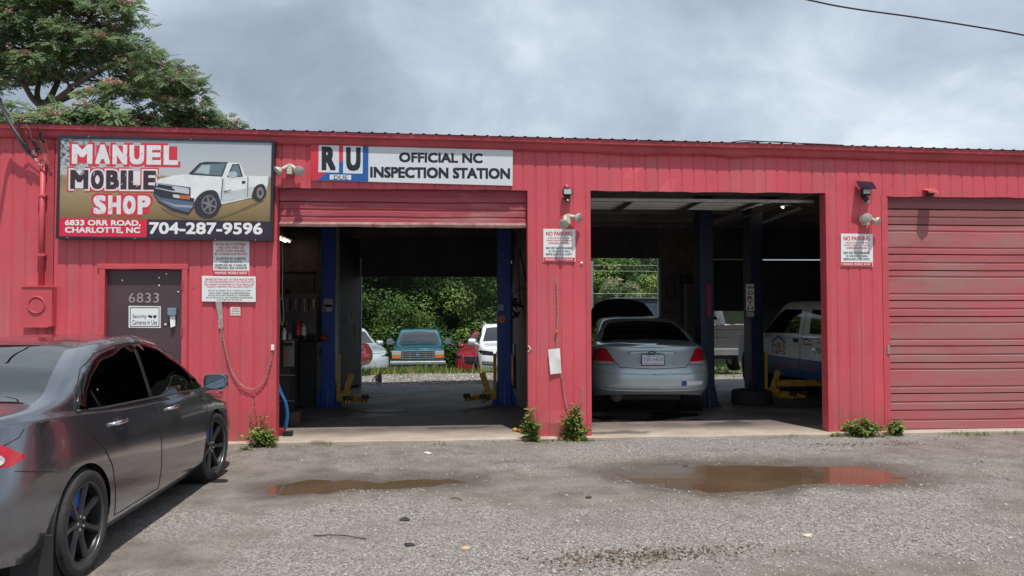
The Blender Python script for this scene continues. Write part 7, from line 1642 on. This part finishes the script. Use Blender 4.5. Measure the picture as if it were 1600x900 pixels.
bx_, bz_ = P(66, 160, YT)
mimosa('mimosa_tree', 'large spreading mimosa tree with pink blossoms over the left roof', (bx_, YT, gz(bx_, YT)), cl, YT, [(66, 195), (64, 180), (63, 172)], 'mimosa trees behind the garage', 1.0, 4, [[(48, 150, 0), (25, 110, -.5), (-10, 70, -1), (-40, 20, -1)], [(58, 148, .2), (62, 110, .5), (50, 60, .8), (60, 0, 1)], [(80, 150, 0), (100, 105, .6), (120, 60, .8), (150, 10, 0), (170, -40, 0)], [(88, 156, -.3), (130, 125, -.8), (180, 100, -1), (225, 92, -.5), (270, 110, 0)], [(92, 158, 0), (140, 140, .5), (200, 135, 1), (260, 140, .8), (300, 145, .5)]])
mimosa('mimosa_tree', 'small blossoming mimosa crown just above the roof right of the billboard', (P(310, 195, 15)[0], 15, gz(-8, 15)), [(272, 172, .45, 0), (288, 180, .5, .3), (300, 168, .4, -.2), (312, 180, .5, .2), (330, 184, .5, 0), (350, 190, .4, .1), (368, 197, .3, 0), (266, 188, .4, .3), (325, 196, .6, 0), (350, 202, .5, .2), (285, 195, .6, 0), (305, 192, .5, 0), (270, 200, .5, 0)], 15, [(312, 215), (310, 200)], 'mimosa trees behind the garage', 1.3, 8)
mimosa('mimosa_tree', 'tiny mimosa sprig over the roof between the two bigger crowns', (P(222, 195, 13)[0], 13, gz(-8, 13)), [(212, 196, .3, 0), (228, 190, .25, 0), (238, 199, .25, .1), (222, 180, .2, .1), (205, 204, .4, 0), (232, 206, .4, 0)], 13, [(226, 215), (224, 200)], 'mimosa trees behind the garage', 1.6, 9)
mimosa('mimosa_tree', 'low dense mimosa along the roof edge at the far left behind the wires', (P(110, 195, 12)[0], 12, gz(-8, 12)), [(x, y, r_, 0) for x, y, r_ in ((-20, 178, .6), (10, 185, .5), (35, 190, .45), (60, 188, .45), (85, 184, .45), (105, 178, .5), (130, 180, .5), (150, 170, .4), (148, 188, .5), (172, 195, .4), (120, 196, .5), (20, 200, .6), (60, 204, .6), (95, 200, .6), (170, 208, .5), (135, 207, .6), (0, 165, .4), (150, 152, .35), (165, 178, .35))], 12, [(112, 215), (110, 200)], 'mimosa trees behind the garage', 1.2, 10)

# weeds at the foot of the wall, grass in the yard
def weed(label, px, py, Y, h, spread, n, mat, leaf, thin=.25, seed=0, stems=9, flowers=0):
    random.seed(seed); x, z = P(px, py, Y); e = empty('weed', label, 'plant', (x, Y, gz(x, Y)-.005)); m = MB(); pos = []; dr_ = []
    for s_ in range(stems):
        a = random.uniform(0, 6.283); sp_ = random.uniform(.1, 1)*spread; hh_ = h*random.uniform(.5, 1.05)*(1-.45*sp_/spread)
        tip = Vector((math.cos(a)*sp_, math.sin(a)*sp_*.6, hh_)); b0 = Vector((math.cos(a)*sp_*.25, math.sin(a)*sp_*.15, 0)); md_ = b0.lerp(tip, .5)+Vector((0, 0, .05*h)); st = catmull([b0, md_, tip], 6)
        m.tube(st, .0035, 4)
        for k in range(n//stems):
            t_ = random.uniform(.12, 1); p = st[min(len(st)-1, int(t_*len(st)))]; an = random.uniform(0, 6.283); pos.append(p); dr_.append((math.cos(an), math.sin(an), random.uniform(-.1, .9)))
    m.build('stems', pm('weed_stem', (.10, .13, .04), .7), e)
    pos = np.array([p[:] for p in pos]); dr_ = np.array(dr_); nr = RNG.normal(size=pos.shape)*.4+np.array([0, -.2, 1])
    T = [(a, b_*thin/.26, c) for a, b_, c in LEAF]
    leaves('leaves', pos, nr, leaf*(.6+.8*RNG.random(len(pos))), T, LF, mat, e, None, dr_)
    if flowers:
        p = np.array([pos[random.randrange(len(pos))] for k in range(flowers)]); p[:, 2] = np.maximum(p[:, 2], h*.6); p[:, 1] -= .03; p = np.repeat(p, 6, 0)+RNG.normal(size=(flowers*6, 3))*.008
        leaves('flowers', p, RNG.normal(size=p.shape)+np.array([0, -1, .5]), np.full(len(p), .022), LEAF, LF, leafmat('flower_white', [(.7, .68, .6), (.8, .78, .74)]), e)
    return e
WL = leafmat('weed_leaf', [(.07, .13, .03), (.12, .20, .045), (.20, .28, .06), (.36, .34, .10)], .55, .3); WR_ = leafmat('weed_reddish', [(.10, .10, .04), (.20, .14, .05), (.34, .16, .07), (.30, .24, .09)], .6, .25)
weed('bushy weed with narrow leaves at the left foot of the middle pillar', 829, 690, -.17, .44, .10, 420, WL, .085, .11, 1, 14, 1)
weed('tall leafy weed at the right foot of the middle pillar', 898, 688, -.15, .50, .17, 620, WL, .085, .13, 2, 16, 2)
weed('reddish dry weed on the foot of the middle pillar', 884, 686, -.13, .26, .10, 70, WR_, .05, .2, 3, 7)
weed('green weed clump at the left bay corner beside the dark sedan', 410, 697, -.22, .27, .24, 900, WL, .05, .2, 4, 22)
weed('tall dry reddish weed behind the green clump at the left bay corner', 404, 690, -.15, .62, .17, 260, WR_, .035, .2, 5, 12)
weed('low bright green weed patch along the foot of the right pillar', 1348, 690, -.20, .24, .34, 1300, WL, .05, .2, 6, 44)
weed('dense green weed at the corner of the closed right door', 1400, 690, -.18, .26, .13, 520, WL, .055, .22, 7, 18)
weed('sparse little weed in the gravel beside the front wheel of the dark sedan', 385, 703, -.45, .06, .10, 90, WL, .03, .2, 8, 9)
weed('few tiny sprouts at the right foot of the middle pillar on the slab edge', 1308, 688, -.2, .06, .08, 70, WL, .035, .2, 9, 8)
def grass(name, label, xr, yr, n, h, mask, mat=GRASS):
    x = RNG.uniform(xr[0], xr[1], n); y = RNG.uniform(yr[0], yr[1], n); k = np.array([mask(a, b_) > random.random() for a, b_ in zip(x, y)]); x, y = x[k], y[k]
    pos = np.stack([x, y, [gz(a, b_) for a, b_ in zip(x, y)]], 1); T = [(0, -.05, 0), (.6, -.035, .03), (1, 0, .12), (.6, .035, .03), (0, .05, 0), (0, 0, 0)]
    d = RNG.normal(size=pos.shape)*.35+np.array([0, 0, 1]); nr = RNG.normal(size=pos.shape)*.3+np.array([0, -1, 0])
    return tag(leaves(name, pos, nr, h*(.4+.8*RNG.random(len(pos))), T, [(0, 1, 2, 3), (0, 3, 4, 5)], mat, None, None, d), label, 'grass', kind='stuff')
grass('yard_grass', 'tall grass growing in front of the teal pickup and thicket', (-9, 9), (12.3, 24), 32000, .30, lambda x, y: min(1, max(0, (.15+.5*sstep(12.3, 14, y)+.9*fbm(x, y, 2, .6, 3)))*sstep(12.2, 13.0, y)))
grass('sparse_yard_grass', 'thin grass on the gravel yard behind the doorway', (-6, 9), (9.0, 12.5), 2500, .12, lambda x, y: max(0, -.1+1.2*fbm(x, y, 2, .7, 3)+(.5 if x > 4.5 else 0)))
grass('forecourt_grass', 'short tufts of grass along the gravel edge of the slab', (-3, 7.8), (-.36, -.15), 6500, .055, lambda x, y: max(0, (-.16 if (B1a < x < B1b or B2a < x < B2b or x > B3a) else .12)+1.3*fbm(x, y, 4, 1.6, 3)))
for k, (px, h_) in enumerate(((646, .55), (667, .5), (681, .62), (692, .45), (633, .4))):
    weed(['tall stalk weed in front of the teal pickup grille, left of centre', 'thin stalk weed before the teal pickup bumper', 'tallest pale stalk weed before the teal pickup bumper', 'stalk weed at the right end of the teal pickup bumper', 'short stalk weed below the left headlamp of the teal pickup'][k], px, 585, 17.6+k*.1, h_+.25, .07, 44, WL, .10, .2, 30+k, 3)

# fallen leaves, twig, litter
for k, (px, py, px2, py2, lab) in enumerate(((490, 838, 572, 843, 'long thin dark twig lying on the gravel in the foreground'), (705, 779, 722, 782, 'short dark stick on the gravel right of the small puddle'))):
    a = G(px, py, -.05); b_ = G(px2, py2, -.05); m = MB(); q = catmull([(a[0], a[1], gz(*a)+.008), ((a[0]+b_[0])/2, (a[1]+b_[1])/2+.01, gz((a[0]+b_[0])/2, (a[1]+b_[1])/2)+.018), (b_[0], b_[1], gz(*b_)+.008)], 5); m.tube(q, .004, 5); tag(m.build('twig', pm('twig_dark', (.04, .03, .025), .8), None), lab, 'twig')
for k, (px, py, s_, c, lab) in enumerate(((668, 710, .035, (.6, .55, .5), 'torn pale scrap of litter near the slab of the left bay'), (728, 857, .03, (.5, .34, .2), 'tan stone lying alone in the foreground gravel'), (632, 812, .035, (.03, .03, .03), 'dark scrap on the gravel below the small puddle'), (640, 852, .03, (.03, .03, .035), 'black scrap of rubber in the foreground gravel'), (1262, 837, .03, (.55, .45, .33), 'pale stone right of centre in the foreground'), (919, 777, .025, (.04, .05, .05), 'small dark pebble left of the large puddle'))):
    a = G(px, py, -.05); bm = bmesh.new(); bmesh.ops.create_icosphere(bm, subdivisions=2, radius=s_); random.seed(k)
    for v in bm.verts: v.co = Vector((v.co.x*1.2, v.co.y*.9, v.co.z*.4))*(1+.5*noise.noise(v.co*30+Vector((k, 0, 0))))
    me = bpy.data.meshes.new('litter'); bm.to_mesh(me); bm.free(); me.materials.append(pm('litter%d' % k, c, .8, var=.2, vs=30)); o = bpy.data.objects.new('litter', me); col.objects.link(o); o.location = (a[0], a[1], gz(*a)+.008); tag(o, lab, 'litter')

# leaf litter mat in the foreground at right of centre and pillar foot
DL = leafmat('dead_leaf', [(.05, .035, .02), (.12, .08, .045), (.22, .16, .10)], .8, .1)
pp = []
for (px, py, sx_, sy_, n) in ((960, 872, .28, .10, 500), (1070, 862, .35, .08, 260), (865, 684, .4, .05, 260), (1340, 697, .5, .07, 240)):
    a = G(px, py, -.05)
    for k in range(n): x = a[0]+random.gauss(0, sx_); y = min(-.17, a[1]+random.gauss(0, sy_)); pp.append((x, y, gz(x, y)+.006))
pp = np.array(pp); o = leaves('leaf_litter', pp, RNG.normal(size=pp.shape)*.35+np.array([0, 0, 1]), .022*(.5+RNG.random(len(pp))), LEAF, LF, DL); tag(o, 'brown leaf litter in small heaps on the gravel', 'leaf litter', kind='stuff')

# cat at the rear doorway
cx, cz = P(592, 603, 7.9); cat = empty('cat', 'tabby cat with white legs standing at the rear doorway', 'cat', (cx, 7.9, gz(cx, 7.9)), R(12))
def skin_obj(name, verts, edges, radii, mat, parent, sub=2):
    me = bpy.data.meshes.new(name); me.from_pydata(verts, edges, []); me.materials.append(mat); o = bpy.data.objects.new(name, me); col.objects.link(o); o.parent = parent
    s_ = o.modifiers.new('skin', 'SKIN'); o.modifiers.new('sub', 'SUBSURF').levels = sub; o.modifiers['sub'].render_levels = sub
    for v, r_ in zip(me.skin_vertices[0].data, radii): v.radius = (r_, r_)
    me.skin_vertices[0].data[0].use_root = True; s_.use_smooth_shade = True; return o
TAB = pm('tabby_fur', (.36, .27, .20), .85, var=.75, vs=14, stretch=(1, 1, 4)); 
Vv = [(0, 0, .20), (0, .13, .205), (0, -.10, .205), (0, -.17, .25), (0, -.21, .275), (0, -.25, .27), (.035, -.13, .12), (.035, -.12, .05), (.035, -.135, .008), (-.035, -.13, .12), (-.035, -.135, .05), (-.035, -.15, .008),
      (.04, .15, .14), (.04, .18, .07), (.04, .155, .008), (-.04, .15, .14), (-.04, .19, .07), (-.04, .165, .008), (0, .2, .23), (-.06, .28, .16), (-.12, .34, .06)]
Ee = [(0, 1), (0, 2), (2, 3), (3, 4), (4, 5), (2, 6), (6, 7), (7, 8), (2, 9), (9, 10), (10, 11), (1, 12), (12, 13), (13, 14), (1, 15), (15, 16), (16, 17), (1, 18), (18, 19), (19, 20)]
Rr = [.062, .062, .055, .040, .046, .026, .024, .014, .016, .024, .014, .016, .032, .015, .017, .032, .015, .017, .018, .014, .010]
skin_obj('body', Vv, Ee, Rr, TAB, cat)
for x in (-.025, .025): MB().raw([(x-.016, -.205, .305), (x+.016, -.205, .305), (x, -.195, .302), (x, -.208, .345)], [(0, 1, 3), (1, 2, 3), (2, 0, 3)]).build('ear', TAB, cat)
FURW = pm('white_fur', (.85, .82, .78), .85)
for x, y in ((.035, -.128), (-.035, -.143)): m = MB(); m.tube([(x, y+.006, .10), (x, y+.004, .05), (x, y-.006, .004)], [.023, .0175, .020], 8); m.build('sock', FURW, cat, smooth=True)
for x in (-.018, .018): MB().lathe([(0, .004), (.006, .002), (.007, 0)], Matrix.Translation((x, -.253, .288)) @ Matrix.Rotation(R(90), 4, 'X'), 8).build('eye', BLKG, cat)

if True:   # nothing may keep a stray category on a part
    for o in bpy.data.objects:
        if o.parent is not None:
            for k in ('category', 'group'):
                if k in o: del o[k]
